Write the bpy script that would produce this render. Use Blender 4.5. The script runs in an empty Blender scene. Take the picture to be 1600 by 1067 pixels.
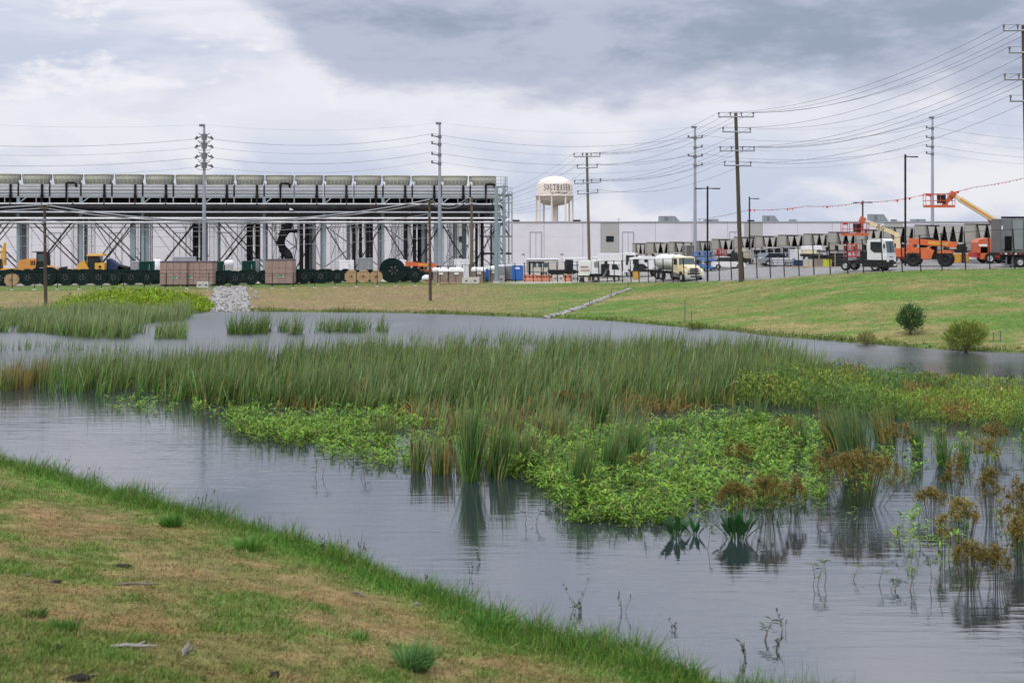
import bpy, math, random
import numpy as np
from mathutils import Vector, Matrix, Euler
random.seed(7); rng = np.random.default_rng(7)
SC = bpy.context.scene; COL = SC.collection
R = math.radians
# ---------------------------------------------------------------- camera
EYE = 9.0; F = 2222.2
cam_d = bpy.data.cameras.new('camera'); cam = bpy.data.objects.new('camera', cam_d); COL.objects.link(cam)
cam.location = (0, 0, EYE); cam.rotation_euler = (R(90), 0, 0)
cam_d.lens = 50; cam_d.sensor_width = 36; cam_d.shift_y = -190.5/1600
cam_d.clip_start = 0.3; cam_d.clip_end = 9000
cam_d.dof.use_dof = True; cam_d.dof.focus_distance = 62; cam_d.dof.aperture_fstop = 1.4
SC.camera = cam
# ---------------------------------------------------------------- sky
SUN_EL, SUN_ROT = R(52), R(205)          # rotation clockwise from +Y seen from above
W = bpy.data.worlds.new('World'); SC.world = W; W.use_nodes = True
def build_world():
    nt = W.node_tree; N = nt.nodes; L = nt.links; N.clear()
    out = N.new('ShaderNodeOutputWorld')
    sky = N.new('ShaderNodeTexSky'); sky.sky_type = 'NISHITA'; sky.sun_disc = False
    sky.sun_elevation = SUN_EL; sky.sun_rotation = SUN_ROT; sky.dust_density = 2
    bg1 = N.new('ShaderNodeBackground'); bg1.inputs[1].default_value = 0.11; L.new(sky.outputs[0], bg1.inputs[0])
    tc = N.new('ShaderNodeTexCoord'); sep = N.new('ShaderNodeSeparateXYZ'); L.new(tc.outputs['Generated'], sep.inputs[0])
    def m(op, a, b=None, c=None, clamp=False):
        n = N.new('ShaderNodeMath'); n.operation = op; n.use_clamp = clamp
        for i, v in enumerate((a, b, c)):
            if v is None: continue
            if isinstance(v, (int, float)): n.inputs[i].default_value = v
            else: L.new(v, n.inputs[i])
        return n.outputs[0]
    def sm(x, a, b):
        n = N.new('ShaderNodeMapRange'); n.interpolation_type = 'SMOOTHSTEP'; L.new(x, n.inputs[0])
        n.inputs[1].default_value = a; n.inputs[2].default_value = b; return n.outputs[0]
    def noise(scale, zs, detail, off, rough=.55, dist=0.0):
        mp = N.new('ShaderNodeMapping'); mp.inputs['Scale'].default_value = (1, 1, zs); mp.inputs['Location'].default_value = off
        L.new(tc.outputs['Generated'], mp.inputs[0])
        n = N.new('ShaderNodeTexNoise'); n.inputs['Scale'].default_value = scale; n.inputs['Detail'].default_value = detail
        n.inputs['Roughness'].default_value = rough; n.inputs['Distortion'].default_value = dist
        L.new(mp.outputs[0], n.inputs[0]); return n.outputs[0]
    def mix(f, a, b):
        n = N.new('ShaderNodeMix'); n.data_type = 'RGBA'
        if isinstance(f, float): n.inputs[0].default_value = f
        else: L.new(f, n.inputs[0])
        for s, v in ((n.inputs[6], a), (n.inputs[7], b)):
            if isinstance(v, tuple): s.default_value = (*v, 1)
            else: L.new(v, s)
        return n.outputs[2]
    x, z = sep.outputs[0], sep.outputs[2]
    nA = noise(7, 2.6, 7, (3.1, 1.7, .4), .55, .25)
    nB = noise(15, 3.2, 8, (.3, 5.7, 2.4), .6, .2)
    nC = noise(4.5, 3.0, 6, (8.3, 2.2, 1.1), .55, .4)
    # the heavy cloud deck overhead: its ragged base lies higher to the left
    edge = m('MULTIPLY', m('MINIMUM', m('ADD', x, 0.12), 0.0), 0.9)
    e = m('ADD', m('SUBTRACT', z, 0.0765), edge)
    e = m('ADD', e, m('MULTIPLY', m('SUBTRACT', nA, 0.5), 0.10))
    e = m('ADD', e, m('MULTIPLY', m('SUBTRACT', nB, 0.5), 0.06))
    dark = m('MULTIPLY', sm(e, -0.006, 0.030), m('SUBTRACT', 1.0, m('MULTIPLY', sm(z, .135, .26), .88)))
    body = mix(sm(nC, .38, .60), (.585, .635, .785), (.86, .86, .935))
    body = mix(sm(nB, .50, .68), body, (.93, .91, .97))
    low = mix(sm(nA, .40, .60), (.60, .665, .82), (.88, .88, .94))
    body = mix(sm(z, .085, .03), body, low)
    dk = mix(sm(m('ADD', m('MULTIPLY', nC, .6), m('MULTIPLY', nB, .4)), .42, .58), (.31, .365, .485), (.50, .535, .67))
    colr = mix(dark, body, dk)
    gain = m('ADD', 1.0, m('MULTIPLY', sm(z, .12, .8), 1.35))      # overcast skies brighten towards the zenith
    bg2 = N.new('ShaderNodeBackground'); L.new(colr, bg2.inputs[0]); L.new(gain, bg2.inputs[1])
    ms = N.new('ShaderNodeMixShader'); ms.inputs[0].default_value = 0.92
    L.new(bg1.outputs[0], ms.inputs[1]); L.new(bg2.outputs[0], ms.inputs[2]); L.new(ms.outputs[0], out.inputs[0])
build_world()
sun_d = bpy.data.lights.new('sun', 'SUN'); sun_d.energy = 1.5; sun_d.angle = R(14); sun_d.color = (1, .965, .91)
sun = bpy.data.objects.new('sun', sun_d); COL.objects.link(sun)
sd = Vector((math.sin(SUN_ROT)*math.cos(SUN_EL), math.cos(SUN_ROT)*math.cos(SUN_EL), math.sin(SUN_EL)))
sun.rotation_euler = sd.to_track_quat('Z', 'Y').to_euler()
vs = SC.view_settings; vs.view_transform = 'Standard'; vs.look = 'None'; vs.exposure = 0.0; vs.gamma = 1; vs.use_curve_mapping = False
SC.render.engine = 'CYCLES'
SC.cycles.max_bounces = 6; SC.cycles.transparent_max_bounces = 8
# ---------------------------------------------------------------- helpers
class MB:
    """collects shapes, then links them as ONE mesh object"""
    def __init__(s): s.v = []; s.f = []; s.s = []; s.m = []
    def add(s, vs, fs, smooth=False, mi=0, mat=None):
        o = len(s.v)
        s.v += [tuple(mat @ Vector(p)) for p in vs] if mat is not None else [tuple(p) for p in vs]
        s.f += [tuple(i+o for i in f) for f in fs]; s.s += [smooth]*len(fs); s.m += [mi]*len(fs); return s
    def box(s, c, d, rot=None, mi=0, top=(1, 1)):
        x, y, z = d[0]/2, d[1]/2, d[2]/2; tx, ty = top
        vs = [(-x, -y, -z), (x, -y, -z), (x, y, -z), (-x, y, -z), (-x*tx, -y*ty, z), (x*tx, -y*ty, z), (x*tx, y*ty, z), (-x*tx, y*ty, z)]
        M_ = Matrix.Translation(c)
        if rot is not None: M_ = M_ @ Euler(rot).to_matrix().to_4x4()
        return s.add(vs, [(0, 3, 2, 1), (4, 5, 6, 7), (0, 1, 5, 4), (1, 2, 6, 5), (2, 3, 7, 6), (3, 0, 4, 7)], False, mi, M_)
    def cyl(s, a, b, r, r2=None, n=8, mi=0, caps=True):
        a, b = Vector(a), Vector(b); r2 = r if r2 is None else r2; d = b-a
        q = d.to_track_quat('Z', 'Y') if d.length > 1e-6 else Matrix.Identity(3).to_quaternion()
        vs = []
        for p, rr in ((a, r), (b, r2)):
            for i in range(n):
                t = 2*math.pi*i/n; vs.append(p + q @ Vector((math.cos(t)*rr, math.sin(t)*rr, 0)))
        s.add(vs, [(i, (i+1) % n, n+(i+1) % n, n+i) for i in range(n)], n > 4, mi)
        if caps: s.add(vs, [tuple(range(n-1, -1, -1)), tuple(range(n, 2*n))], False, mi)
        return s
    def tube(s, pts, r, n=6, mi=0):
        pts = [Vector(p) for p in pts]; k = len(pts); vs = []
        for i, p in enumerate(pts):
            d = (pts[min(i+1, k-1)]-pts[max(i-1, 0)]); q = d.to_track_quat('Z', 'Y')
            rr = r[i] if isinstance(r, (list, tuple)) else r
            for j in range(n):
                t = 2*math.pi*j/n; vs.append(p + q @ Vector((math.cos(t)*rr, math.sin(t)*rr, 0)))
        fs = [(i*n+j, i*n+(j+1) % n, (i+1)*n+(j+1) % n, (i+1)*n+j) for i in range(k-1) for j in range(n)]
        s.add(vs, fs, True, mi)
        return s.add(vs, [tuple(range(n-1, -1, -1)), tuple(range((k-1)*n, k*n))], False, mi)
    def lathe(s, prof, n=24, c=(0, 0, 0), mi=0, smooth=True):
        vs = [(c[0]+math.cos(2*math.pi*j/n)*r, c[1]+math.sin(2*math.pi*j/n)*r, c[2]+z) for r, z in prof for j in range(n)]
        fs = [(i*n+j, i*n+(j+1) % n, (i+1)*n+(j+1) % n, (i+1)*n+j) for i in range(len(prof)-1) for j in range(n)]
        return s.add(vs, fs, smooth, mi)
    def prism(s, poly, y0, y1, mi=0, smooth=False):
        """polygon in the xz plane (counter-clockwise seen from -y) swept along y"""
        n = len(poly); vs = [(x, y0, z) for x, z in poly] + [(x, y1, z) for x, z in poly]
        fs = [(i, (i+1) % n, n+(i+1) % n, n+i) for i in range(n)]
        s.add(vs, [tuple(f[::-1]) for f in fs], smooth, mi)
        return s.add(vs, [tuple(range(n)), tuple(range(2*n-1, n-1, -1))], False, mi)
    def prism_x(s, poly, x0, x1, mi=0):
        n = len(poly); vs = [(x0, y, z) for y, z in poly] + [(x1, y, z) for y, z in poly]
        s.add(vs, [(i, (i+1) % n, n+(i+1) % n, n+i) for i in range(n)], False, mi)
        return s.add(vs, [tuple(range(n-1, -1, -1)), tuple(range(n, 2*n))], False, mi)
    def mesh(s, name, mat):
        me = bpy.data.meshes.new(name); me.from_pydata(s.v, [], s.f)
        me.polygons.foreach_set('use_smooth', s.s); me.polygons.foreach_set('material_index', s.m)
        for m_ in (mat if isinstance(mat, (list, tuple)) else [mat]): me.materials.append(m_)
        me.update(); return me
    def build(s, name, mat, parent=None, loc=(0, 0, 0), rz=0.0, stuff=False):
        return link(name, s.mesh(name, mat), parent, loc, rz, stuff)
def link(name, me, parent=None, loc=(0, 0, 0), rz=0.0, stuff=False):
    o = bpy.data.objects.new(name, me); COL.objects.link(o); o.parent = parent
    o.location = loc
    if rz: o.rotation_euler = (0, 0, rz)
    if stuff: o['kind'] = 'stuff'
    return o
def thing(name, label, cat, loc=(0, 0, 0), rz=0.0, group=None):
    o = bpy.data.objects.new(name, None); COL.objects.link(o); o.location = loc; o.rotation_euler = (0, 0, rz)
    o.empty_display_size = .2
    return tag(o, label, cat, group)
def tag(o, label, cat, group=None):
    assert 4 <= len(label.split()) <= 16, label
    o['label'] = label; o['category'] = cat
    if group: o['group'] = group
    return o
def struct(o): o['kind'] = 'structure'; return o
KIDS = {}
def dup(root, loc, rz, label=None, group=None, scale=None):
    def cp(o, par):
        c = o.copy(); COL.objects.link(c)
        if par is not None: c.parent = par
        for ch in o.children: cp(ch, c)
        return c
    r = cp(root, None); r.location = loc; r.rotation_euler = (0, 0, rz)
    if scale: r.scale = (scale,)*3
    if label: assert 4 <= len(label.split()) <= 16, label; r['label'] = label
    if group: r['group'] = group
    return r
NUM = ['zeroth', 'first', 'second', 'third', 'fourth', 'fifth', 'sixth', 'seventh', 'eighth', 'ninth', 'tenth', 'eleventh', 'twelfth', 'thirteenth',
       'fourteenth', 'fifteenth', 'sixteenth', 'seventeenth', 'eighteenth', 'nineteenth', 'twentieth']
def nth(n):
    if n <= 20: return NUM[n]
    return ['', '', 'twenty', 'thirty', 'forty', 'fifty', 'sixty'][n//10] + '-' + NUM[n % 10] if n % 10 else {30: 'thirtieth', 40: 'fortieth', 50: 'fiftieth', 60: 'sixtieth'}[n]
# ---------------------------------------------------------------- noise on the python side
def vnoise(x, y, seed=0):
    xi, yi = np.floor(x).astype(np.int64), np.floor(y).astype(np.int64); fx, fy = x-xi, y-yi
    fx = fx*fx*(3-2*fx); fy = fy*fy*(3-2*fy)
    def h(a, b):
        n = (a*374761393 + b*668265263 + seed*974634777) & 0xffffffff
        n = ((n ^ (n >> 13))*1274126177) & 0xffffffff
        return ((n ^ (n >> 16)) & 0xffff)/65535.0
    return (h(xi, yi)*(1-fx)+h(xi+1, yi)*fx)*(1-fy) + (h(xi, yi+1)*(1-fx)+h(xi+1, yi+1)*fx)*fy
def fnoise(x, y, seed=0, oct=4):
    s = 0; a = .5; t = 0
    for i in range(oct): s = s + a*vnoise(x*2**i+i*17.3, y*2**i+i*9.1, seed+i); t += a; a *= .55
    return s/t
def sstep(a, b, x):
    t = np.clip((x-a)/(b-a), 0, 1); return t*t*(3-2*t)
# ---------------------------------------------------------------- materials
def base_mat(name):
    m = bpy.data.materials.new(name); m.use_nodes = True; return m, m.node_tree, m.node_tree.nodes, m.node_tree.links, m.node_tree.nodes['Principled BSDF']
def M(name, col, rough=.6, metal=0., var=.12, scale=1.5, bump=0., dirt=.25, dirtc=(.16, .13, .10), stretch=(1, 1, 1)):
    m, nt, N, L, P = base_mat(name)
    P.inputs['Roughness'].default_value = rough; P.inputs['Metallic'].default_value = metal
    tc = N.new('ShaderNodeTexCoord'); oi = N.new('ShaderNodeObjectInfo')
    mp = N.new('ShaderNodeMapping'); mp.inputs['Scale'].default_value = stretch; L.new(tc.outputs['Object'], mp.inputs[0])
    add = N.new('ShaderNodeVectorMath'); add.operation = 'MULTIPLY_ADD'; add.inputs[1].default_value = (37, 53, 71)
    L.new(oi.outputs['Random'], add.inputs[0]); L.new(mp.outputs[0], add.inputs[2])
    n1 = N.new('ShaderNodeTexNoise'); n1.inputs['Scale'].default_value = scale; n1.inputs['Detail'].default_value = 5; L.new(add.outputs[0], n1.inputs[0])
    n2 = N.new('ShaderNodeTexNoise'); n2.inputs['Scale'].default_value = scale*.37; n2.inputs['Detail'].default_value = 6; n2.inputs['Roughness'].default_value = .65; L.new(add.outputs[0], n2.inputs[0])
    mr = N.new('ShaderNodeMapRange'); mr.inputs[1].default_value = .25; mr.inputs[2].default_value = .75; mr.inputs[3].default_value = 1-var; mr.inputs[4].default_value = 1+var; L.new(n1.outputs[0], mr.inputs[0])
    mul = N.new('ShaderNodeVectorMath'); mul.operation = 'SCALE'; mul.inputs[0].default_value = col; L.new(mr.outputs[0], mul.inputs[3])
    dr = N.new('ShaderNodeMapRange'); dr.inputs[1].default_value = .5; dr.inputs[2].default_value = .8; dr.inputs[4].default_value = dirt; L.new(n2.outputs[0], dr.inputs[0])
    mx = N.new('ShaderNodeMix'); mx.data_type = 'RGBA'; L.new(dr.outputs[0], mx.inputs[0]); L.new(mul.outputs[0], mx.inputs[6]); mx.inputs[7].default_value = (*dirtc, 1)
    L.new(mx.outputs[2], P.inputs['Base Color'])
    if bump:
        b = N.new('ShaderNodeBump'); b.inputs['Strength'].default_value = .6; b.inputs['Distance'].default_value = bump; L.new(n1.outputs[0], b.inputs['Height']); L.new(b.outputs[0], P.inputs['Normal'])
    return m
def leaf_mat(name, rough=.55, trans=.2, gain=1.0):
    """plants: the blade's own colour comes from its colour attribute"""
    m, nt, N, L, P = base_mat(name)
    a = N.new('ShaderNodeAttribute'); a.attribute_name = 'Col'
    n = N.new('ShaderNodeTexNoise'); n.inputs['Scale'].default_value = 9; tc = N.new('ShaderNodeTexCoord'); L.new(tc.outputs['Object'], n.inputs[0])
    mr = N.new('ShaderNodeMapRange'); mr.inputs[1].default_value = .3; mr.inputs[2].default_value = .7; mr.inputs[3].default_value = .8*gain; mr.inputs[4].default_value = 1.2*gain; L.new(n.outputs[0], mr.inputs[0])
    mul = N.new('ShaderNodeVectorMath'); mul.operation = 'SCALE'; L.new(a.outputs['Color'], mul.inputs[0]); L.new(mr.outputs[0], mul.inputs[3])
    L.new(mul.outputs[0], P.inputs['Base Color']); P.inputs['Roughness'].default_value = rough; P.inputs['Specular IOR Level'].default_value = .12
    t = N.new('ShaderNodeBsdfTranslucent'); L.new(mul.outputs[0], t.inputs[0])
    ms = N.new('ShaderNodeMixShader'); ms.inputs[0].default_value = trans; L.new(P.outputs[0], ms.inputs[1]); L.new(t.outputs[0], ms.inputs[2])
    L.new(ms.outputs[0], N['Material Output'].inputs[0]); return m
LEAF = leaf_mat('leaf_blades'); 
mt = {}
def mats():
    D = dict
    defs = D(
        white_wall=((.62, .605, .635), .75, 0, .05, .5, 0, .3, (.46, .44, .43)), grey_wall=((.36, .36, .33), .75, 0, .05, .6, 0, .15), cap_metal=((.33, .33, .35), .5, .3, .08),
        galv=((.42, .44, .47), .42, .55, .12, 1.2), galv_dark=((.17, .18, .195), .5, .4, .12), silver=((.60, .63, .66), .40, .55, .10, .8), black_steel=((.012, .012, .014), .45, .0, .2),
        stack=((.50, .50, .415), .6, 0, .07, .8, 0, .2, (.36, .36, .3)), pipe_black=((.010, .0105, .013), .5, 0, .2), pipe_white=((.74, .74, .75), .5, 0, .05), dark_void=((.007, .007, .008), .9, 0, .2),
        dark_steel=((.045, .046, .05), .6, 0, .2), faded_red=((.42, .22, .22), .6, 0, .15), steel_grey=((.24, .31, .33), .5, .3, .1), reel_green=((.004, .016, .014), .7, 0, .35, 3, 0, .25, (.05, .06, .05)), reel_wood=((.42, .27, .15), .8, 0, .25, 4), cable_black=((.012, .013, .014), .5, 0, .2),
        bolt=((.24, .26, .26), .4, .6, .2), crate=((.31, .21, .18), .85, 0, .2, 3, 0, .35), crate_dark=((.10, .085, .10), .8, 0, .1), logo_green=((.03, .22, .12), .5, 0, .05), sign_white=((.8, .8, .8), .5, 0, .03),
        box_green=((.008, .045, .035), .5, 0, .15), box_grey=((.22, .24, .25), .55, 0, .08), box_white=((.72, .72, .74), .5, 0, .06), wrap=((.78, .79, .8), .35, 0, .06, 6, .01), brown_wrap=((.24, .19, .16), .7, 0, .2, 2),
        blue=((.02, .14, .50), .45, 0, .08), grey_plastic=((.25, .26, .27), .5, 0, .08), concrete=((.50, .48, .44), .85, 0, .12, 3), barrier_orange=((.55, .20, .11), .5, 0, .12), barrier_white=((.66, .58, .52), .6, 0, .1),
        paint_white=((.72, .72, .72), .35, 0, .06, 1.3, 0, .45, (.30, .27, .23)), paint_cream=((.72, .62, .40), .4, 0, .06, 1, 0, .2), tank_white=((.58, .59, .54), .4, 0, .1, 1, 0, .5, (.25, .24, .2)), rubber=((.022, .021, .021), .85, 0, .25, 6, 0, .6, (.09, .08, .07)),
        rim=((.5, .5, .5), .45, .3, .1), glass=((.018, .025, .03), .08, 0, .05), glass_tint=((.06, .09, .10), .08, 0, .05), chassis=((.02, .02, .022), .6, 0, .2, 2, 0, .4, (.08, .07, .06)), chrome=((.55, .55, .55), .25, .8, .05),
        yellow=((.60, .32, .045), .5, 0, .15, 1, 0, .45), orange_yellow=((.60, .27, .06), .5, 0, .15, 1, 0, .45), orange=((.60, .125, .035), .5, 0, .15, 1, 0, .45), boom_cream=((.70, .60, .36), .45, 0, .06), cage_orange=((.52, .115, .045), .5, 0, .15, 1, 0, .35), cage_red=((.42, .035, .035), .5, 0, .1),
        navy=((.02, .035, .09), .5, 0, .2), lift_blue=((.06, .16, .38), .45, 0, .1), red=((.42, .025, .03), .45, 0, .1), chiller=((.32, .305, .27), .6, 0, .06, 1, 0, .2), chiller_light=((.40, .385, .345), .6, 0, .06), chiller_dark=((.13, .125, .115), .6, 0, .1), lime=((.45, .50, .04), .5, 0, .1),
        wood_pole=((.085, .066, .048), .85, 0, .22, 3, .004, .3, (.05, .045, .04), (1, 1, .08)), wood_pole_pale=((.15, .125, .075), .85, 0, .2, 3, .004, .3, (.09, .08, .06), (1, 1, .08)), pole_steel=((.33, .35, .385), .5, .35, .06, .6), insulator=((.12, .12, .125), .35, 0, .1), wire=((.06, .065, .07), .5, .2, .1), wire_light=((.30, .31, .33), .5, .3, .1),
        lamp_black=((.014, .015, .02), .45, 0, .1), tower_cream=((.70, .62, .545), .5, 0, .04, .15, 0, .2, (.45, .38, .32)), tower_under=((.62, .55, .48), .55, 0, .05, .15), ink=((.03, .028, .028), .6, 0, .05), stone=((.31, .30, .285), .9, 0, .3, 2), stone_dark=((.13, .12, .11), .9, 0, .2, 2), flag=((.66, .06, .05), .7, 0, .15), fence=((.02, .022, .025), .5, .2, .1),
        chain=((.10, .105, .11), .5, .3, .1), bark=((.09, .07, .05), .9, 0, .2), stick=((.14, .12, .11), .9, 0, .25, 6), char=((.03, .026, .022), .9, 0, .2), drift=((.27, .25, .235), .85, 0, .25, 8, .01), seed=((.075, .035, .018), .9, 0, .2, 20), reflector_red=((.55, .03, .03), .4, 0, .05), beige_panel=((.45, .42, .33), .7, 0, .08), gold_text=((.75, .55, .05), .5, 0, .05))
    for k, a in defs.items(): mt[k] = M(k, *a)
    for k in ('pipe_black', 'black_steel', 'dark_void', 'reel_green', 'box_green', 'cable_black', 'chassis', 'char', 'rubber', 'crate_dark', 'wood_pole', 'wood_pole_pale', 'lamp_black', 'fence', 'navy', 'wire'):
        mt[k].node_tree.nodes['Principled BSDF'].inputs['Specular IOR Level'].default_value = .12 if k != 'dark_void' else 0.
mats()
# ---------------------------------------------------------------- terrain
def lerp(x, xs, ys): return np.interp(x, xs, ys)
NX = [-200, -80, -40, -19.9, -13.9, -9.5, -4.1, -.6, 2.2, 4.4, 10, 20, 60]; NY = [188, 106, 71.3, 53.9, 47.4, 43.1, 37.4, 31.7, 29.1, 26.7, 21.4, 12.4, -12]
FXs = [-200, -65, -50, -25, -12.3, -6.2, 2.9, 9.1, 13.5, 18, 19.8, 23.7, 27.3, 30.5, 34.5, 50, 90, 200]; FYs = [143, 139.8, 139, 138.8, 137, 135, 129.9, 125.8, 119.7, 114.3, 109.9, 105.3, 101, 97.3, 95.9, 82, 52, 0]
CX = [-200, -56, -40, -7.9, 0, 7.5, 14.4, 20.2, 25.5, 31.5, 37, 43.6, 50, 90, 200]; CY = [140, 154.7, 158, 173, 170, 165.5, 159, 149.7, 141.6, 140, 137, 138.5, 139, 139, 139]
ZX = [-200, -10, 0, 10, 18, 24, 33, 40, 60, 200]; ZZ = [1.2, 1.2, 1.25, 1.7, 2.2, 2.85, 3.75, 4.1, 4.25, 4.25]
def near_d(X, Y):          # metres of bank between a point and the water's edge on our side (positive: on the bank)
    Xw = X + .35*(fnoise(X*.5+5, Y*.5, 3)-.5)
    return lerp(Xw, NX, NY) - Y + .7*(fnoise(X*.35, Y*.35+9, 4)-.5)
def gz(X, Y):
    X, Y = np.asarray(X, float), np.asarray(Y, float)
    d = near_d(X, Y)
    nb = np.where(d > 0, .118*d + .12*sstep(0, 1.2, d), np.maximum(.16*d, -.9))
    nb = nb + np.where(d > 0, sstep(0, 3, d)*((fnoise(X*.45, Y*.45, 11)-.5)*.34 + (fnoise(X*1.6, Y*1.6, 12)-.5)*.10), 0)
    nb = nb + 2.3*sstep(11, 0, Y)                                    # the verge under the photographer's feet
    fy, cy, zc = lerp(X, FXs, FYs), lerp(X, CX, CY), lerp(X, ZX, ZZ)
    t = (Y-fy)/np.maximum(cy-fy, 1)
    fb = np.where(t < 0, np.maximum(.14*(Y-fy), -.9), zc*(.72*np.clip(t, 0, 1) + .28*sstep(0, 1, t)) + .10*sstep(0, .04, t)*(1-sstep(.7, 1, t)))
    fb = fb + np.where((t > .03) & (t < 1), (fnoise(X*.25, Y*.25, 21)-.5)*.16, 0)
    return np.maximum(nb, fb)
def gz1(x, y): return float(gz(np.array([x]), np.array([y]))[0])
_YS = np.arange(17, 420, .2)
def hit(px, py):
    """the place on the ground that the eye at the camera sees at a photo pixel"""
    X = (px-800)/F*_YS; Z = EYE-(py-343)/F*_YS; g = gz(X, _YS)
    k = np.nonzero(Z <= g)[0]; i = k[0] if len(k) else -1
    return (float(X[i]), float(_YS[i]), float(g[i]))
def at(px, Y): x = (px-800)/F*Y; return (x, Y, gz1(x, Y))
def zz(py, Y): return EYE-(py-343)/F*Y
def water_pt(px, py): Y = EYE*F/(py-343); return ((px-800)/F*Y, Y)

GREEN = np.array((.085, .185, .026)); OLIVE = np.array((.118, .122, .034)); TAN = np.array((.235, .172, .075)); STRAW = np.array((.215, .142, .060)); MUD = np.array((.06, .055, .042))
def near_col(X, Y):
    d = near_d(X, Y)
    g = sstep(5.4, 1.2, d + 3.6*(fnoise(X*.33, Y*.33, 31)-.5) + 2.2*(fnoise(X*1.7, Y*1.7, 36, 3)-.5))          # lush strip along the water
    p = .7*fnoise(X*.42+3, Y*.42, 32, 4) + .3*fnoise(X*2.1, Y*2.1, 35, 3)
    g2 = sstep(.46, .68, p)*.75
    c = TAN + (STRAW-TAN)*sstep(.4, .65, fnoise(X*.6, Y*.6, 33))[..., None]
    c = c + (OLIVE-c)*(sstep(.36, .58, .6*fnoise(X*.8, Y*.8+4, 34)+.4*fnoise(X*3, Y*3, 37, 3))*.8)[..., None]
    gg = np.maximum(g, g2)
    c = c + (GREEN-c)*gg[..., None]
    return c, gg
FG = np.array((.090, .160, .028)); FT = np.array((.27, .205, .095)); FB = np.array((.215, .160, .085)); FO = np.array((.175, .17, .055))
def far_col(X, Y):
    fy, cy = lerp(X, FXs, FYs), lerp(X, CX, CY); t = (Y-fy)/np.maximum(cy-fy, 1)
    px = X/np.maximum(Y, 1)*F+800
    right = sstep(640, 930, px + 120*(fnoise(X*.12, Y*.12, 41)-.5))
    n = .62*fnoise(X*.13, Y*.33+X*.05, 42, 5) + .38*fnoise(X*.55, Y*1.7, 45, 4); n2 = fnoise(X*.5, Y*.9, 43, 4)
    left = FB + (FO-FB)*sstep(.42, .62, n)[..., None]*.8
    left = left + (FT-left)*(sstep(.52, .72, n2)*.5)[..., None]
    rg = FG + (FO-FG)*sstep(.45, .60, n)[..., None]*.9
    tan_ = sstep(.49, .66, .6*fnoise(X*.10+7, Y*.30, 44, 5) + .4*fnoise(X*.45, Y*1.5, 46, 4) + .16*(1-sstep(.0, .45, t))*sstep(1120, 1250, px) - .05)
    rg = rg + (FT-rg)*(np.clip(tan_*.75 + sstep(.55, .75, n2)*.3, 0, 1))[..., None]
    c = left + (rg-left)*right[..., None]
    c = c + (FG*.9-c)*(sstep(.93, 1.0, t)*(1-right)*.8)[..., None]        # mown green strip along the left fence
    c = c + (FG*.7-c)*(sstep(.06, .015, t)*.8)[..., None]                    # rank growth at the water's edge
    return c, t
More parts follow.
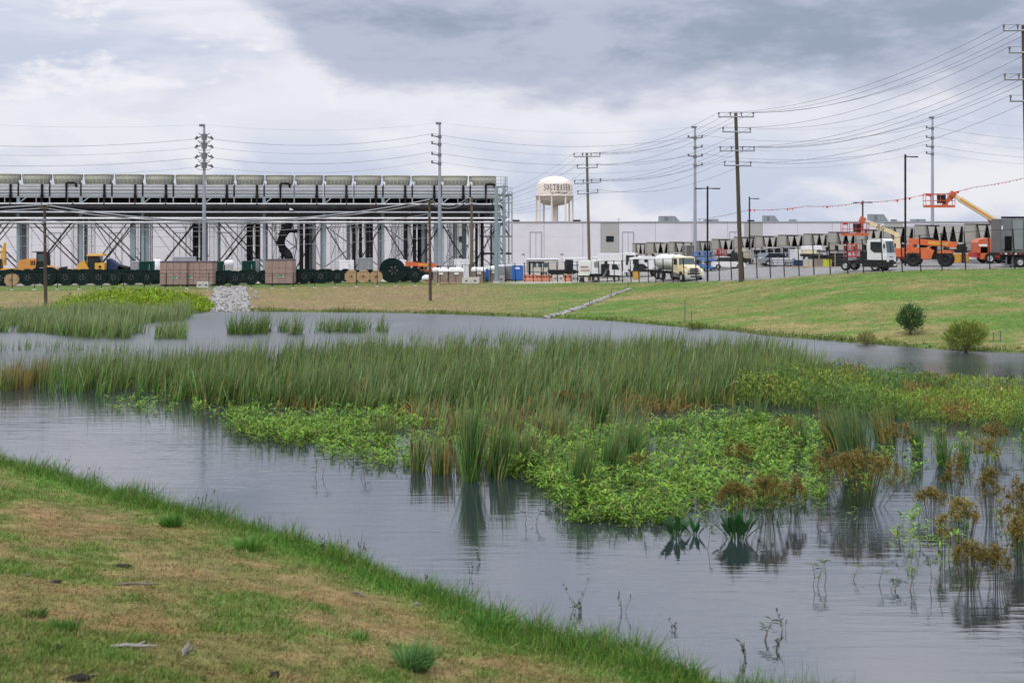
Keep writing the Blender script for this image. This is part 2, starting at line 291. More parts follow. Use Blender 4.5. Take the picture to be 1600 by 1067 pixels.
def build_ground():
    xs = np.unique(np.concatenate([np.linspace(-3200, -160, 24), np.linspace(-160, -62, 40), np.arange(-62, -26, 1.0), np.arange(-26, 14, .34), np.arange(14, 62, .8), np.linspace(62, 160, 40), np.linspace(160, 3200, 24)]))
    ys = np.unique(np.concatenate([np.linspace(-220, -4, 14), np.arange(-4, 17, 1.2), np.arange(17, 58, .34), np.arange(58, 185, .8), np.linspace(185, 420, 60), np.linspace(420, 3400, 30)]))
    X, Y = np.meshgrid(xs, ys); Z = gz(X, Y)
    nx, ny = len(xs), len(ys)
    me = bpy.data.meshes.new('ground'); me.vertices.add(nx*ny)
    me.vertices.foreach_set('co', np.stack([X, Y, Z], -1).astype(np.float32).ravel())
    i = np.arange((nx-1)*(ny-1)); r, c = i//(nx-1), i % (nx-1); a = r*nx+c
    q = np.stack([a, a+1, a+nx+1, a+nx], -1).astype(np.int32)
    me.loops.add(q.size); me.polygons.add(len(q)); me.loops.foreach_set('vertex_index', q.ravel())
    me.polygons.foreach_set('loop_start', np.arange(0, q.size, 4, dtype=np.int32)); me.polygons.foreach_set('use_smooth', np.ones(len(q), bool))
    me.update(calc_edges=True)
    nc, _ = near_col(X, Y); fc, t = far_col(X, Y); d = near_d(X, Y)
    yard = np.array((.34, .31, .265)) + (np.array((.23, .225, .215))-np.array((.34, .31, .265)))*sstep(8, 22, X)[..., None]
    yard = yard*(.85+.3*fnoise(X*.3, Y*.3, 51))[..., None]
    gl = sstep(-1.4, -.5, Y-(166.6+(X+60)*.29)); gr = sstep(1.0, 1.03, t); lf = sstep(3, -4, X); fc = fc + (yard-fc)*(gl*lf+gr*(1-lf))[..., None]
    wild = np.array((.17, .16, .13)); far = sstep(260, 330, Y) + sstep(90, 120, np.abs(X))*0
    fc = fc + (wild-fc)*np.clip(far, 0, 1)[..., None]
    c = np.where((d > -6)[..., None], nc, fc)
    c = np.where((Z < -.02)[..., None], MUD, c)
    col = np.concatenate([c, np.ones(c.shape[:2]+(1,))], -1).astype(np.float32)
    at_ = me.color_attributes.new('Col', 'FLOAT_COLOR', 'POINT'); at_.data.foreach_set('color', col.ravel())
    m, nt, N, L, P = base_mat('ground_turf'); P.inputs['Roughness'].default_value = .95; P.inputs['Specular IOR Level'].default_value = .15
    a = N.new('ShaderNodeAttribute'); a.attribute_name = 'Col'; tc = N.new('ShaderNodeTexCoord')
    def nz(s, det, st=(1, 1, 1)):
        mp = N.new('ShaderNodeMapping'); mp.inputs['Scale'].default_value = st; L.new(tc.outputs['Object'], mp.inputs[0])
        n = N.new('ShaderNodeTexNoise'); n.inputs['Scale'].default_value = s; n.inputs['Detail'].default_value = det; n.inputs['Roughness'].default_value = .7; L.new(mp.outputs[0], n.inputs[0]); return n.outputs[0]
    n1, n2 = nz(2.2, 8), nz(.8, 6, (.6, 1.6, 1))
    mr = N.new('ShaderNodeMapRange'); mr.inputs[1].default_value = .3; mr.inputs[2].default_value = .7; mr.inputs[3].default_value = .62; mr.inputs[4].default_value = 1.38; L.new(n1, mr.inputs[0])
    mr2 = N.new('ShaderNodeMapRange'); mr2.inputs[1].default_value = .3; mr2.inputs[2].default_value = .7; mr2.inputs[3].default_value = .82; mr2.inputs[4].default_value = 1.18; L.new(n2, mr2.inputs[0])
    mu = N.new('ShaderNodeMath'); mu.operation = 'MULTIPLY'; L.new(mr.outputs[0], mu.inputs[0]); L.new(mr2.outputs[0], mu.inputs[1])
    sc = N.new('ShaderNodeVectorMath'); sc.operation = 'SCALE'; L.new(a.outputs['Color'], sc.inputs[0]); L.new(mu.outputs[0], sc.inputs[3]); L.new(sc.outputs[0], P.inputs['Base Color'])
    b = N.new('ShaderNodeBump'); b.inputs['Distance'].default_value = .08; b.inputs['Strength'].default_value = .8; L.new(n1, b.inputs['Height']); L.new(b.outputs[0], P.inputs['Normal'])
    me.materials.append(m); struct(link('ground', me))
build_ground()
def build_water():
    mb = MB(); xs = np.linspace(-200, 200, 9); ys = np.linspace(-20, 160, 9)
    vs = [(x, y, 0) for y in ys for x in xs]; mb.add(vs, [(j*9+i, j*9+i+1, (j+1)*9+i+1, (j+1)*9+i) for j in range(8) for i in range(8)])
    m, nt, N, L, P = base_mat('pond_water'); P.inputs['Base Color'].default_value = (.022, .030, .034, 1); P.inputs['Roughness'].default_value = .035; P.inputs['IOR'].default_value = 2.7; P.inputs['Specular IOR Level'].default_value = .6
    tc = N.new('ShaderNodeTexCoord')
    def nz(s, st, det=3, dist=0., rot=0.):
        mp = N.new('ShaderNodeMapping'); mp.inputs['Scale'].default_value = st; mp.inputs['Rotation'].default_value = (0, 0, rot); L.new(tc.outputs['Object'], mp.inputs[0])
        n = N.new('ShaderNodeTexNoise'); n.inputs['Scale'].default_value = s; n.inputs['Detail'].default_value = det; n.inputs['Distortion'].default_value = dist; L.new(mp.outputs[0], n.inputs[0]); return n.outputs[0]
    a = nz(1.0, (.30, 2.1, 1), 3, .4, .10); b = nz(1.0, (1.3, 6.5, 1), 2, .3, -.06); c = nz(.10, (1, 1, 1), 3)
    def m2(op, p, q):
        n = N.new('ShaderNodeMath'); n.operation = op
        for i, v in enumerate((p, q)):
            if isinstance(v, float): n.inputs[i].default_value = v
            else: L.new(v, n.inputs[i])
        return n.outputs[0]
    mr = N.new('ShaderNodeMapRange'); mr.inputs[1].default_value = .38; mr.inputs[2].default_value = .62; mr.inputs[3].default_value = .35; mr.inputs[4].default_value = 1.2; L.new(c, mr.inputs[0])
    sy = N.new('ShaderNodeSeparateXYZ'); L.new(tc.outputs['Object'], sy.inputs[0])
    wd = N.new('ShaderNodeMapRange'); wd.inputs[1].default_value = 82; wd.inputs[2].default_value = 104; wd.inputs[3].default_value = 1.; wd.inputs[4].default_value = 4.2; L.new(sy.outputs[1], wd.inputs[0])   # the far channel is open to the wind
    h = m2('MULTIPLY', m2('MULTIPLY', m2('ADD', a, m2('MULTIPLY', b, .35)), mr.outputs[0]), wd.outputs[0])
    rg = N.new('ShaderNodeMapRange'); rg.inputs[1].default_value = 80; rg.inputs[2].default_value = 100; rg.inputs[3].default_value = .035; rg.inputs[4].default_value = .30; L.new(sy.outputs[1], rg.inputs[0]); L.new(rg.outputs[0], P.inputs['Roughness'])
    bp = N.new('ShaderNodeBump'); bp.inputs['Distance'].default_value = .017; bp.inputs['Strength'].default_value = 1.0; L.new(h, bp.inputs['Height']); L.new(bp.outputs[0], P.inputs['Normal'])
    struct(mb.build('pond_water', m))
build_water()
# ================================================================ warehouse
TH = R(8.07); CT, ST = math.cos(TH), math.sin(TH)
def on_wall(s, v, z=0): return Vector((s*CT - v*ST, 235 + s*ST + v*CT, z))
def wall_s(px): k = px-800; return k*235/(F*CT-k*ST)
WZ = 1.2                                                            # slab level under the warehouse
def build_warehouse():
    root = thing('warehouse', 'long white warehouse with grey panels and a flat roof behind the yard', 'warehouse', on_wall(0, 0, WZ), TH)
    H = 7.28
    joints = [712, 728.5, 790, 850, 910.6, 938.5, 967, 1023.7, 1081, 1136, 1163, 1191, 1246, 1300, 1355, 1382, 1410, 1465, 1520, 1575, 1640]
    ss = [wall_s(p) for p in joints]
    s = ss[0]; left = []
    while s > -128: s -= 6.1; left.append(s)
    ss = left[::-1] + ss
    greys = {round(wall_s(p), 3) for p in (712, 938.5, 1163, 1382)}
    mb = MB(); mb.box(((ss[0]+ss[-1])/2, 30.2, H/2-.1), (ss[-1]-ss[0]-.1, 60, H-.25)); mb.build('roof', mt['galv'], root)
    for a, b in zip(ss[:-1], ss[1:]):
        g = round(a, 3) in greys; w = b-a
        mb = MB(); mb.box(((a+b)/2, .02, H/2), (w-.05, .3, H))
        if not g and w > 4:                                        # reveal lines cast into the white panels
            for zf in (2.6, 5.0): mb.box(((a+b)/2, -.136, zf), (w-.05, .025, .05))
        o = mb.build('wall_panel', mt['grey_wall' if g else 'white_wall'], root)
        if g:
            o['label'] = 'grey wall panel'
            mb = MB(); mb.box(((a+b)/2, -.16, 4.55), (w*.42, .06, .95)); wo = mb.build('window', mt['glass'], o)
            mb = MB(); mb.box(((a+b)/2-w*.1, -.2, 1.75), (.35, .2, .25)); mb.build('wall_lamp', mt['lamp_black'], o)
        elif w > 4:
            mb = MB(); mb.box(((a+b)/2-.3, -.2, 2.1), (.5, .2, .1)); mb.build('wall_lamp', mt['steel_grey'], o)
    for px in (85, 181, 281, 353, 837, 981, 1148, 1322, 1410+30):  # tall recessed doors and their frames
        s = wall_s(px)
        d = MB(); d.box((s, -.145, 2.95), (1.75, .05, 5.3)); do = d.build('door', mt['white_wall'], root)
        fr = MB(); fr.box((s-.95, -.17, 2.97), (.1, .1, 5.4)).box((s+.95, -.17, 2.97), (.1, .1, 5.4)).box((s, -.17, 5.72), (2.0, .12, .1)); fr.build('door_frame', mt['galv'], do)
        fr = MB(); fr.box((s, -.18, 2.95), (.05, .03, 5.3)); fr.build('door_joint', mt['galv_dark'], do)
    mb = MB(); mb.box(((ss[0]+ss[-1])/2, .0, H+.09), (ss[-1]-ss[0], .5, .2)); mb.build('parapet_cap', mt['cap_metal'], root)
    top = WZ + H + .02
    def unit(px, w, h, v, m, label, rib=True, hood=False, name='rooftop_unit'):
        s = wall_s(px)*1.03
        t = thing(name, label, 'rooftop unit', on_wall(s, v, top-.2), TH, 'units on the warehouse roof')
        mb = MB(); mb.box((0, 0, h/2+.15), (w, w*.6, h)).box((0, 0, .08), (w*.9, w*.5, .16)); mb.build('housing', mt[m], t)
        if rib:
            for k in range(4):
                x = -w/2+w*(k+.5)/4
                if w > 1.8: MB().box((x, -w*.3-.03, h*.55+.1), (w*.2, .06, h*.7)).build('panel', mt['galv_dark' if k == 1 else m], t)
        if hood: MB().prism([(w/2, .3), (w/2+.9, .3), (w/2, h+.1)], -w*.25, w*.25).build('hood', mt[m], t)
        return t
    unit(1062, 2.7, 1.15, 12, 'box_grey', 'biggest grey rooftop unit behind the tall steel pole', True, True)
    unit(1137, 2.4, .6, 14, 'box_grey', 'low flat grey rooftop unit beside the wooden pole')
    unit(1179, 1.1, .45, 6, 'lamp_black', 'small black roof vent beside the single arm lamp', False)
    unit(1235, 2.0, 1.25, 16, 'box_grey', 'grey rooftop unit standing alone right of the single arm lamp', True, True)
    unit(1268, 1.2, .55, 14, 'box_grey', 'little grey rooftop box right of the lone tall unit', False)
    unit(1394, 2.6, 1.5, 12, 'box_grey', 'ribbed grey rooftop unit behind the cream boom', True, True)
    unit(1430, 1.0, .55, 14, 'galv_dark', 'small dark rooftop vent near the black light pole', False)
    unit(1476, 2.4, .6, 16, 'box_grey', 'flat grey rooftop unit below the raised orange basket')
    unit(811, 1.2, .5, 4, 'lamp_black', 'small black roof vent left of the water tower', False)
    unit(905, 1.2, .5, 4, 'lamp_black', 'small black roof vent right of the water tower', False)
    for px in (972, 1100):
        s = wall_s(px); t = thing('roof_pipe', 'thin vent pipe on the roof edge near ' + ('the grey wall panel' if px < 1000 else 'the double headed lamp'), 'vent pipe', on_wall(s, 3, top-.2), TH, 'vent pipes')
        MB().cyl((0, 0, 0), (0, 0, .75), .06).build('pipe', mt['galv'], t); MB().box((.12, 0, .75), (.4, .15, .16)).build('cap', mt['galv'], t)
build_warehouse()
# ================================================================ cooling tower
X0, Y0 = -65.85, 196.0; DU = 4.167
def T(u, v, z): return Vector((X0 + u*CT - v*ST, Y0 + u*ST + v*CT, z))
TZ = 1.2
def build_cooling_tower():
    Z = lambda py: zz(py, Y0) - TZ                                  # heights above the yard, read at the left end of the row
    zt, zs, zc, zo, zd = Z(271.5), Z(287.5), Z(288), Z(308), Z(317.2)
    # ---- one cell
    proto = thing('cooling_cell', 'cooling cell placeholder wording', 'cooling tower', (0, 0, 0), TH, 'silver cooling cells in a row on the steel platform')
    h0 = zs-zd; h1 = zt-zd
    cy = 2.3
    prof = [(1.80, h0-.05), (1.80, h0+.18), (1.88, h0+.20), (1.90, h0+.62), (1.93, h0+.64), (1.92, h0+.98), (1.96, h1-.08), (2.0, h1-.08), (2.0, h1), (1.9, h1), (1.80, h0+.1), (0.01, h0+.08)]
    mb = MB(); mb.lathe(prof, 36, (0, cy, 0))
    st = mb.build('fan_stack', mt['stack'], proto)
    rb = MB()
    for k in range(20):
        a = 2*math.pi*k/20; c, s = math.cos(a), math.sin(a)
        rb.cyl((c*1.86, cy+s*1.86, h0+.1), (c*2.0, cy+s*2.0, h1-.1), .035, n=4)
    rb.build('stack_rib', mt['stack'], st)
    hb = MB(); hb.cyl((0, cy, h0+.2), (0, cy, h0+.7), .35, n=10)
    for k in range(6):
        a = k*math.pi/3; hb.box((math.cos(a)*.95, cy+math.sin(a)*.95, h0+.6), (1.5, .3, .04), (R(15), 0, a))
    hb.build('fan', mt['galv_dark'], st)
    y1 = 4.6; q = (zc-zo)
    cp = [(0.02, zo-zd), (y1, zo-zd), (y1, zc-zd), (.30, zc-zd), (.30, zc-zd-q*.14), (.02, zc-zd-q*.2), (.02, zo-zd)]
    b = MB(); b.prism_x([(p[0], p[1]) for p in cp[:-1]], -1.98, 1.98); cs = b.build('casing', mt['galv_dark'], proto)
    for k, (f, t_) in enumerate(((.02, .15), (.20, .40), (.43, .49), (.53, .66), (.71, .76), (.80, .90), (.94, .99))):
        za, zb = zc-zd-q*t_, zc-zd-q*f
        MB().box((0, -.02-.05*(k % 2), (za+zb)/2), (3.92, .10+.08*(k % 2), zb-za)).build('casing_plank', mt['silver'], cs)
    MB().box((-2.04, -.02, (zc+zo)/2-zd+.1), (.09, .22, q+.3)).build('seam_post', mt['black_steel'], proto)
    MB().box((-1.9, .2, zc-zd+.28), (.32, .3, .5)).build('junction_box', mt['box_white'], proto)
    MB().cyl((-2.02, .1, zc-zd), (-2.02, .1, zc-zd+.9), .04, n=5).build('rail_post', mt['galv'], proto)
    pipe_a = MB(); pipe_a.cyl((1.08, -.25, .2), (1.08, -.25, zc-zd+.02), .17, n=8)
    for z_ in (.6, zo-zd+.1): pipe_a.cyl((1.08, -.25, z_), (1.08, -.25, z_+.18), .27, n=8)
    pipe_b = MB(); pipe_b.tube([(.16, -.3, .2), (.16, -.3, zc-zd-.05), (.2, -.3, zc-zd+.12), (.34, -.3, zc-zd+.2), (1.25, -.3, zc-zd+.2), (1.42, -.3, zc-zd+.12), (1.46, -.3, zc-zd-.1), (1.46, -.1, zc-zd-.3)], .17, 8)
    pa = pipe_a.mesh('riser_pipe', mt['pipe_black']); pb = pipe_b.mesh('riser_pipe', mt['pipe_black'])
    po = link('riser_pipe', pa, proto)
    for k, i in enumerate(range(-1, 16)):
        n = 16-i
        lab = ('silver cooling cell at the right end of the row, beside the stair tower' if n == 1 else f'silver cooling cell with a beige fan stack, {nth(n)} from the stair tower')
        if i in (1, 8): lab = f'silver cooling cell with a hooked black pipe, {nth(n)} from the stair tower'
        loc = T(i*DU, 0, TZ+zd)
        if k == 0: c = proto; c.location = loc; c['label'] = lab
        else: c = dup(proto, loc, TH, lab)
        if i in (1, 8, 15):
            for ch in c.children:
                if ch.name.startswith('riser_pipe'): ch.data = pb
    # ---- the steel platform that carries them
    root = thing('steel_platform', 'tall steel frame with crossed braces carrying the row of cooling cells', 'steel frame', T(0, 0, TZ), TH)
    ua, ub = -9.5, 15.5*DU+.3
    def bar(name, mat, u0, u1, v, z, h, d=.2): MB().box(((u0+u1)/2, v, z), (u1-u0, d, h)).build(name, mt[mat], root)
    bar('deck_beam', 'pipe_white', ua, ub, -.5, zd-.07, .17, .24)
    MB().box(((ua+ub)/2, 2.6, zd-.12), (ub-ua, 5.9, .1)).build('deck', mt['galv_dark'], root)
    MB().box(((ua+ub)/2, .8, (zo+zd)/2), (ub-ua, .1, zo-zd)).build('opening_shade', mt['dark_void'], root)  # flat black sheet stands in for the shade inside the open band
    bar('top_beam', 'galv', ua, ub, -.1, zo+.0, .14, .3)
    bar('beam', 'dark_steel', ua, ub, .3, Z(337), .55, .35); bar('beam', 'black_steel', ua, ub, 4.9, Z(334.5), Z(328)-Z(341), .3); bar('dark_backing', 'black_steel', ua, ub, 3.0, Z(324), Z(319)-Z(329), .5)  # rear black beam and backing are added to darken the gap behind the pipes
    bar('beam', 'galv_dark', ua, ub, .2, Z(355.5), .14, .2); bar('beam', 'steel_grey', ua, ub, .1, Z(350.0), .10, .2)
    for i in range(-2, 17):                                         # short posts in the open band
        for f in (-.5, 0):
            u = (i+f)*DU
            if ua < u < ub-.3: MB().box((u+.3*(f == 0), -.15, (zo+zd)/2), (.10 if f == 0 else .14, .12, zo-zd)).build('post', mt['galv'], root)
    colm = {}
    def column(u, v, w, mat, zh, name='column'):
        key = (w, mat, round(zh, 2))
        if key not in colm:
            mb = MB(); mb.box((0, -w/2, zh/2), (w, .05, zh)).box((0, w/2, zh/2), (w, .05, zh)).box((0, 0, zh/2), (.05, w-.05, zh)).box((0, 0, .05), (w+.2, w+.2, .1)); colm[key] = mb.mesh(name, mt[mat])
        return link(name, colm[key], root, (u, v, 0))
    cols = [(-.5+2*k)*DU for k in range(-1, 9)]
    for k, u in enumerate(cols):
        if u > ub+.1: continue
        column(u, 0, .42, 'steel_grey', zo-.1); column(u, 4.4, .42, 'galv_dark', zo-.6); 
        MB().cyl((u+.15, -.2, zd), (u+1.05, -.2, zo-.05), .07, n=6).build('knee_brace', mt['galv'], root)
        MB().cyl((u-.15, -.1, Z(338)), (u-1.6, -.1, Z(322)), .06, n=6).build('knee_brace', mt['galv_dark'], root)
        MB().box((u, 2.2, zd-.3), (.25, 4.4, .4)).build('cross_beam', mt['galv_dark'], root)
    def brace(u0, z0, u1, z1, v=0, r=.10, m='black_steel'): MB().cyl((u0, v, z0), (u1, v, z1), r, n=6).build('brace', mt[m], root)
    zb, zh = .5, Z(346)
    for k in range(len(cols)-1):
        a, b = cols[k]+.2, cols[k+1]-.2
        if b > ub: b = ub
        mid = (a+b)/2
        if k < 5:
            brace(a+1.6, zh, b, zb+.6, -.05, .09); brace(a+2.5, zh, b+.3, zb+1.0, .25, .09); brace(b-.9, zh, a+1.9, zb+.3, -.1, .13 if k % 2 else .1)
            if k % 2 == 0: brace(b-1.8, zh, a+.8, zb, .3, .09); brace(a+.5, zh+.5, b-2.5, zb-.2, 4.4, .08, 'steel_grey')
            brace(b-1.0, zh, a+1.2, zb, 4.4, .07); brace(a+.3, zh-.2, mid-.6, zb+2.6, 3.4, .045, 'galv'); brace(mid+.8, zh-.1, b-.5, zb+2.2, 3.4, .045, 'galv')
        else:
            brace(a, zh-.6, mid, zb, -.05, .09); brace(mid, zb, b, zh-.6, -.05, .09); brace(a, zb+.4, b, zh-.6, 4.4, .08, 'steel_grey'); brace(b, zb+.4, a, zh-.6, 4.4, .08, 'steel_grey')
            for q in range(3): uq = a+(b-a)*(q+.3)/3; brace(uq, zh, uq+1.6, zb+1.5, 3.2, .05, 'galv'); brace(uq+1.6, zh, uq, zb+1.5, 3.25, .05, 'galv')
            brace(mid-.3, zh, mid+.9, zb, 2.2, .07); brace(mid+.9, zh, mid-.3, zb, 2.25, .07)
    # cable ladders and further legs: photo positions are turned into distances along the row
    def U(px):                                                      # along the row (front face) for a photo column
        k = (px-800)/F; return (k*Y0 - X0)/(CT - k*ST)
    lad = MB(); w = 1.05; zl = Z(340)
    for s in (-1, 0.15, 1): lad.box((s*w/2, 0, zl/2), (.09, .12, zl))
    for j in range(int(zl/.3)): lad.box((0, 0, .15+j*.3), (w, .05, .06))
    lm = lad.mesh('cable_ladder', mt['galv'])
    lad = MB(); w = .55
    for s in (-1, 1): lad.box((s*w/2, 0, zl/2), (.12, .12, zl))
    for j in range(int(zl/.3)): lad.box((0, 0, .15+j*.3), (w, .05, .08))
    lm2 = lad.mesh('cable_ladder', mt['galv_dark'])
    for px, v, q in ((33, .8, 0), (39.5, .6, 1), (119, .9, 0), (124, 3.6, 1), (138, 2.5, 0), (209, .6, 0), (234, .7, 1), (228, .8, 0), (295, 1.5, 0), (333, .8, 0), (376, 1.5, 0), (428, .8, 1), (436, 1.2, 0), (464, 1.2, 0), (523, 1, 0), (548, 1.4, 0), (616, .9, 1), (622, 1.2, 0), (630, 1.3, 0), (700, 1.2, 0), (706, .9, 1), (712, 1.3, 0)):
        link('cable_ladder', lm2 if q else lm, root, (U(px), v, 0))
    for px, v, w, m_ in ((30, .4, .62, 'steel_grey'), (36, 1.4, .42, 'galv_dark'), (124, .5, .5, 'galv_dark'), (207, .5, .7, 'steel_grey'), (221, 1.5, .5, 'black_steel'), (229, .4, .55, 'steel_grey'), (303, 3.8, .4, 'black_steel'),
                         (340, 3.6, .35, 'steel_grey'), (388, 3.9, .45, 'black_steel'), (402, 3.3, .62, 'galv_dark'), (415, .6, .55, 'galv_dark'), (480, 3.5, .5, 'black_steel'), (491, .3, .55, 'galv_dark'), (485, 2.8, .4, 'steel_grey'), (503, .2, .45, 'galv_dark'),
                         (592.5, .3, .45, 'galv_dark'), (545, 3.4, .5, 'steel_grey'), (575, 3.8, .4, 'galv_dark'), (634, .3, .45, 'black_steel'), (661, .2, .45, 'galv_dark'), (681, .4, .5, 'steel_grey'), (668, 3.6, .55, 'galv_dark'), (714, 2.4, .45, 'galv_dark'), (729, 3.4, .6, 'steel_grey'), (738, .4, .4, 'galv_dark')):
        column(U(px), v, w, m_, Z(338))
    # ---- pipework
    pw = thing('pipework', 'thick black header pipe with drop pipes under the cooling cells', 'pipework', T(0, 0, TZ), TH)
    zp = Z(325); mb = MB(); mb.cyl((ua, -.7, zp), (ub-1.0, -.7, zp), .42, n=16); hp = mb.build('header_pipe', mt['pipe_black'], pw)
    for k in range(11):
        u = ua+2+k*6.6
        MB().cyl((u, -.7, zp), (u+.16, -.7, zp), .52, n=14).build('flange', mt['pipe_black'], hp)
    mb = MB(); mb.cyl((ua, .9, zp+.1), (ub-3, .9, zp+.1), .36, n=12); mb.build('return_pipe', mt['pipe_black'], pw)
    mb = MB(); mb.cyl((ua, -.9, Z(331.5)), (ub, -.9, Z(331.5)), .14, n=8); mb.build('conduit', mt['galv'], pw)
    for i in range(-2, 16): MB().cyl((i*DU+1.08, -.35, zd+.25), (i*DU+1.08, -.6, zp+.3), .17, n=8).build('branch_pipe', mt['pipe_black'], pw)
    for px, v, r in ((302, 1.4, .2), (308, 1.8, .22), (313, 2.0, .16), (386.5, 1, .17), (393, 1.2, .16), (401, 1.6, .26), (441, 1, .2), (471, .6, .27), (479, .8, .27), (490.5, 1.2, .3), (553, .5, .26), (563.5, .6, .24), (575.5, .6, .2), (580.5, .6, .24), (634.5, .5, .3), (648, .5, .27), (656.5, 1.3, .3), (221, .9, .3), (753, -.2, .24), (745, .5, .2)):
        MB().cyl((U(px), v, .1), (U(px), v, Z(333)), r, n=8).build('drop_pipe', mt['pipe_black'], pw)
    for px, v, r in ((310.5, 1.2, .12), (397, .8, .1), (430, .6, .1), (466, .7, .14), (508, .8, .16), (558, .9, .16), (570, .9, .13), (641, .9, .2), (672, 1.0, .16), (735, .6, .2), (748.5, .2, .16)):
        MB().cyl((U(px), v, .1), (U(px), v, Z(333)), r, n=8).build('insulated_pipe', mt['pipe_white'], pw)
    bu = U(439); mb = MB(); zq = Z(343)
    mb.tube([(bu+1.2, .4, zq), (bu+.9, .4, zq-1.2), (bu+.25, .4, zq-2.2), (bu-.05, .4, zq-3.2), (bu+.25, .4, zq-4.2), (bu+.9, .4, zq-4.9), (bu+1.2, .4, zq-5.8), (bu+1.2, .4, .1)], .62, 12)
    mb.tube([(bu+.3, .3, zq-2.2), (bu+1.2, .3, zq-1.6), (bu+2.3, .3, zq-1.6)], .3, 8)
    mb.build('bent_pipe', mt['pipe_black'], pw)
    MB().prism([(U(453), Z(324.5)), (U(459), Z(328)), (U(452.5), Z(328.4))], -1.25, -1.18).build('sign_board', mt['sign_white'], pw)
    for py, r, lab in ((341, .12, 'upper of the two long white pipes running below the cooling cells'), (347.3, .10, 'lower of the two long white pipes running below the cooling cells')):
        t = thing('white_pipe', lab, 'pipe', T(0, 0, TZ), TH, 'long white pipes')
        MB().cyl((ua, -1.3, Z(py)), (ub-(.5 if py < 345 else 0), -1.3, Z(py)), r, n=8).build('pipe', mt['pipe_white'], t)
        for i in range(-1, 8): MB().box(((-.5+2*i)*DU, -.75, Z(py)-r-.05), (.1, 1.1, .1)).build('bracket', mt['galv_dark'], t)
    t = thing('grey_pipe', 'thin dark pipe between the two white pipes under the platform', 'pipe', T(0, 0, TZ), TH)
    MB().cyl((ua, -.9, Z(344.2)), (ub, -.9, Z(344.2)), .14, n=8).build('pipe', mt['pipe_black'], t)
    # ---- stair tower at the right-hand end
    s = thing('stair_tower', 'steel stair tower with railed landings at the end of the cooling row', 'stair tower', T(U(752), 0, TZ), TH)
    L_ = (U(800)-U(752)); z_top = Z(293)
    posts = [(.1, 0, Z(345), 'black_steel', .3), (L_*.42, .2, Z(287), 'steel_grey', .34), (L_*.74, 0, Z(287), 'steel_grey', .42), (L_, 0, Z(299), 'galv', .2), (L_*.42, 3.4, Z(287), 'galv_dark', .3), (L_, 3.4, Z(299), 'galv', .2)]
    for u, v, h, m_, w in posts: MB().box((u, v, h/2), (w, w, h)).build('post', mt[m_], s)
    for py, u0, m_ in ((399, .1, 'black_steel'), (371, .1, 'galv_dark'), (342.5, -.3, 'pipe_white'), (316, L_*.3, 'galv'), (303, L_*.3, 'galv_dark')):
        MB().box(((u0+L_)/2, 1.7, Z(py)), (L_-u0, 3.6, .22)).build('landing', mt[m_], s)
        if py < 350:
            r = MB()
            for zq in (.5, 1.05): r.cyl((max(u0, L_*.3), 0, Z(py)+zq), (L_, 0, Z(py)+zq), .035, n=5); r.cyl((L_, 0, Z(py)+zq), (L_, 3.4, Z(py)+zq), .035, n=5)
            for k in range(6): uu = max(u0, L_*.3) + (L_-max(u0, L_*.3))*k/5; r.cyl((uu, 0, Z(py)), (uu, 0, Z(py)+1.05), .03, n=5)
            r.build('railing', mt['galv'], s)
    r = MB(); zz2 = Z(284)
    for zq in (0, .5, 1.0): r.cyl((0.2, 2.0, zz2+zq), (L_*.86, 2.0, zz2+zq), .04, n=5); r.cyl((L_*.86, .4, zz2+zq), (L_*.86, 4, zz2+zq), .04, n=5)
    for k in range(6): uu = .2+(L_*.86-.2)*k/5; r.cyl((uu, 2.0, zz2-.5), (uu, 2.0, zz2+1.0), .035, n=5)
    for k in range(4): r.cyl((L_*.86, .4+k*1.2, zz2-.5), (L_*.86, .4+k*1.2, zz2+1.0), .035, n=5)
    r.build('top_railing', mt['galv'], s)
    MB().box((L_*.5, 2.2, zz2-.5), (L_*.75, 4, .16)).build('top_landing', mt['galv_dark'], s)
    for (py0, u0, py1, u1, v) in ((399, L_*.75, 371, L_*.45, .4), (371, L_*.45, 342, L_*.8, .9), (399, L_*.45, 425, L_*.78, .9), (342, L_*.85, 316, L_*.62, .5), (316, L_*.6, 303, L_*.9, .8), (371, L_*.95, 342, L_*.6, .3)):
        r = MB(); a, b = Vector((u0, v, Z(py0))), Vector((u1, v, Z(py1)))
        for dv in (0, .8):
            o = Vector((0, dv, 0)); r.cyl(a+o, b+o, .08, n=4); r.cyl(a+o+Vector((0, 0, .9)), b+o+Vector((0, 0, .9)), .03, n=4)
        for k in range(1, 9): p = a.lerp(b, k/9); r.box((p.x, p.y+.4, p.z), (.26, .8, .04))
        r.build('stair_flight', mt['galv_dark'], s)
build_cooling_tower()
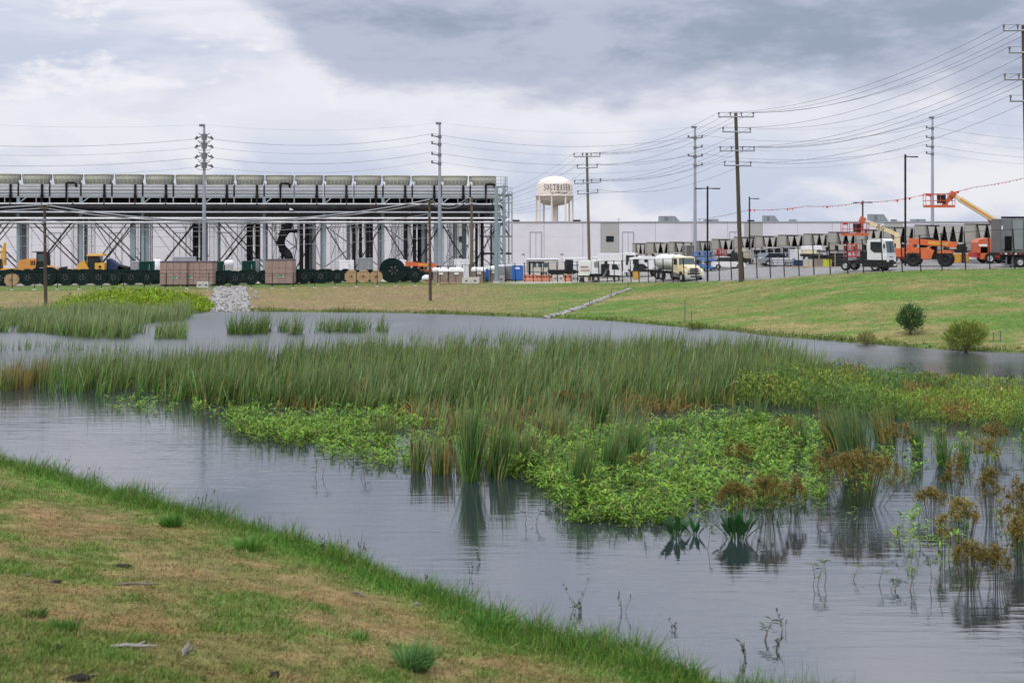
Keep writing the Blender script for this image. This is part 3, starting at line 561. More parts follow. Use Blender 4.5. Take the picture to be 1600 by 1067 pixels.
# ================================================================ water tower
def text_mesh(body, size, bold=0.0, shear=0.0):
    cu = bpy.data.curves.new('lettering', 'FONT'); cu.body = body; cu.size = size; cu.offset = bold; cu.shear = shear; cu.align_x = 'CENTER'; cu.resolution_u = 3
    ob = bpy.data.objects.new('lettering', cu); COL.objects.link(ob); dg = bpy.context.evaluated_depsgraph_get()
    me = bpy.data.meshes.new_from_object(ob.evaluated_get(dg)); bpy.data.objects.remove(ob); bpy.data.curves.remove(cu); return me
def serif_text(body, h):
    """wide slab-serif capitals made of strokes: (x0,z0,x1,z1,width) on a unit cell"""
    A, B = .25, .11
    G = {'S': [(.85, .80, .62, .96, B), (.62, .96, .32, .96, B), (.32, .96, .15, .78, A*.7), (.15, .78, .3, .58, A*.8), (.3, .58, .7, .42, A), (.7, .42, .85, .24, A*.8), (.85, .24, .66, .04, A*.6), (.66, .04, .36, .04, B), (.36, .04, .14, .22, B), (.86, .72, .86, 1., B), (.13, 0, .13, .28, B)],
         'O': [(.5, .97, .2, .8, B), (.2, .8, .12, .5, A), (.12, .5, .2, .2, A), (.2, .2, .5, .03, B), (.5, .03, .8, .2, B), (.8, .2, .88, .5, A), (.88, .5, .8, .8, A), (.8, .8, .5, .97, B)],
         'U': [(.2, .95, .2, .3, A), (.2, .3, .35, .06, A*.7), (.35, .06, .62, .05, B), (.62, .05, .8, .28, B), (.8, .28, .8, .95, B), (.0, .96, .42, .96, B), (.62, .96, .98, .96, B)],
         'T': [(.5, .04, .5, .95, A), (.05, .94, .95, .94, B), (.28, .04, .72, .04, B), (.06, .7, .06, .96, B), (.94, .7, .94, .96, B)],
         'H': [(.2, .04, .2, .96, A), (.8, .04, .8, .96, A), (.2, .5, .8, .5, B), (.0, .04, .4, .04, B), (.6, .04, 1., .04, B), (.0, .96, .4, .96, B), (.6, .96, 1., .96, B)],
         'A': [(.12, .04, .5, .98, B), (.5, .98, .84, .04, A), (.28, .34, .7, .34, B), (-.02, .04, .3, .04, B), (.62, .04, 1.04, .04, B)],
         'V': [(.16, .96, .52, .02, A), (.52, .02, .88, .96, B), (-.04, .96, .38, .96, B), (.7, .96, 1.04, .96, B)],
         'E': [(.22, .04, .22, .96, A), (.05, .04, .9, .04, B), (.05, .96, .86, .96, B), (.22, .5, .65, .5, B), (.9, .04, .92, .3, B), (.86, .7, .86, .96, B), (.65, .38, .65, .62, B)],
         'N': [(.16, .04, .16, .96, B), (.16, .92, .84, .06, A), (.84, .04, .84, .96, B), (-.02, .04, .36, .04, B), (.66, .96, 1.02, .96, B), (-.02, .96, .2, .96, B)]}
    quads = []
    for i, ch in enumerate(body):
        for (x0, z0, x1, z1, w) in G[ch]:
            sx, sz = h*.66, h; a = np.array((x0*sx, z0*sz)); b = np.array((x1*sx, z1*sz)); d = b-a; l = np.linalg.norm(d); d = d/l; n = np.array((-d[1], d[0]))*w*h*.5*.8
            a = a-d*.01*h; b = b+d*.01*h
            o = np.array(((i-(len(body)-1)/2-.5)*h*.86, 0)); quads.append([o+a-n, o+b-n, o+b+n, o+a+n])
    return quads
def build_water_tower():
    Yt = 600.; s = Yt/F; cx = (866.5-800)*s; zg = 1.0
    t = thing('water_tower', 'cream water tower with a lettered bowl standing far behind the warehouse', 'water tower', (cx, Yt, zg))
    Zt = lambda py: zz(py, Yt)-zg
    r = 29*s*.97; zr = Zt(306)
    prof = [(0.02, Zt(275.4)), (r*.35, Zt(276.2)), (r*.62, Zt(278.8)), (r*.82, Zt(282.4)), (r*.95, Zt(286.4)), (r, Zt(290)), (r, zr)]
    MB().lathe(prof[::-1], 40).build('tank', mt['tower_cream'], t)
    MB().lathe([(r, zr-.3), (r+.55, zr-.25), (r+.55, zr+.05), (r, zr+.1)][::1], 40).build('balcony_ring', mt['tower_under'], t)
    pb = [(r, zr-.3), (r*.99, Zt(309)), (r*.90, Zt(314)), (r*.70, Zt(318.5)), (r*.45, Zt(320.6)), (r*.22, Zt(321.5))]
    MB().lathe(pb[::-1], 40).build('bowl', mt['tower_under'], t)
    rr = 2.9*s; MB().lathe([(rr*.95, 0), (rr*.95, Zt(329)), (rr*1.15, Zt(325)), (rr*1.7, Zt(321)), (rr*2.0, Zt(319.6))], 20).build('riser', mt['tower_cream'], t)
    for k in range(8):
        a = R(22.5+12+45*k); x, y = math.cos(a)*(r+.1), math.sin(a)*(r+.1)
        MB().cyl((x*1.03, y*1.03, 0), (x, y, zr), 1.45*s, n=10).build('leg', mt['tower_cream'], t)
    MB().cyl((0, 0, Zt(275.6)), (0, 0, Zt(274)), .5, n=8).build('vent', mt['tower_under'], t)
    # lettering wrapped round the tank, turned a little to the right
    off = R(10)
    def wrap(pts2, zc):
        out = []
        for x, z in pts2:
            a = x/(r+.03) + off; out.append((math.sin(a)*(r+.03), -math.cos(a)*(r+.03), zc+z))
        return out
    mb = MB(); h = 10.2*s; zc = Zt(298.3)
    for q in serif_text('SOUTHAVEN', h):
        q = [p*np.array((.60, 1)) for p in q]; a, b, c, d = q; m1, m2 = (a+b)/2, (c+d)/2
        mb.add(wrap([a, m1, b, c, m2, d], zc), [(0, 1, 4, 5), (1, 2, 3, 4)])
    mb.build('lettering', mt['ink'], t)
    me = text_mesh('Top of Mississippi', 5.4*s, .035*s, .35); co = np.zeros(len(me.vertices)*3); me.vertices.foreach_get('co', co); co = co.reshape(-1, 3)
    co = np.array(wrap(co[:, :2]*np.array((.76, 1)) + np.array((.2, 0)), Zt(303.2))); me.vertices.foreach_set('co', co.ravel()); me.materials.append(mt['ink']); me.update()
    link('lettering', me, t)
build_water_tower()
# ================================================================ poles and wires
WP = {}
def steel_pole(key, px, Y, pyt, label, py_arms, side):
    x = (px-800)/F*Y; zb = gz1(x, Y); h = zz(pyt, Y)-zb
    t = thing('steel_pole', label, 'transmission pole', (x, Y, zb), TH, 'tall grey steel transmission poles')
    MB().cyl((0, 0, -.3), (0, 0, h), .29, .14, n=12).build('shaft', mt['pole_steel'], t)
    WP[key] = []
    MB().box((-.25*(1 if side == 'dead' else .6), 0, h-.1), (.7, .3, .3)).build('cap_bracket', mt['galv_dark'], t); WP[key].append((Vector((x, Y, zb+h)),)*2)
    for py in py_arms:
        z = zz(py, Y)-zb
        if side == 'dead':
            MB().cyl((0, 0, z-.35), (0, 0, z+.4), .34, n=10).build('collar', mt['galv_dark'], t)
            ends = []
            for s_ in (-1, 1):
                e = Vector((s_*1.1, 0, z-.25)); MB().cyl((s_*.4, 0, z+.05), e, .09, n=6).build('insulator_string', mt['insulator'], t)
                MB().tube([(s_*.3, 0, z+.1), (s_*.45, 0, z+.35), (s_*.7, 0, z+.5)], .05, 5).build('jumper_arm', mt['galv_dark'], t)
                MB().cyl(e, e+Vector((-s_*.3, 0, .35)), .13, n=6).build('corona_ring', mt['insulator'], t); ends.append(e)
            MB().tube([ends[0], (-.6, -.3, z-.55), (0, -.5, z-.6), (.6, -.3, z-.55), ends[1]], .03, 4).build('jumper', mt['wire'], t)
            WP[key].append(tuple(Vector((x + e.x*CT, Y + e.x*ST, zb+e.z)) for e in ends))
        else:
            s_ = -1 if side == 'left' else 1; both = (py in py_arms[::2]) and side == 'both'
            for q in ((-1, 1) if both else (s_,)):
                MB().cyl((q*.25, -.1, z), (q*1.0, -.1, z+.12), .09, n=6).build('insulator_arm', mt['insulator'], t)
                MB().cyl((q*1.0, -.1, z+.0), (q*1.0, -.1, z+.4), .12, n=6).build('insulator', mt['insulator'], t)
            MB().cyl((0, 0, z-.2), (0, 0, z+.2), .25, n=10).build('collar', mt['galv_dark'], t)
            p = Vector((x + s_*1.0*CT, Y-.1, zb+z+.4)); WP[key].append((p, p))
    return t
steel_pole('S1', 319, 177, 195, 'grey steel pole with dead-end insulators in front of the cooling cells, by tan crates', (214.5, 228, 244, 258.5), 'dead')
steel_pole('S2', 687, 186, 192, 'slim grey steel pole crossing the right part of the cooling row', (214, 226, 242.5, 256), 'left')
steel_pole('S3', 1086, 203, 198, 'grey steel pole rising behind the water truck and chillers', (216, 231, 245, 259), 'both')
steel_pole('S4', 1457, 216, 183, 'grey steel pole behind the highest orange lift basket', (201, 216, 230, 241), 'left')
WP['S0'] = [(Vector((-92, 158, q[0].z+2.2)),)*2 for q in WP['S1']]; WP['S5'] = [(Vector((112, 232, q[0].z+.4)),)*2 for q in WP['S4']]
def wire(a, b, sag, r, name, label, cat, group, m='wire', n=18):
    pts = []
    for i in range(n+1):
        t = i/n; p = a.lerp(b, t); p.z -= sag*4*t*(1-t); pts.append(p)
    o = MB().tube([p-a for p in pts], r, 4).build(name, mt[m], None, a); tag(o, label, cat, group); return o
SPN = {('S0', 'S1'): 'left of the steel pole by the tan crates', ('S1', 'S2'): 'between the two steel poles above the cooling cells', ('S2', 'S3'): 'spanning past the water tower between steel poles', ('S3', 'S4'): 'between the two steel poles on the right', ('S4', 'S5'): 'right of the rightmost steel pole'}
LV = ['topmost thin ground wire', 'high transmission wire', 'second transmission wire down', 'third transmission wire down', 'lowest transmission wire']
for (a, b), txt in SPN.items():
    for k in range(5):
        p, q = WP[a][k][1], WP[b][k][0]
        sg = (1.6 if k else 1.1) * ((q-p).length/40)
        wire(p, q, sg, (.017 if k else .010), 'transmission_wire', f'{LV[k]} {txt}', 'power line', 'wires of the steel pole line', 'wire' if k in (1, 3) else 'wire_light')
LA = Vector((13.6, -28.3, 0)).normalized()                            # along the wooden line
def wood_pole(key, x, Y, h, label, arms, r=.17, mat='wood_pole', arm_dir=(1, 0), lean=0., pxpm=1.):
    zb = gz1(x, Y); t = thing('utility_pole', label, 'utility pole', (x, Y, zb), 0, 'wooden utility poles')
    MB().cyl((0, 0, -.3), (lean, 0, h), r*1.15, r*.8, n=10).build('shaft', mt[mat], t)
    WP[key] = []
    for (z, w, n, tilt) in arms:
        d = Vector((arm_dir[0], arm_dir[1], 0)).normalized(); off = Vector((lean*z/h, -.2, 0))
        a, b = off+Vector((0, 0, z-tilt))-d*w/2, off+Vector((0, 0, z+tilt))+d*w/2
        MB().cyl(a, b, .075, n=4).build('crossarm', mt['pole_steel'], t)
        pts = [a.lerp(b, f) for f in ((.02, .34, .65, .98) if n == 4 else (.03, .97))]
        for p in pts:
            o = MB(); o.cyl(p, p+Vector((0, 0, .42)), .05, n=5); o.cyl(p+Vector((0, 0, .26)), p+Vector((0, 0, .44)), .10, .08, n=6); o.build('insulator', mt['insulator'], t)
            q = Vector((x, Y, zb))+p+Vector((0, 0, .44)); WP[key].append((q, q))
        MB().tube([p+Vector((0, 0, .42)) for p in pts], .012, 4).build('tie_wire', mt['wire'], t)
    return t
def arms_for(Y, zb, lst): return [(zz(py, Y)-zb, w/F*Y, n, tl) for py, w, n, tl in lst]
def wood_line():
    Y1, Y2, Y3 = 170.0, 143.5, 105.0
    x1, x2, x3 = (921.5-800)/F*Y1, (1158-800)/F*Y2, (1610-800)/F*Y3
    z1, z2, z3 = gz1(x1, Y1), gz1(x2, Y2), gz1(x3, Y3)
    wood_pole('W1', x1, Y1, zz(239, Y1)-z1, 'wooden pole with four steel crossarms right of the water tower', arms_for(Y1, z1, [(245, 42, 4, 0.02), (262.5, 33, 2, .05), (286, 42, 4, .10), (302.5, 33, 2, .08)]), .175, 'wood_pole_pale', lean=-.35)
    wood_pole('W2', x2, Y2, zz(177, Y2)-z2, 'tall dark wooden pole with four crossarms at the right of the centre', arms_for(Y2, z2, [(183, 56, 4, 0), (206.5, 45, 2, -.03), (236, 55, 4, 0), (259, 43, 2, -.02)]), .205, lean=-.55)
    wood_pole('W3', x3, Y3, zz(40, Y3)-z3, 'nearest dark wooden pole, cut by the right edge of the photo', arms_for(Y3, z3, [(48.5, 68, 4, 0), (83, 52, 2, 0), (125, 68, 4, 0), (158.5, 52, 2, 0)]), .2, lean=-.5)
    Y0_, px0 = 192., 736; x0 = (px0-800)/F*Y0_; z0 = gz1(x0, Y0_)
    wood_pole('W0', x0, Y0_, zz(308, Y0_)-z0, 'pale thin wooden pole in front of the right end of the cooling row', [(zz(318, Y0_)-z0, 1.2, 2, 0)], .20, 'wood_pole_pale', lean=.1)
    for a, b in (('W1', 'W2'), ('W2', 'W3')):
        where = 'left of the tallest dark wooden pole' if a == 'W1' else 'right of the tallest dark wooden pole'
        for k in range(12):
            p, q = WP[a][k][1], WP[b][k][0]
            if a == 'W1': nm = f'{nth(k+1)} overhead wire from the top, {where}'
            else: nm = f'{nth(k+1)} overhead wire from the top, {where}'
            wire(p, q, 1.25*((q-p).length/32) + .12*(k % 3), .0135, 'power_wire', nm, 'power line', 'wires of the wooden pole line')
    for k in range(12):
        p = WP['W1'][k][1]; q = Vector((x0-6+1.2*(k % 4), Y0_+16, zz(308+10*(k//4)+2*(k % 4), Y0_+16)))
        if k in (2, 6, 9): continue
        q = WP['W0'][k % 2][0] + Vector((0, 0, -.6*(k//4)))
        wire(p, q, 1.1 + .2*(k % 3), .0115, 'power_wire', f'{nth(k+1)} overhead wire from the top, above the water tower', 'power line', 'wires of the wooden pole line')
wood_line()
def front_poles():
    P = {}
    for key, px, py, pyt, lab in (('P1', 71.5, 478, 320, 'short dark wooden pole standing on the bank in front of the orange loader'), ('P2', 672.5, 470, 312, 'dark wooden pole standing on the bank beside the green cable reels')):
        x, Y, z = hit(px, py); h = zz(pyt, Y)-z
        t = thing('utility_pole', lab, 'utility pole', (x, Y, z), 0, 'wooden utility poles')
        MB().cyl((0, 0, -.4), (-.12, 0, h), .175, .13, n=10).build('shaft', mt['wood_pole'], t)
        MB().box((-.1, -.2, h-.25), (.9, .12, .14)).build('crossarm', mt['wood_pole'], t)
        for q in (-.5, .3): MB().cyl((q, -.2, h-.2), (q, -.2, h+.05), .07, n=6).build('insulator', mt['insulator'], t)
        MB().box((-.1, -.2, h-1.6), (.35, .25, .5)).build('clamp_box', mt['galv_dark'], t)
        P[key] = Vector((x-.1, Y-.2, z+h))
    left = Vector((-118, 142, P['P1'].z-1.4)); right = Vector((70, 168, P['P2'].z+2))
    for k, dz in enumerate((0, -.35, -1.5, -3.0, -4.0)):
        d = Vector((0, 0, dz)); w = ('thick pale cable', 'lower pale cable', 'lowest sagging cable', 'thin pale wire', 'lowest thin pale wire')[k]
        wire(P['P1']+d, P['P2']+d, (1.9, 1.7, 1.5, .5, .5)[k], (.06, .05, .025, .016, .016)[k], 'service_cable', f'{w} strung between the two short poles on the bank', 'cable', 'cables between the short bank poles', 'wire_light', 26)
        wire(left+d, P['P1']+d, .9, (.06, .05, .025, .016, .016)[k], 'service_cable', f'{w} running left from the pole before the orange loader', 'cable', 'cables between the short bank poles', 'wire_light')
        if k < 2: wire(P['P2']+d, WP['W0'][0][0]+Vector((0, 0, .3+dz)), .8, .04, 'service_cable', f'{w} from the bank pole to the pale thin pole', 'cable', 'cables between the short bank poles', 'wire_light')
front_poles()
def lamp_post(px, Y, pyt, heads, label, base=None):
    x, y, z = at(px, Y); h = zz(pyt, Y)-z
    t = thing('lamp_post', label, 'lamp post', (x, y, z), 0, 'black parking-lot lamp posts')
    MB().box((0, 0, h/2), (.175, .175, h+.4)).build('pole', mt['lamp_black'], t)
    for s_ in heads:
        MB().box((s_*.45, 0, h-.05), (.9, .1, .1)).build('arm', mt['lamp_black'], t); MB().box((s_*.95, 0, h-.06), (.75, .38, .12)).build('lamp_head', mt['lamp_black'], t)
    return t
lamp_post(1105.5, 150, 294, (-1, 1), 'black lamp post with two heads, left of the tall wooden pole')
lamp_post(1171, 196, 310, (1,), 'black lamp post with one arm, just right of the tall wooden pole')
lamp_post(1348, 196, 316, (-1, 1), 'short black lamp post behind the middle lift basket')
lamp_post(1414.5, 150, 244.5, (1,), 'tallest black lamp post, its single arm pointing right')
# ================================================================ fences
def fence(name, path, label, spacing_px, heights, lean=0.):
    pts = [hit(px, py) for px, py in path]; V_ = [Vector(p) for p in pts]
    t = thing(name, label, 'fence', V_[0]); o = V_[0]
    posts = []
    for px in spacing_px:
        for (pa, va), (pb, vb) in zip(zip([p[0] for p in path], V_), zip([p[0] for p in path[1:]], V_[1:])):
            if pa <= px <= pb:
                f = (px-pa)/(pb-pa); p = va.lerp(vb, f); p.z = gz1(p.x, p.y); h = float(np.interp(px, *heights)); posts.append((p-o, h)); break
    for p, h in posts:
        dx = lean*h*random.uniform(.6, 1.3); MB().cyl(p-Vector((0, 0, .2)), p+Vector((dx, 0, h)), .045 if h < 2.1 else .06, n=6).build('post', mt['fence'], t)
        if h < 2.1: MB().box(p+Vector((0, -.05, .05)), (.3, .3, .16)).build('footing', mt['concrete'], t)
    r = MB(); w = MB()
    for (p, h), (q, g) in zip(posts[:-1], posts[1:]):
        a, b = p+Vector((lean*h, 0, h-.06)), q+Vector((lean*g, 0, g-.06)); r.cyl(a, b, .022, n=4, caps=False)
        d = Vector((q.x-p.x, q.y-p.y, 0)); L_ = d.length; n = max(2, int(L_/.33))
        for i in range(-n, n+1):                                    # woven wire, both ways
            for s_ in (1, -1):
                x0, x1 = i/n, i/n + min(h, g)/L_
                z0, z1 = 0., 1.
                if x0 < 0: z0 = -x0/(x1-x0); x0 = 0
                if x1 > 1: z1 = z0 + (1-x0)/(x1-x0)*(1-z0) if x1 > x0 else 1; x1 = 1
                if x1 <= x0: continue
                A = (p.lerp(q, x0 if s_ > 0 else 1-x0)); B = (p.lerp(q, x1 if s_ > 0 else 1-x1))
                hA, hB = (h, g)
                w.cyl(A+Vector((lean*h*z0, .01*s_, .06+(h-.15)*z0)), B+Vector((lean*h*z1, .01*s_, .06+(h-.15)*z1)),   .0035, n=3, caps=False)
    r.build('rail', mt['fence'], t); w.build('wire_mesh', mt['chain'], t, stuff=True)
lp = [-16, 18.5, 53.4, 88.6, 123, 157, 191.5, 225, 258.7, 292, 326, 359, 392, 425, 458, 490.8, 522, 555, 587.7, 617.5, 648.7, 684]
fence('wire_fence', [(-30, 455), (0, 453.8), (300, 452), (460, 451), (650, 446.6), (690, 445)], 'low wire fence along the bank in front of the green cable reels', lp, ([0, 700], [1.85, 1.75]))
rp = [690, 701, 712, 723, 734, 745, 756, 767, 778, 790, 806, 821, 834.5, 848, 859.5, 872, 884, 893, 903, 913, 927, 938, 951, 962, 974, 987, 999, 1014, 1026, 1038, 1053, 1070, 1088, 1107, 1125, 1144, 1162.5, 1183.5, 1204.6, 1226, 1249, 1272.6, 1298, 1325, 1350, 1380, 1410, 1439, 1472, 1509, 1547, 1586, 1626]
fence('chain_link_fence', [(690, 443.2), (740, 442), (800, 440.6), (900, 440.6), (1000, 441.2), (1088, 440), (1162, 437.5), (1250, 431), (1322, 428), (1407, 425.5), (1470, 423), (1546, 421), (1640, 419.5)], 'tall black chain-link fence along the top of the green bank', rp, ([690, 821, 1088, 1183, 1298, 1407, 1546, 1640], [2.2, 2.35, 2.65, 2.9, 3.15, 3.4, 3.85, 4.0]), -.045)
# ================================================================ yard: reels, crates, boxes
def reel_thing(wood):
    t = thing('cable_reel', 'cable reel with round flanges on the yard', 'cable reel', (0, 0, 0), 0, 'bare wooden cable reels' if wood else 'dark green cable reels along the fence')
    r, w = 1.0, .62; m = mt['reel_wood'] if wood else mt['reel_green']
    def ring(y0, y1, ro, ri, n=28):
        mb = MB(); prof = [(ri, y0), (ro, y0), (ro, y1), (ri, y1), (ri, y0)]
        mb.lathe(prof, n, smooth=False); mb.v = [(x, -z, y) for x, y, z in mb.v]; return mb
    for s in (-1, 1):
        f = ring(s*w-.06, s*w+.06, r, .10); o = f.build('flange', m, t, (0, 0, r))
        k = MB()
        if wood:
            for j in range(8): k.box((-.875+j*.25, -s*w-s*.075, 0), (.235, .03, 2*math.sqrt(max(.05, 1-(-.875+j*.25)**2))*.94))
            if s > 0: k.build('plank', m, o)
        b = MB()
        for j in range(6):
            a = j*math.pi/3+.2; b.cyl((math.cos(a)*.30, -s*w-s*.05, math.sin(a)*.30), (math.cos(a)*.30, -s*w-s*.14, math.sin(a)*.30), .05, n=6)
            if not wood: b.box((math.cos(a)*.30, -s*w-s*.075, math.sin(a)*.30), (.20, .03, .045), (0, -a, 0))
        if s > 0: b.build('bolt', mt['bolt'] if not wood else mt['char'], o, stuff=True)
        if s > 0:
            h = MB(); h.cyl((0, -s*w-s*.03, 0), (0, -s*w-s*.1, 0), .2 if not wood else .14, n=14); h.build('hub', mt['chassis'] if not wood else mt['char'], o)
            if not wood: ring(s*w+.055, s*w+.085, .62, .58, 24).build('rim_band', mt['reel_green'], o)
    mb = MB(); mb.cyl((0, -w+.06, r), (0, w-.06, r), .5, n=20); mb.build('drum', m, t)
    mb = MB()
    for j in range(7): y = -w+.1+j*(2*w-.2)/6; mb.cyl((0, y-.075, r), (0, y+.075, r), .78-.03*(j % 2), n=20)
    mb.build('wound_cable', mt['cable_black'], t); return t
def reels():
    g = [(3, 447, 12.5), (27.5, 443.5, 11), (43.6, 446.5, 12.3), (57, 444, 12), (76, 446.5, 14.5), (104.6, 446, 12.8), (129, 445.8, 12.6), (154.7, 445.8, 12.6), (180.5, 445.6, 12.4), (205, 445.4, 12), (229, 445, 11.5), (243, 444, 11.2),
         (344, 446, 11.5), (367, 445.6, 11.2), (392.5, 445.2, 12), (412, 443.5, 10.5), (460, 443.6, 11), (475, 443.5, 11.5), (489, 442.5, 11), (503, 443, 11.3), (527, 442.5, 10.6), (557, 440.5, 9.5), (578, 440, 9.5), (632, 440, 12), (648.5, 441.2, 11.6), (15.5, 443.5, 11.5), (90.5, 443.4, 11.3), (117, 443, 11), (142, 443, 11.4), (168, 442.8, 11.2), (193, 442.6, 11), (217, 442.4, 10.8), (467, 441, 10.4), (513, 441, 10.3), (540, 440, 10), (355, 443, 10.4), (380, 442.6, 10.4)]
    tot = 0; first = None
    for k, (px, py, rp) in enumerate(sorted(g)):
        x, y, z = hit(px, py); r = rp*y/F; rz = R(random.uniform(-14, 16)); tot += 1
        lab = f'dark green cable reel, {nth(tot)} from the left end of the row behind the low fence'
        if first is None: first = reel_thing(False); first['label'] = lab; o = first; o.location = (x, y, z); o.rotation_euler.z = rz; o.scale = (r, 1, r)
        else: o = dup(first, (x, y, z), rz, lab)
        o.scale = (r, r*random.uniform(.8, 1.1), r)
        for ch in o.children:
            if ch.name.startswith('flange'): ch.rotation_euler.y = random.uniform(0, 6.28)
    x, y, z = hit(613, 441.5); o = dup(first, (x, y, z), R(16), 'largest dark green cable reel, standing beside the orange telehandler'); r = 19*y/F; o.scale = (r, 1.15, r)
    w = None
    for px, py, rp, lab in ((18.6, 447.5, 10, 'bare wooden cable reel below the yellow excavator boom'), (549.5, 442.6, 10.5, 'bare wooden cable reel, left one of three together'), (568, 442.6, 10.3, 'bare wooden cable reel, middle one of three together'), (587.5, 442.4, 10, 'bare wooden cable reel beside the largest green reel')):
        x, y, z = hit(px, py); r = rp*y/F
        if w is None: w = reel_thing(True); w['label'] = lab; o = w; o.location = (x, y, z); o.rotation_euler.z = R(6)
        else: o = dup(w, (x, y, z), R(random.uniform(-6, 10)), lab)
        o.scale = (r, r*.8, r)
reels()
def px_box(px0, px1, pyb, pyt, depth=None, Y=None):
    """footprint and height in metres of a thing seen between two photo columns"""
    if Y is None: x, y, z = hit((px0+px1)/2, pyb)
    else: x, y, z = at((px0+px1)/2, Y)
    w = (px1-px0)/F*y; h = zz(pyt, y)-z
    return (x, y + (depth or w)*.5, z), w, h
def crates():
    for (a, b, pb, pt, lab, logo) in ((250, 292, 447.5, 408.5, 'big brown wrapped crate, left half of the pair by the steel pole', .56), (292, 332.5, 447.2, 408.5, 'big brown wrapped crate, right half of the pair by the steel pole', .12), (414.5, 457.5, 445.5, 405.5, 'big brown wrapped crate standing alone right of the stone chute', .58)):
        loc, w, h = px_box(a, b, pb, pt, 2.4); t = thing('crate', lab, 'crate', loc, 0, 'big brown wrapped crates'); d = 2.4
        MB().box((0, 0, h/2), (w-.1, d-.1, h-.14)).build('core', mt['crate_dark'], t)
        nx, nz = 4, 3
        for i in range(nx):
            for j in range(nz):
                hh = (h-.35)/nz
                MB().box((-w/2+w*(i+.5)/nx, -d/2+.0, .2+hh*(j+.5)), (w/nx-.035, .09+.03*((i+j) % 2), hh-.035)).build('panel', mt['crate'], t)
        for s in (-1, 1):
            for j in range(nz): hh = (h-.35)/nz; MB().box((s*(w/2-.02), 0, .2+hh*(j+.5)), (.08, d-.1, hh-.04)).build('side_panel', mt['crate'], t)
        MB().box((0, 0, h-.07), (w+.06, d+.06, .13)).build('lid', mt['crate_dark'], t)
        for k in range(4): MB().box((-w/2+.25+k*(w-.5)/3, 0, .1), (.18, d, .2)).build('skid', mt['crate_dark'], t)
        lx = -w/2+w*logo
        lg = MB(); lg.box((lx, -d/2-.085, h*.35), (.62, .02, .2)); lo = lg.build('label_patch', mt['sign_white'], t)
        MB().prism([(lx-.34, h*.35-.02), (lx+.1, h*.35-.05), (lx+.34, h*.35+.1), (lx+.02, h*.35+.14), (lx-.16, h*.35+.28)], -d/2-.12, -d/2-.10).build('logo', mt['logo_green'], lo)
crates()
def container(px0, px1, pyb, pyt, m, lab, Y=None, name='container', ribs=6, depth=2.2, top=None, cat='container'):
    loc, w, h = px_box(px0, px1, pyb, pyt, depth, Y); t = thing(name, lab, cat, loc, TH)
    MB().box((0, 0, h/2+.05), (w-.1, depth-.1, h-.1)).build('body', mt[m], t)
    for k in range(ribs): MB().box((-w/2+w*(k+.5)/ribs, -depth/2+.02, h/2+.05), (w/ribs*.55, .08, h*.84)).build('panel', mt[m], t)
    MB().box((0, 0, h-.03), (w, depth, .1)).build('roof', mt[top or m], t); MB().box((0, 0, .08), (w, depth, .16)).build('base_rail', mt[top or m], t)
    for s in (-1, 1): MB().box((s*(w/2-.04), -depth/2+.02, h/2), (.1, .1, h)).build('corner_post', mt[top or m], t)
    if w > 1.2: MB().box((w*.22, -depth/2-.04, h*.5), (.06, .05, h*.7)).build('lock_bar', mt['galv'], t)
    return t
container(215.5, 237, 0, 409, 'box_green', 'dark green metal container behind the reels, left of the brown crate pair', 180, depth=2.4)
container(332.5, 353, 0, 409, 'box_green', 'dark green metal container just right of the brown crate pair', 181)
container(376.5, 397, 0, 408.5, 'box_green', 'dark green metal container behind the reels near the stone chute', 181)
container(557, 581, 0, 404, 'box_grey', 'mid grey metal cabinet behind the three wooden reels', 190, 'cabinet', 2, cat='cabinet')
container(528, 551, 0, 407.5, 'box_white', 'white equipment cabinet behind the reels, left of the grey cabinet', 190, 'cabinet', 3, cat='cabinet')
container(397, 404, 0, 405.5, 'box_grey', 'narrow pale grey cabinet next to a dark green container', 184, 'cabinet', 1, 1.2, cat='cabinet')
container(202.5, 215, 0, 409, 'galv', 'galvanised cabinet touching the left side of a green container', 181, 'cabinet', 2, cat='cabinet')
container(709, 731, 0, 406, 'box_white', 'white equipment cabinet behind the wrapped pallets', 192, 'cabinet', 2, cat='cabinet')
container(621, 633, 0, 407, 'box_white', 'white box behind the largest green reel', 192, 'cabinet', 1, cat='cabinet')
container(268, 303, 0, 402, 'galv', 'long pale tank frame behind the brown crate pair', 186, 'tank_frame', 4, cat='tank')
t = thing('white_tank', 'small white tank standing between the green container and the reels', 'tank', at(358, 180))
MB().lathe([(.02, 0), (.52, 0), (.52, 2.0), (.62, 2.05), (.62, 2.5), (.4, 2.66), (.02, 2.7)][::1], 18).build('shell', mt['box_white'], t); MB().cyl((0, 0, 2.68), (0, 0, 2.8), .2, n=10).build('lid', mt['galv'], t)
t = thing('water_tank', 'small white tank behind the left reels, beside the brown crates', 'tank', at(246, 186))
MB().lathe([(.02, 0), (.6, 0), (.6, 2.3), (.4, 2.6), (.02, 2.7)], 18).build('shell', mt['box_white'], t); MB().cyl((0, 0, 2.66), (0, 0, 2.78), .2, n=10).build('lid', mt['galv'], t)
def concrete_block(px0, px1, pyb, pyt, lab):
    loc, w, h = px_box(px0, px1, pyb, pyt, .8); t = thing('concrete_block', lab, 'concrete block', loc, R(3), 'pale concrete blocks by the fence')
    n = 2
    for k in range(n):
        MB().box((-w/2+w*(k+.5)/n, 0, h*.5), (w/n-.03, .8, h), top=(.97, .86)).build('block', mt['concrete'], t); 
        MB().box((-w/2+w*(k+.5)/n, -.41, h*.45), (.25, .03, .12)).build('lifting_slot', mt['char'], t)
concrete_block(307, 326.5, 449.5, 440.5, 'pale concrete block at the foot of the left steel pole')
concrete_block(721.5, 749, 443, 433.5, 'pale concrete block beside the wrapped pallets at the fence')
concrete_block(767.5, 788.5, 440.8, 431, 'pale concrete block left of the blue toilet cabin')
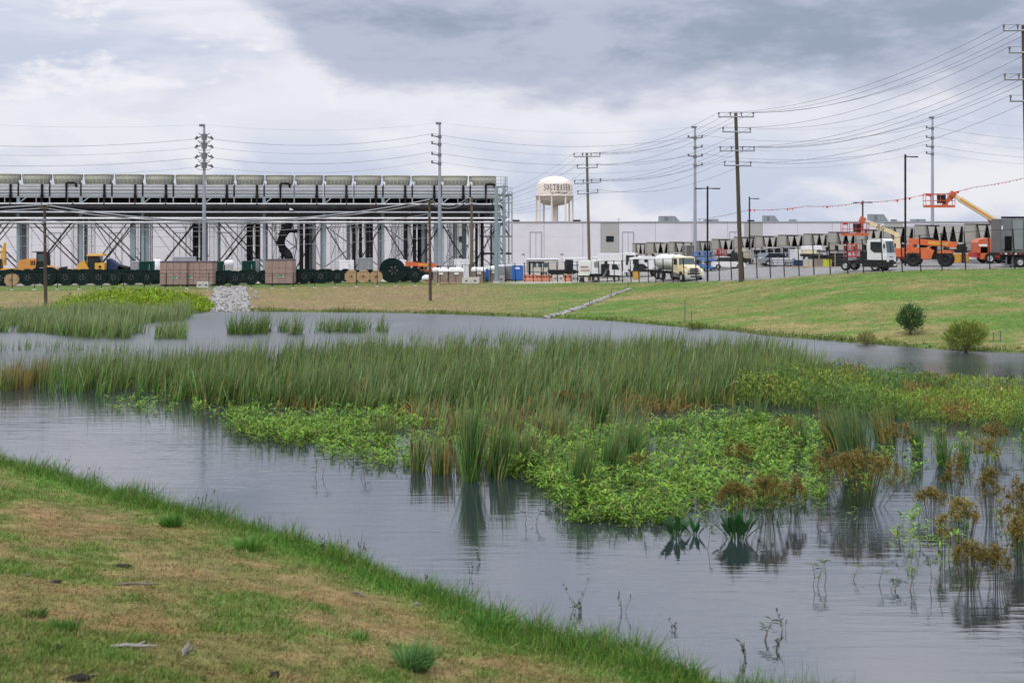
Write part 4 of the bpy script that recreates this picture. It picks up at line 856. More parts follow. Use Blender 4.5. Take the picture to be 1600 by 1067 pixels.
concrete_block(893, 905, 440, 429.5, 'cream concrete block left of the road sweeper')
concrete_block(863, 880.5, 439, 430, 'whitish barrier block between two orange barriers')
def pallet(px0, px1, pyb, pyt, lab, cols, m='brown_wrap'):
    loc, w, h = px_box(px0, px1, pyb, pyt, 1.6); t = thing('wrapped_pallet', lab, 'pallet load', loc, 0, 'wrapped pallet loads by the fence'); d = 1.6
    MB().box((0, 0, .08), (w, d, .16)).build('pallet_base', mt['reel_wood'], t)
    for k in range(cols): MB().box((-w/2+w*(k+.5)/cols, 0, .16+(h-.5)/2), (w/cols-.06, d, h-.5), top=(.98, .98)).build('carton', mt[m], t)
    mb = MB(); n = 9; vs = []; 
    for i in range(n):
        for j in range(4): vs.append((-w/2-.05+(w+.1)*i/(n-1), -d/2-.06+(d+.12)*j/3, h-.12+.16*random.random() - (.22 if j in (0, 3) or i in (0, n-1) else 0)))
    mb.add(vs, [(i*4+j, (i+1)*4+j, (i+1)*4+j+1, i*4+j+1) for i in range(n-1) for j in range(3)], True)
    for i in range(n-1): mb.add([vs[i*4], vs[(i+1)*4], (vs[(i+1)*4][0], -d/2-.07, h-.52), (vs[i*4][0], -d/2-.07, h-.52)], [(3, 2, 1, 0)], True)
    mb.build('plastic_cover', mt['wrap'], t)
    MB().box((w*.05, -d/2-.09, h*.62), (.5, .02, .22)).build('label_patch', mt['sign_white'], t)
pallet(676, 700, 443.3, 418, 'brown pallet load under white plastic right of the dark bank pole', 2)
pallet(700.5, 724, 443, 418, 'brown pallet load with a reddish sticker under white plastic', 2)
pallet(737, 758, 441.5, 417.5, 'brown pallet load under white plastic behind the concrete block', 2)
pallet(764, 778, 441, 415.5, 'brown pallet load left of the thin grey post by the toilets', 1)
pallet(660, 672, 443, 430, 'low tan cardboard stack behind the dark bank pole', 2, 'reel_wood')
t = thing('yard_post', 'thin grey steel post standing in front of the stair tower', 'post', at(775.5, 174)); MB().cyl((0, 0, 0), (0, 0, zz(291, 174)-gz1(t.location.x, 174)), .26, .2, n=10).build('shaft', mt['steel_grey'], t); MB().box((0, 0, .1), (.8, .8, .2)).build('base_plate', mt['concrete'], t)
def toilet(px0, px1, pyb, pyt, m, lab, sign=True):
    loc, w, h = px_box(px0, px1, pyb, pyt, 1.15); t = thing('toilet_cabin', lab, 'portable toilet', loc, R(-8), 'portable toilet cabins'); d = 1.15; hb = h*.88
    MB().box((0, 0, hb/2+.08), (w, d, hb-.1)).build('cabin', mt[m], t)
    MB().box((0, 0, .05), (w+.06, d+.06, .1)).build('skid', mt['chassis'], t)
    do = MB().box((0, -d/2-.02, hb*.48), (w*.72, .05, hb*.84)).build('door', mt[m], t); MB().box((w*.28, -d/2-.06, hb*.5), (.05, .05, .2)).build('handle', mt['galv'], do)
    for k in range(3): MB().box((-w*.24+k*w*.24, -d/2-.05, hb*.36), (w*.14, .02, hb*.5)).build('door_rib', mt[m], do)
    if sign: MB().box((0, -d/2-.055, hb*.82), (w*.5, .02, hb*.12)).build('notice', mt['sign_white'], do)
    MB().prism([(-w/2-.04, hb), (w/2+.04, hb), (w*.38, h), (-w*.38, h)], -d/2-.04, d/2+.04).build('roof', mt['wrap'], t)
    MB().cyl((w*.3, d*.3, hb), (w*.3, d*.3, h+.15), .05, n=6).build('vent_pipe', mt['wrap'], t)
toilet(801, 817, 439, 411.5, 'blue', 'bright blue portable toilet cabin with a white roof')
toilet(791, 800.5, 438.5, 412.5, 'grey_plastic', 'grey portable toilet cabin left of the blue one', False)
toilet(758.5, 764.5, 440, 417.5, 'blue', 'narrow glimpse of a blue toilet cabin between brown pallet loads', False)
toilet(779.5, 790, 439.5, 413.5, 'grey_plastic', 'dull grey portable toilet behind the concrete block', False)
def barrier(px0, px1, pyb, pyt, m, lab):
    loc, w, h = px_box(px0, px1, pyb, pyt, .6); t = thing('traffic_barrier', lab, 'traffic barrier', loc, R(2), 'plastic traffic barriers by the fence')
    MB().prism_x([(-.3, 0), (.3, 0), (.28, h*.25), (.14, h*.5), (.11, h), (-.11, h), (-.14, h*.5), (-.28, h*.25)], -w/2, w/2-.03).build('shell', mt[m], t)
    for s in (-1, 1): MB().box((s*w*.28, -.2, h*.72), (w*.16, .14, h*.22)).build('recess', mt['char'], t)
    MB().cyl((0, 0, h), (0, 0, h+.06), .06, n=8).build('filler_cap', mt['chassis'], t)
for k, (a, b, m, l) in enumerate(((818.5, 830, 'barrier_orange', 'orange plastic barrier next to the blue toilet'), (830, 841.5, 'barrier_orange', 'second orange plastic barrier right of the blue toilet'), (841.5, 852, 'barrier_orange', 'third orange plastic barrier right of the blue toilet'), (852, 862, 'barrier_orange', 'fourth orange plastic barrier right of the blue toilet'), (882, 892, 'barrier_orange', 'lone orange plastic barrier between two pale blocks'))):
    barrier(a, b, 439.5, 429.5, m, l)
# ================================================================ wheels and vehicles
_wh = {}
def wheel(par, x, y, r, w=.3, rim='rim', name='wheel', tread=False):
    key = (round(r, 3), round(w, 3), rim, tread)
    if key not in _wh:
        def turned(prof, n):
            mb = MB(); mb.lathe(prof, n); mb.v = [(a, -c, b) for a, b, c in mb.v]; return mb
        ty = turned([(r*.55, -w/2), (r*.9, -w/2), (r, -w*.36), (r, w*.36), (r*.9, w/2), (r*.55, w/2), (r*.55, -w/2)], 20)
        if tread:
            for k in range(20): a = 2*math.pi*k/20; ty.box((math.cos(a)*r*.99, (w*.2 if k % 2 else -w*.2), math.sin(a)*r*.99), (r*.12, w*.45, r*.12), (0, -a, 0))
        ri = turned([(.01, -w*.30), (r*.25, -w*.36), (r*.3, -w*.22), (r*.5, -w*.25), (r*.56, -w*.47), (r*.56, w*.47), (r*.5, w*.25), (r*.3, w*.22), (r*.25, w*.36), (.01, w*.3)], 16)
        _wh[key] = (ty.mesh('wheel', mt['rubber']), ri.mesh('rim', mt[rim]))
    o = link(name, _wh[key][0], par, (x, y, r)); link('rim', _wh[key][1], o); return o
def loop_mb(*boxes):
    mb = MB()
    for b in boxes: mb.box(*b)
    return mb
def veh(name, label, cat, px, pyb=None, Y=None, rz=0., group=None, sc=1.0):
    loc = hit(px, pyb) if Y is None else at(px, Y)
    t = thing(name, label, cat, loc, R(rz), group); t.scale = (sc,)*3; return t
def water_truck():
    t = veh('tanker_truck', 'cream and white water tanker truck with a rounded bonnet facing the camera', 'tanker truck', 1059, None, 157.5, -71, None, 1.0)
    for s in (-1, 1): MB().box((-.3, s*.42, .85), (7.6, .14, .24)).build('chassis_rail', mt['chassis'], t)
    n = 22; mb = MB(); vs = []
    secs = [(-4.2, .55), (-4.1, .86), (-3.9, .97), (-3.7, 1), (.3, 1), (.5, .97), (.65, .86), (.72, .55)]
    for x, k in secs:
        for j in range(n): a = 2*math.pi*j/n; vs.append((x, math.cos(a)*1.20*k, 2.0+math.sin(a)*.86*k))
    mb.add(vs, [(i*n+j, i*n+(j+1) % n, (i+1)*n+(j+1) % n, (i+1)*n+j) for i in range(len(secs)-1) for j in range(n)], True); mb.add(vs, [tuple(range(n-1, -1, -1)), tuple(range((len(secs)-1)*n, len(secs)*n))])
    tk = mb.build('tank', mt['tank_white'], t)
    for x in (-3.2, -1.7, -.2): MB().box((x, 0, 2.84), (.8, .5, .12)).build('hatch', mt['tank_white'], tk)
    for s in (-1, 1): MB().box((-1.7, s*1.16, 1.25), (4.4, .2, .1)).build('side_step', mt['chassis'], t)
    MB().prism([(.95, .9), (2.35, .9), (2.35, 1.75), (2.15, 2.62), (1.1, 2.7), (.95, 2.5)], -1.12, 1.12).build('cab', mt['paint_cream'], t)
    ws = MB(); ws.add([(2.37, -.98, 1.82), (2.37, .98, 1.82), (2.19, .92, 2.5), (2.19, -.92, 2.5)], [(0, 1, 2, 3)]); ws.build('windscreen', mt['glass_tint'], t)
    for s in (-1, 1):
        MB().box((1.72, s*1.13, 2.12), (.85, .03, .62)).build('side_window', mt['glass'], t)
        d = MB().box((1.7, s*1.125, 1.45), (1.1, .03, 1.0)).build('door', mt['paint_cream'], t); MB().box((1.3, s*1.16, 1.6), (.16, .04, .05)).build('handle', mt['chrome'], d)
        MB().box((2.2, s*1.38, 2.1), (.08, .26, .5)).build('mirror', mt['chassis'], t)
    hd = MB(); hd.prism([(2.35, .95), (4.0, .95), (4.08, 1.35), (3.9, 1.62), (3.2, 1.8), (2.35, 1.86)], -.78, .78).build('bonnet', mt['paint_cream'], t)
    for s in (-1, 1):
        MB().prism([(2.4, .9), (2.5, 1.15), (2.9, 1.42), (3.5, 1.45), (3.95, 1.2), (4.05, .8), (3.75, .8), (3.6, 1.05), (3.2, 1.18), (2.8, 1.05), (2.65, .8)], s*.78-.0 if s > 0 else -1.2, 1.2 if s > 0 else -.78).build('fender', mt['paint_cream'], t)
        MB().box((4.04, s*.93, 1.12), (.06, .26, .2)).build('headlight', mt['sign_white'], t)
    g = MB(); g.box((4.07, 0, 1.25), (.06, 1.0, .5)); go = g.build('grille', mt['chassis'], t)
    for k in range(5): MB().box((4.11, 0, 1.05+k*.1), (.03, 1.0, .03)).build('grille_bar', mt['chrome'], go)
    MB().box((4.2, 0, .66), (.22, 2.3, .3)).build('bumper', mt['tank_white'], t); MB().box((4.32, .1, .62), (.02, 1.3, .14)).build('number_plate', mt['chassis'], t)
    for s in (-1, 1):
        wheel(t, 3.2, s*1.02, .52, .3); MB().box((1.6, s*1.0, .75), (1.0, .4, .5)).build('fuel_tank', mt['chrome'], t)
        for x in (-1.9, -3.15): wheel(t, x, s*.98, .52, .42)
    return t
water_truck()
def sweeper():
    t = veh('sweeper_truck', 'white and black road sweeper parked side-on left of the water tanker', 'sweeper truck', 940, None, 166.5, -4)
    MB().box((-.2, 0, .72), (5.0, 1.7, .25)).build('chassis', mt['chassis'], t)
    MB().prism([(-2.7, .75), (-1.45, .75), (-1.2, 1.2), (-1.2, 2.35), (-1.5, 2.5), (-2.6, 2.35)], -1.05, 1.05).build('hopper', mt['paint_white'], t)
    MB().box((-2.0, -1.07, 1.75), (.9, .03, .2)).build('stripe', mt['faded_red'], t); MB().box((-1.9, -1.07, 1.35), (1.1, .03, .14)).build('stripe', mt['faded_red'], t)
    MB().box((-.62, 0, 1.75), (1.1, 2.05, 1.55)).build('engine_box', mt['paint_white'], t); MB().box((-.62, -1.04, 2.0), (.5, .03, .6)).build('panel', mt['box_grey'], t)
    MB().box((.42, 0, 1.45), (.95, 1.6, 1.2)).build('machinery', mt['chassis'], t); MB().cyl((.4, -.7, 1.2), (.5, -.7, 2.4), .16, n=8).build('suction_pipe', mt['chassis'], t); MB().cyl((.15, -.85, .5), (.75, -.85, 1.6), .14, n=8).build('brush_arm', mt['galv_dark'], t)
    MB().prism([(.95, .8), (2.55, .75), (2.62, 1.05), (2.2, 1.45), (1.85, 2.15), (1.0, 2.2)], -1.0, 1.0).build('cab', mt['paint_white'], t)
    MB().prism([(1.2, 1.45), (2.08, 1.45), (1.78, 2.05), (1.2, 2.05)], -1.03, -1.0).build('side_window', mt['glass'], t); MB().prism([(1.2, 1.45), (2.08, 1.45), (1.78, 2.05), (1.2, 2.05)], 1.0, 1.03).build('side_window', mt['glass'], t)
    mb = MB(); mb.add([(2.23, -.9, 1.45), (2.23, .9, 1.45), (1.89, .85, 2.12), (1.89, -.85, 2.12)], [(0, 1, 2, 3)]); mb.build('windscreen', mt['glass'], t)
    MB().box((2.64, 0, .66), (.12, 1.9, .25)).build('bumper', mt['galv_dark'], t)
    for s in (-1, 1): MB().box((2.6, s*.75, .98), (.08, .3, .14)).build('headlight', mt['sign_white'], t); wheel(t, 1.72, s*.9, .40, .28); wheel(t, -.66, s*.9, .40, .34)
    MB().cyl((-2.3, -.7, 0), (-2.3, -.7, .5), .35, .2, n=12).build('brush', mt['chassis'], t)
sweeper()
def box_truck(px, Y, rz, lab, L=5.6, H=2.75, m='paint_white', cabw=True, name='box_truck', low=1.0):
    t = veh(name, lab, 'truck', px, None, Y, rz); W_ = 2.2
    MB().box((-.2, 0, .65), (L, 1.4, .25)).build('chassis', mt['chassis'], t)
    MB().box((-L*.18, 0, .8+(H-.9)/2), (L*.62, W_, H-.9)).build('cargo_box', mt[m], t)
    MB().box((-L*.18, -W_/2-.015, 1.5), (L*.5, .03, .12)).build('side_stripe', mt['box_grey'], t)
    x0, x1 = L*.15, L*.5
    MB().prism([(x0, .6), (x1, .6), (x1+.02, 1.35), (x1-.28, H*.98), (x0, H)], -W_/2, W_/2).build('cab', mt[m], t)
    for s in (-1, 1):
        MB().prism([(x0+.35, 1.5), (x1-.12, 1.5), (x1-.36, H*.9), (x0+.35, H*.9)], s*(W_/2+.03) if s < 0 else W_/2, -W_/2 if s < 0 else W_/2+.03).build('side_window', mt['glass'], t)
        MB().box((x1+.04, s*.8, .95), (.06, .3, .18)).build('headlight', mt['sign_white'], t)
        wheel(t, x0+.75, s*.95, .44, .26); wheel(t, -L*.32, s*.95, .44, .34)
    mb = MB(); mb.add([(x1-.02, -.98, 1.45), (x1-.02, .98, 1.45), (x1-.245, .95, H*.93), (x1-.245, -.95, H*.93)], [(0, 1, 2, 3)]); mb.build('windscreen', mt['glass'], t)
    MB().box((x1+.06, 0, .6), (.12, 2.1, .25)).build('bumper', mt['galv_dark'], t)
    return t
box_truck(966, 176, -12, 'tall white box truck behind the road sweeper', 5.0, 3.0)
box_truck(915, 182, 2, 'white truck half hidden behind the pale wooden pole', 6.0, 2.55)
def service_truck():
    t = veh('utility_truck', 'white utility truck with a rounded tank body between sweeper and water tanker', 'utility truck', 1008, None, 172, 184)
    MB().box((0, 0, .75), (3.9, 1.6, .3)).build('chassis', mt['chassis'], t)
    MB().prism([(-1.45, .9), (.75, .9), (.75, 2.35), (.55, 2.5), (-1.0, 2.45), (-1.35, 1.9)], -1.0, 1.0).build('body', mt['paint_white'], t)
    MB().cyl((.1, 1.0, 1.95), (.1, 1.06, 1.95), .2, n=14).build('port', mt['chassis'], t)
    MB().prism([(.8, .7), (1.9, .7), (1.95, 1.3), (1.75, 2.3), (.8, 2.35)], -1.0, 1.0).build('cab', mt['paint_white'], t)
    MB().box((1.3, 1.02, 1.85), (.7, .04, .6)).build('side_window', mt['glass'], t)
    MB().prism([(.8, .65), (1.7, .65), (1.5, 1.55), (.4, 1.6), (-.2, 1.1)], .98, 1.06).build('wheel_arch', mt['chassis'], t)
    for s in (-1, 1): wheel(t, 1.25, s*.9, .45, .3); wheel(t, -1.2, s*.9, .45, .3)
    b = veh('yellow_bin', 'small dirty yellow bin beside the white utility truck', 'bin', 994, None, 167, 0)
    MB().box((0, 0, .5), (.7, .7, .9), top=(1.1, 1.1)).build('bin_body', mt['yellow'], b); MB().box((0, 0, .98), (.85, .85, .08)).build('rim_lip', mt['chassis'], b)
service_truck()
def trailer_left():
    t = veh('office_trailer', 'pale grey trailer with small windows behind the orange barriers', 'trailer', 845, None, 186, 2)
    MB().box((.2, 0, 1.5), (4.0, 2.2, 1.7)).build('body', mt['box_grey'], t); MB().box((.2, -1.12, 1.5), (3.8, .05, 1.4)).build('front_panel', mt['concrete'], t)
    for k in range(3): MB().box((-.9+k*.75, -1.17, 1.65), (.5, .05, .5)).build('window', mt['glass_tint'], t)
    MB().box((.2, 0, 2.4), (4.1, 2.3, .1)).build('roof', mt['box_white'], t)
    for s in (-1, 1): wheel(t, .4, s*.9, .4, .25)
    t = veh('steel_frame_rack', 'black angled steel frame in front of the pale grey trailer', 'frame', 838, None, 180, 0)
    MB().box((-.85, 0, 1.1), (.28, .3, 2.2)).build('upright', mt['black_steel'], t); MB().box((0, 0, 2.18), (2.0, .3, .22)).build('top_bar', mt['black_steel'], t); MB().cyl((.9, 0, 0), (.9, 0, 2.1), .05, n=6).build('stay', mt['black_steel'], t)
    t = veh('flatbed_trailer', 'low black flatbed trailer behind the orange barriers', 'trailer', 878, None, 178, 3)
    MB().box((0, 0, .95), (3.4, 2.2, .45)).build('deck', mt['black_steel'], t); MB().box((.9, 0, 1.8), (.85, 1.8, 1.25)).build('headboard', mt['chassis'], t); MB().box((.9, -.95, 1.95), (.5, .04, .5)).build('window', mt['glass'], t)
    for x in (-1.0, -.2):
        for s in (-1, 1): wheel(t, x, s*.95, .42, .28)
trailer_left()
def yard_truck():
    t = veh('yard_tractor', 'white yard tractor with a tall glazed cab behind the black fence', 'yard tractor', 1362, None, 141.5, -40, None, 1.0)
    for s in (-1, 1): MB().box((-1.4, s*.4, .85), (4.6, .16, .3)).build('chassis_rail', mt['chassis'], t)
    MB().box((.75, 0, .78), (2.5, 2.25, .7)).build('skirt', mt['chassis'], t)
    MB().prism([(.0, 1.1), (2.0, 1.1), (2.05, 1.75), (1.85, 3.05), (1.6, 3.2), (.2, 3.22), (.0, 3.05)], -1.0, 1.0).build('cab', mt['paint_white'], t)
    MB().box((1.9, 0, 1.38), (.35, 2.15, .5)).build('nose', mt['paint_white'], t)
    mb = MB(); mb.add([(2.06, -.88, 1.85), (2.06, .88, 1.85), (1.90, .85, 2.95), (1.90, -.85, 2.95)], [(0, 1, 2, 3)]); w = mb.build('windscreen', mt['glass_tint'], t)
    MB().box((2.0, 0, 2.4), (.05, .05, 1.1), (0, R(-8), 0)).build('wiper', mt['chassis'], w)
    for s in (-1, 1):
        MB().prism([(.35, 2.15), (.75, 1.85), (1.6, 1.85), (1.5, 2.9), (.35, 2.9)], s*1.03 if s < 0 else 1.0, -1.0 if s < 0 else 1.03).build('side_window', mt['glass'], t)
        MB().box((2.1, s*.8, 1.05), (.08, .3, .2)).build('headlight', mt['sign_white'], t); MB().box((1.9, s*1.25, 2.5), (.08, .22, .45)).build('mirror', mt['chassis'], t)
        wheel(t, .9, s*.98, .5, .3); wheel(t, -2.3, s*.95, .52, .45)
    MB().box((2.12, 0, .55), (.2, 2.1, .3)).build('bumper', mt['chassis'], t); MB().box((2.24, .5, .62), (.02, .6, .14)).build('number_plate', mt['sign_white'], t)
    MB().box((-1.9, 0, 1.15), (1.0, .9, .12)).build('fifth_wheel', mt['galv_dark'], t); MB().cyl((-.3, .7, 1.0), (-.3, .7, 3.0), .09, n=8).build('exhaust', mt['galv_dark'], t); MB().box((-.5, 0, 1.5), (.6, 1.8, .9)).build('engine_cover', mt['chassis'], t)
    MB().box((2.07, 0, 1.42), (.02, .7, .12)).build('badge', mt['box_grey'], t)
yard_truck()
def text_part(body, size, mat, par, loc, rot, bold=.0, shear=0):
    me = text_mesh(body, size, bold, shear); me.materials.append(mt[mat]); o = link('lettering', me, par, loc); o.rotation_euler = rot; return o
def telehandler(px, Y, rz, lab, L=4.6, sc=1.0, text=True):
    t = veh('telehandler', lab, 'telehandler', px, None, Y, rz, 'orange telehandlers', sc)
    MB().box((0, 0, .95), (4.0, 1.1, .55)).build('chassis', mt['chassis'], t)
    MB().prism([(-1.5, .7), (.2, .7), (.45, 1.45), (-.1, 1.75), (-1.6, 1.7)], -1.05, -.2).build('engine_cover', mt['orange'], t)
    MB().box((-1.75, .2, 1.55), (.6, 1.4, .9)).build('counterweight', mt['orange'], t)
    MB().prism([(-.9, 1.2), (.55, 1.2), (.6, 2.0), (.2, 2.65), (-.9, 2.65)], .25, 1.05).build('cab', mt['chassis'], t); MB().box((-.2, 1.07, 2.1), (1.1, .04, .9)).build('side_window', mt['glass'], t)
    a, b = Vector((-1.9, -.1, 2.35)), Vector((2.4, -.1, 2.0)); d = (b-a)
    q = d.to_track_quat('X', 'Z').to_euler()
    MB().box((a+b)/2, (d.length, .42, .52), tuple(q)).build('boom', mt['orange'], t)
    MB().box(a.lerp(b, .62)+Vector((0, -.225, 0)), (d.length*.42, .03, .30), tuple(q)).build('boom_stripe', mt['yellow'], t)
    MB().box(b+Vector((.45, 0, -.25)), (.9, .34, .42), (0, R(18), 0)).build('boom_head', mt['chassis'], t)
    MB().cyl((-1.1, -.1, 1.2), (.3, -.1, 2.0), .1, n=8).build('lift_cylinder', mt['chrome'], t)
    c = MB(); c.box((2.95, 0, 1.0), (.12, 1.9, 1.3))
    for z in (.5, 1.0, 1.5): c.box((3.02, 0, z), (.08, 2.0, .09))
    co = c.build('fork_carriage', mt['black_steel'], t)
    for s in (-.5, .5): MB().box((3.6, s, .42), (1.3, .14, .07)).build('fork', mt['galv_dark'], co)
    for x in (-1.4, 1.45):
        for s in (-1, 1):
            wheel(t, x, s*1.0, .66, .45, 'chassis', tread=True); MB().prism([(x-.7, 1.25), (x+.7, 1.25), (x+.5, 1.5), (x-.5, 1.5)], s*1.2 if s < 0 else .8, -.8 if s < 0 else 1.2).build('fender', mt['orange'], t)
    return t
telehandler(1453, 148, -22, 'orange telehandler with lowered boom behind the tall fence on the right', sc=1.12)
telehandler(655, 182, 2, 'orange telehandler with a yellow boom stripe beside the largest green reel', sc=.93)
def boom_lift(Yb, px_base, pts, basket, lab, big):
    """pts: photo positions of turret top, boom tip, jib foot; all of the machine stands in one vertical plane at Yb"""
    x0, y0, z0 = at(px_base, Yb); t = thing('boom_lift', lab, 'boom lift', (x0, y0, z0), R(0), 'boom lifts with orange baskets')
    g = lambda px, py, dy=0.: Vector(((px-800)/F*Yb-x0, dy, zz(py, Yb)-z0)); u = Yb/F
    if big:
        a, b = g(1521, 395), g(1566, 372)
        mb = MB(); mb.prism([(a.x, a.z), (b.x, a.z), (b.x, b.z), (a.x+1.1, b.z), (a.x+.35, b.z-.12), (a.x, b.z-.5)], -1.25, .9); mb.build('turret_hood', mt['cage_orange'], t)
        MB().box((g(1557, 380).x, -1.27, g(0, 378).z), (1.3, .03, .45)).build('decal', mt['sign_white'], t); MB().box((g(1530, 380).x, -1.27, g(0, 383).z), (.9, .03, .2)).build('decal', mt['sign_white'], t)
        MB().box((g(1547, 0).x, 0, .95), (4.2, 2.0, .55)).build('chassis', mt['cage_red'], t); MB().box((g(1532, 0).x, -1.0, 1.15), (.8, .5, 1.3)).build('step_box', mt['orange'], t)
        for px in (1541, 1566):
            for s in (-1, 1): wheel(t, g(px, 0).x, s*1.15, .60, .42)
        MB().box(((g(1553, 0).x+g(1563, 0).x)/2, 0, (g(0, 374).z+g(0, 344).z)/2), (.72, .8, g(0, 344).z-g(0, 374).z)).build('mast', mt['boom_cream'], t)
    else:
        a, b = g(1393, 401), g(1414, 388)
        MB().box(((a.x+b.x)/2, 0, (a.z+b.z)/2), (b.x-a.x, 1.9, b.z-a.z)).build('turret_hood', mt['orange'], t)
        MB().box(((a.x+b.x)/2, 0, .8), (2.6, 1.7, .5)).build('chassis', mt['cage_red'], t)
        for x in (a.x-.1, b.x+.2):
            for s in (-1, 1): wheel(t, x, s*.95, .48, .35)
        MB().box((g(1401, 0).x, 0, (g(0, 391).z+g(0, 367).z)/2), (.62, .6, g(0, 367).z-g(0, 391).z)).build('mast', mt['boom_cream'], t)
    T0, T1, J1 = (g(*p) for p in pts); d = T1-T0; q = d.to_track_quat('X', 'Z').to_euler()
    w = .52 if big else .42
    MB().box(T0.lerp(T1, .42), (d.length*.84, w, w*1.05), tuple(q)).build('boom', mt['boom_cream'], t)
    MB().box(T0.lerp(T1, .74), (d.length*.54, w*.72, w*.74), tuple(q)).build('boom_extension', mt['boom_cream'] if big else mt['paint_white'], t)
    if big: MB().box(T0.lerp(T1, .45)+Vector((.03, -w/2-.03, -.05)), (d.length*.8, .04, w*.36), tuple(q)).build('hose_tray', mt['orange_yellow'], t)
    else:
        o = text_part('JLG', .62, 'ink', t, T0.lerp(T1, .52)+Vector((0, -w/2-.012, -.16)), (R(90), -math.atan2(d.z, -d.x)*-1, 0), .012)
    MB().cyl(T0+Vector((-.2, 0, -.9)), T0.lerp(T1, .2)+Vector((0, 0, -.2)), .11, n=8).build('lift_cylinder', mt['galv_dark'], t)
    MB().box(T1, (.6, w, .6), tuple(q)).build('boom_knuckle', mt['cage_orange'], t)
    dj = J1-T1; qj = dj.to_track_quat('X', 'Z').to_euler(); MB().box((T1+J1)/2, (dj.length, .34, .40), tuple(qj)).build('jib', mt['cage_orange'], t)
    if big: MB().cyl(T1.lerp(J1, .1)+Vector((.5, .1, 0)), J1+Vector((.5, .1, .4)), .09, n=6).build('jib_cylinder', mt['chassis'], t)
    # basket
    pl, pr, pt_, pb = basket; a, b = g(pl, pb), g(pr, pt_); W_, H, D_ = b.x-a.x, b.z-a.z, 1.0; cx = (a.x+b.x)/2
    bk = MB().box((cx, 0, a.z+.14), (W_, D_, .28)).build('basket', mt['cage_orange'], t)
    r = MB()
    for z in (a.z+H*.5, a.z+H):
        for s in (-1, 1): r.cyl((a.x, s*D_/2, z), (b.x, s*D_/2, z), .035, n=5)
        for x in (a.x, b.x): r.cyl((x, -D_/2, z), (x, D_/2, z), .035, n=5)
    for k in range(5):
        for s in (-1, 1): x = a.x+W_*k/4; r.cyl((x, s*D_/2, a.z+.2), (x, s*D_/2, a.z+H), .035, n=5)
    r.build('guard_rail', mt['cage_red' if not big else 'cage_orange'], bk)
    MB().box((cx+W_*.08, 0, a.z+H*.62), (W_*.25, .5, H*.62), top=(1.1, 1.)).build('control_box', mt['chassis'], bk); MB().box((a.x+W_*.1, -D_/2, a.z+H*.92), (W_*.18, .06, .25)).build('tray', mt['cage_red'], bk)
boom_lift(156, 1545, ((1557, 346.5), (1488, 304), (1474, 322)), (1444.5, 1490, 303, 324.5), 'biggest boom lift, cream boom raised with an orange basket against the sky', True)
boom_lift(158, 1403, ((1404, 368), (1347.5, 343.5), (1341, 367)), (1315.5, 1356, 348, 368.5), 'smaller boom lift with a lettered cream boom behind the white yard tractor', False)
def scissor(px0, px1, pyb, pyt, Y, m, lab):
    loc, w, h = px_box(px0, px1, 0, pyt, 1.2, Y); t = thing('scissor_lift', lab, 'scissor lift', loc, R(4), 'scissor lifts by the chillers'); d = 1.2
    MB().box((0, 0, .5), (w, d, .5)).build('base', mt[m], t)
    for s in (-1, 1):
        for x in (-w*.33, w*.33): wheel(t, x, s*.5, .24, .2)
    zf = h*.56; sc_ = MB()
    for k in range(2):
        za, zb_ = .75+(zf-.75)*k/2, .75+(zf-.75)*(k+1)/2
        for s in (-1, 1): sc_.cyl((-w*.4, s*.4, za), (w*.4, s*.4, zb_), .06, n=4); sc_.cyl((w*.4, s*.4, za), (-w*.4, s*.4, zb_), .06, n=4)
    sc_.build('scissor_arms', mt['galv_dark'], t); MB().box((0, 0, zf), (w, d, .22)).build('platform', mt[m], t)
    r = MB()
    for z in (zf+(h-zf)*.5, h):
        for s in (-1, 1): r.cyl((-w/2, s*d/2, z), (w/2, s*d/2, z), .04, n=5)
    for k in range(4):
        for s in (-1, 1): x = -w/2+w*k/3; r.cyl((x, s*d/2, zf), (x, s*d/2, h), .04, n=5)
    r.build('guard_rail', mt[m], t); MB().box((w*.3, -d/2, h*.86), (w*.2, .2, .4)).build('control_box', mt['box_grey'], t)
scissor(1084, 1099, 0, 393.5, 175, 'lift_blue', 'blue scissor lift nearest the water tanker')
scissor(1100, 1117, 0, 393, 170, 'lift_blue', 'blue scissor lift beside the two headed lamp post')
scissor(1122, 1135, 0, 390.5, 175, 'red', 'red scissor lift right of the blue ones')
def cage_stack():
    t = veh('red_cage', 'red steel stillage cage raised on a dark frame left of the yard tractor', 'stillage', 1331, None, 152, 3)
    u = 152/F; zb_, zt_ = zz(401, 152)-t.location.z, zz(381.5, 152)-t.location.z; w = 20*u
    f = MB()
    for s in (-1, 1):
        for x in (-w/2, -w/6, w/6, w/2): f.cyl((x, s*.6, zb_), (x, s*.6, zt_), .04, n=4)
        for k in range(4): z = zb_+(zt_-zb_)*k/3; f.cyl((-w/2, s*.6, z), (w/2, s*.6, z), .04, n=4)
    f.build('cage', mt['cage_red'], t); MB().box((0, 0, zb_+.05), (w, 1.2, .1)).build('floor_plate', mt['cage_red'], t)
    for x in (-w/2, w/2): MB().box((x, 0, zb_/2), (.1, 1.2, zb_)).build('leg_frame', mt['chassis'], t)
    for x in (-w*.3, w*.3): wheel(t, x, -.6, .3, .2)
cage_stack()
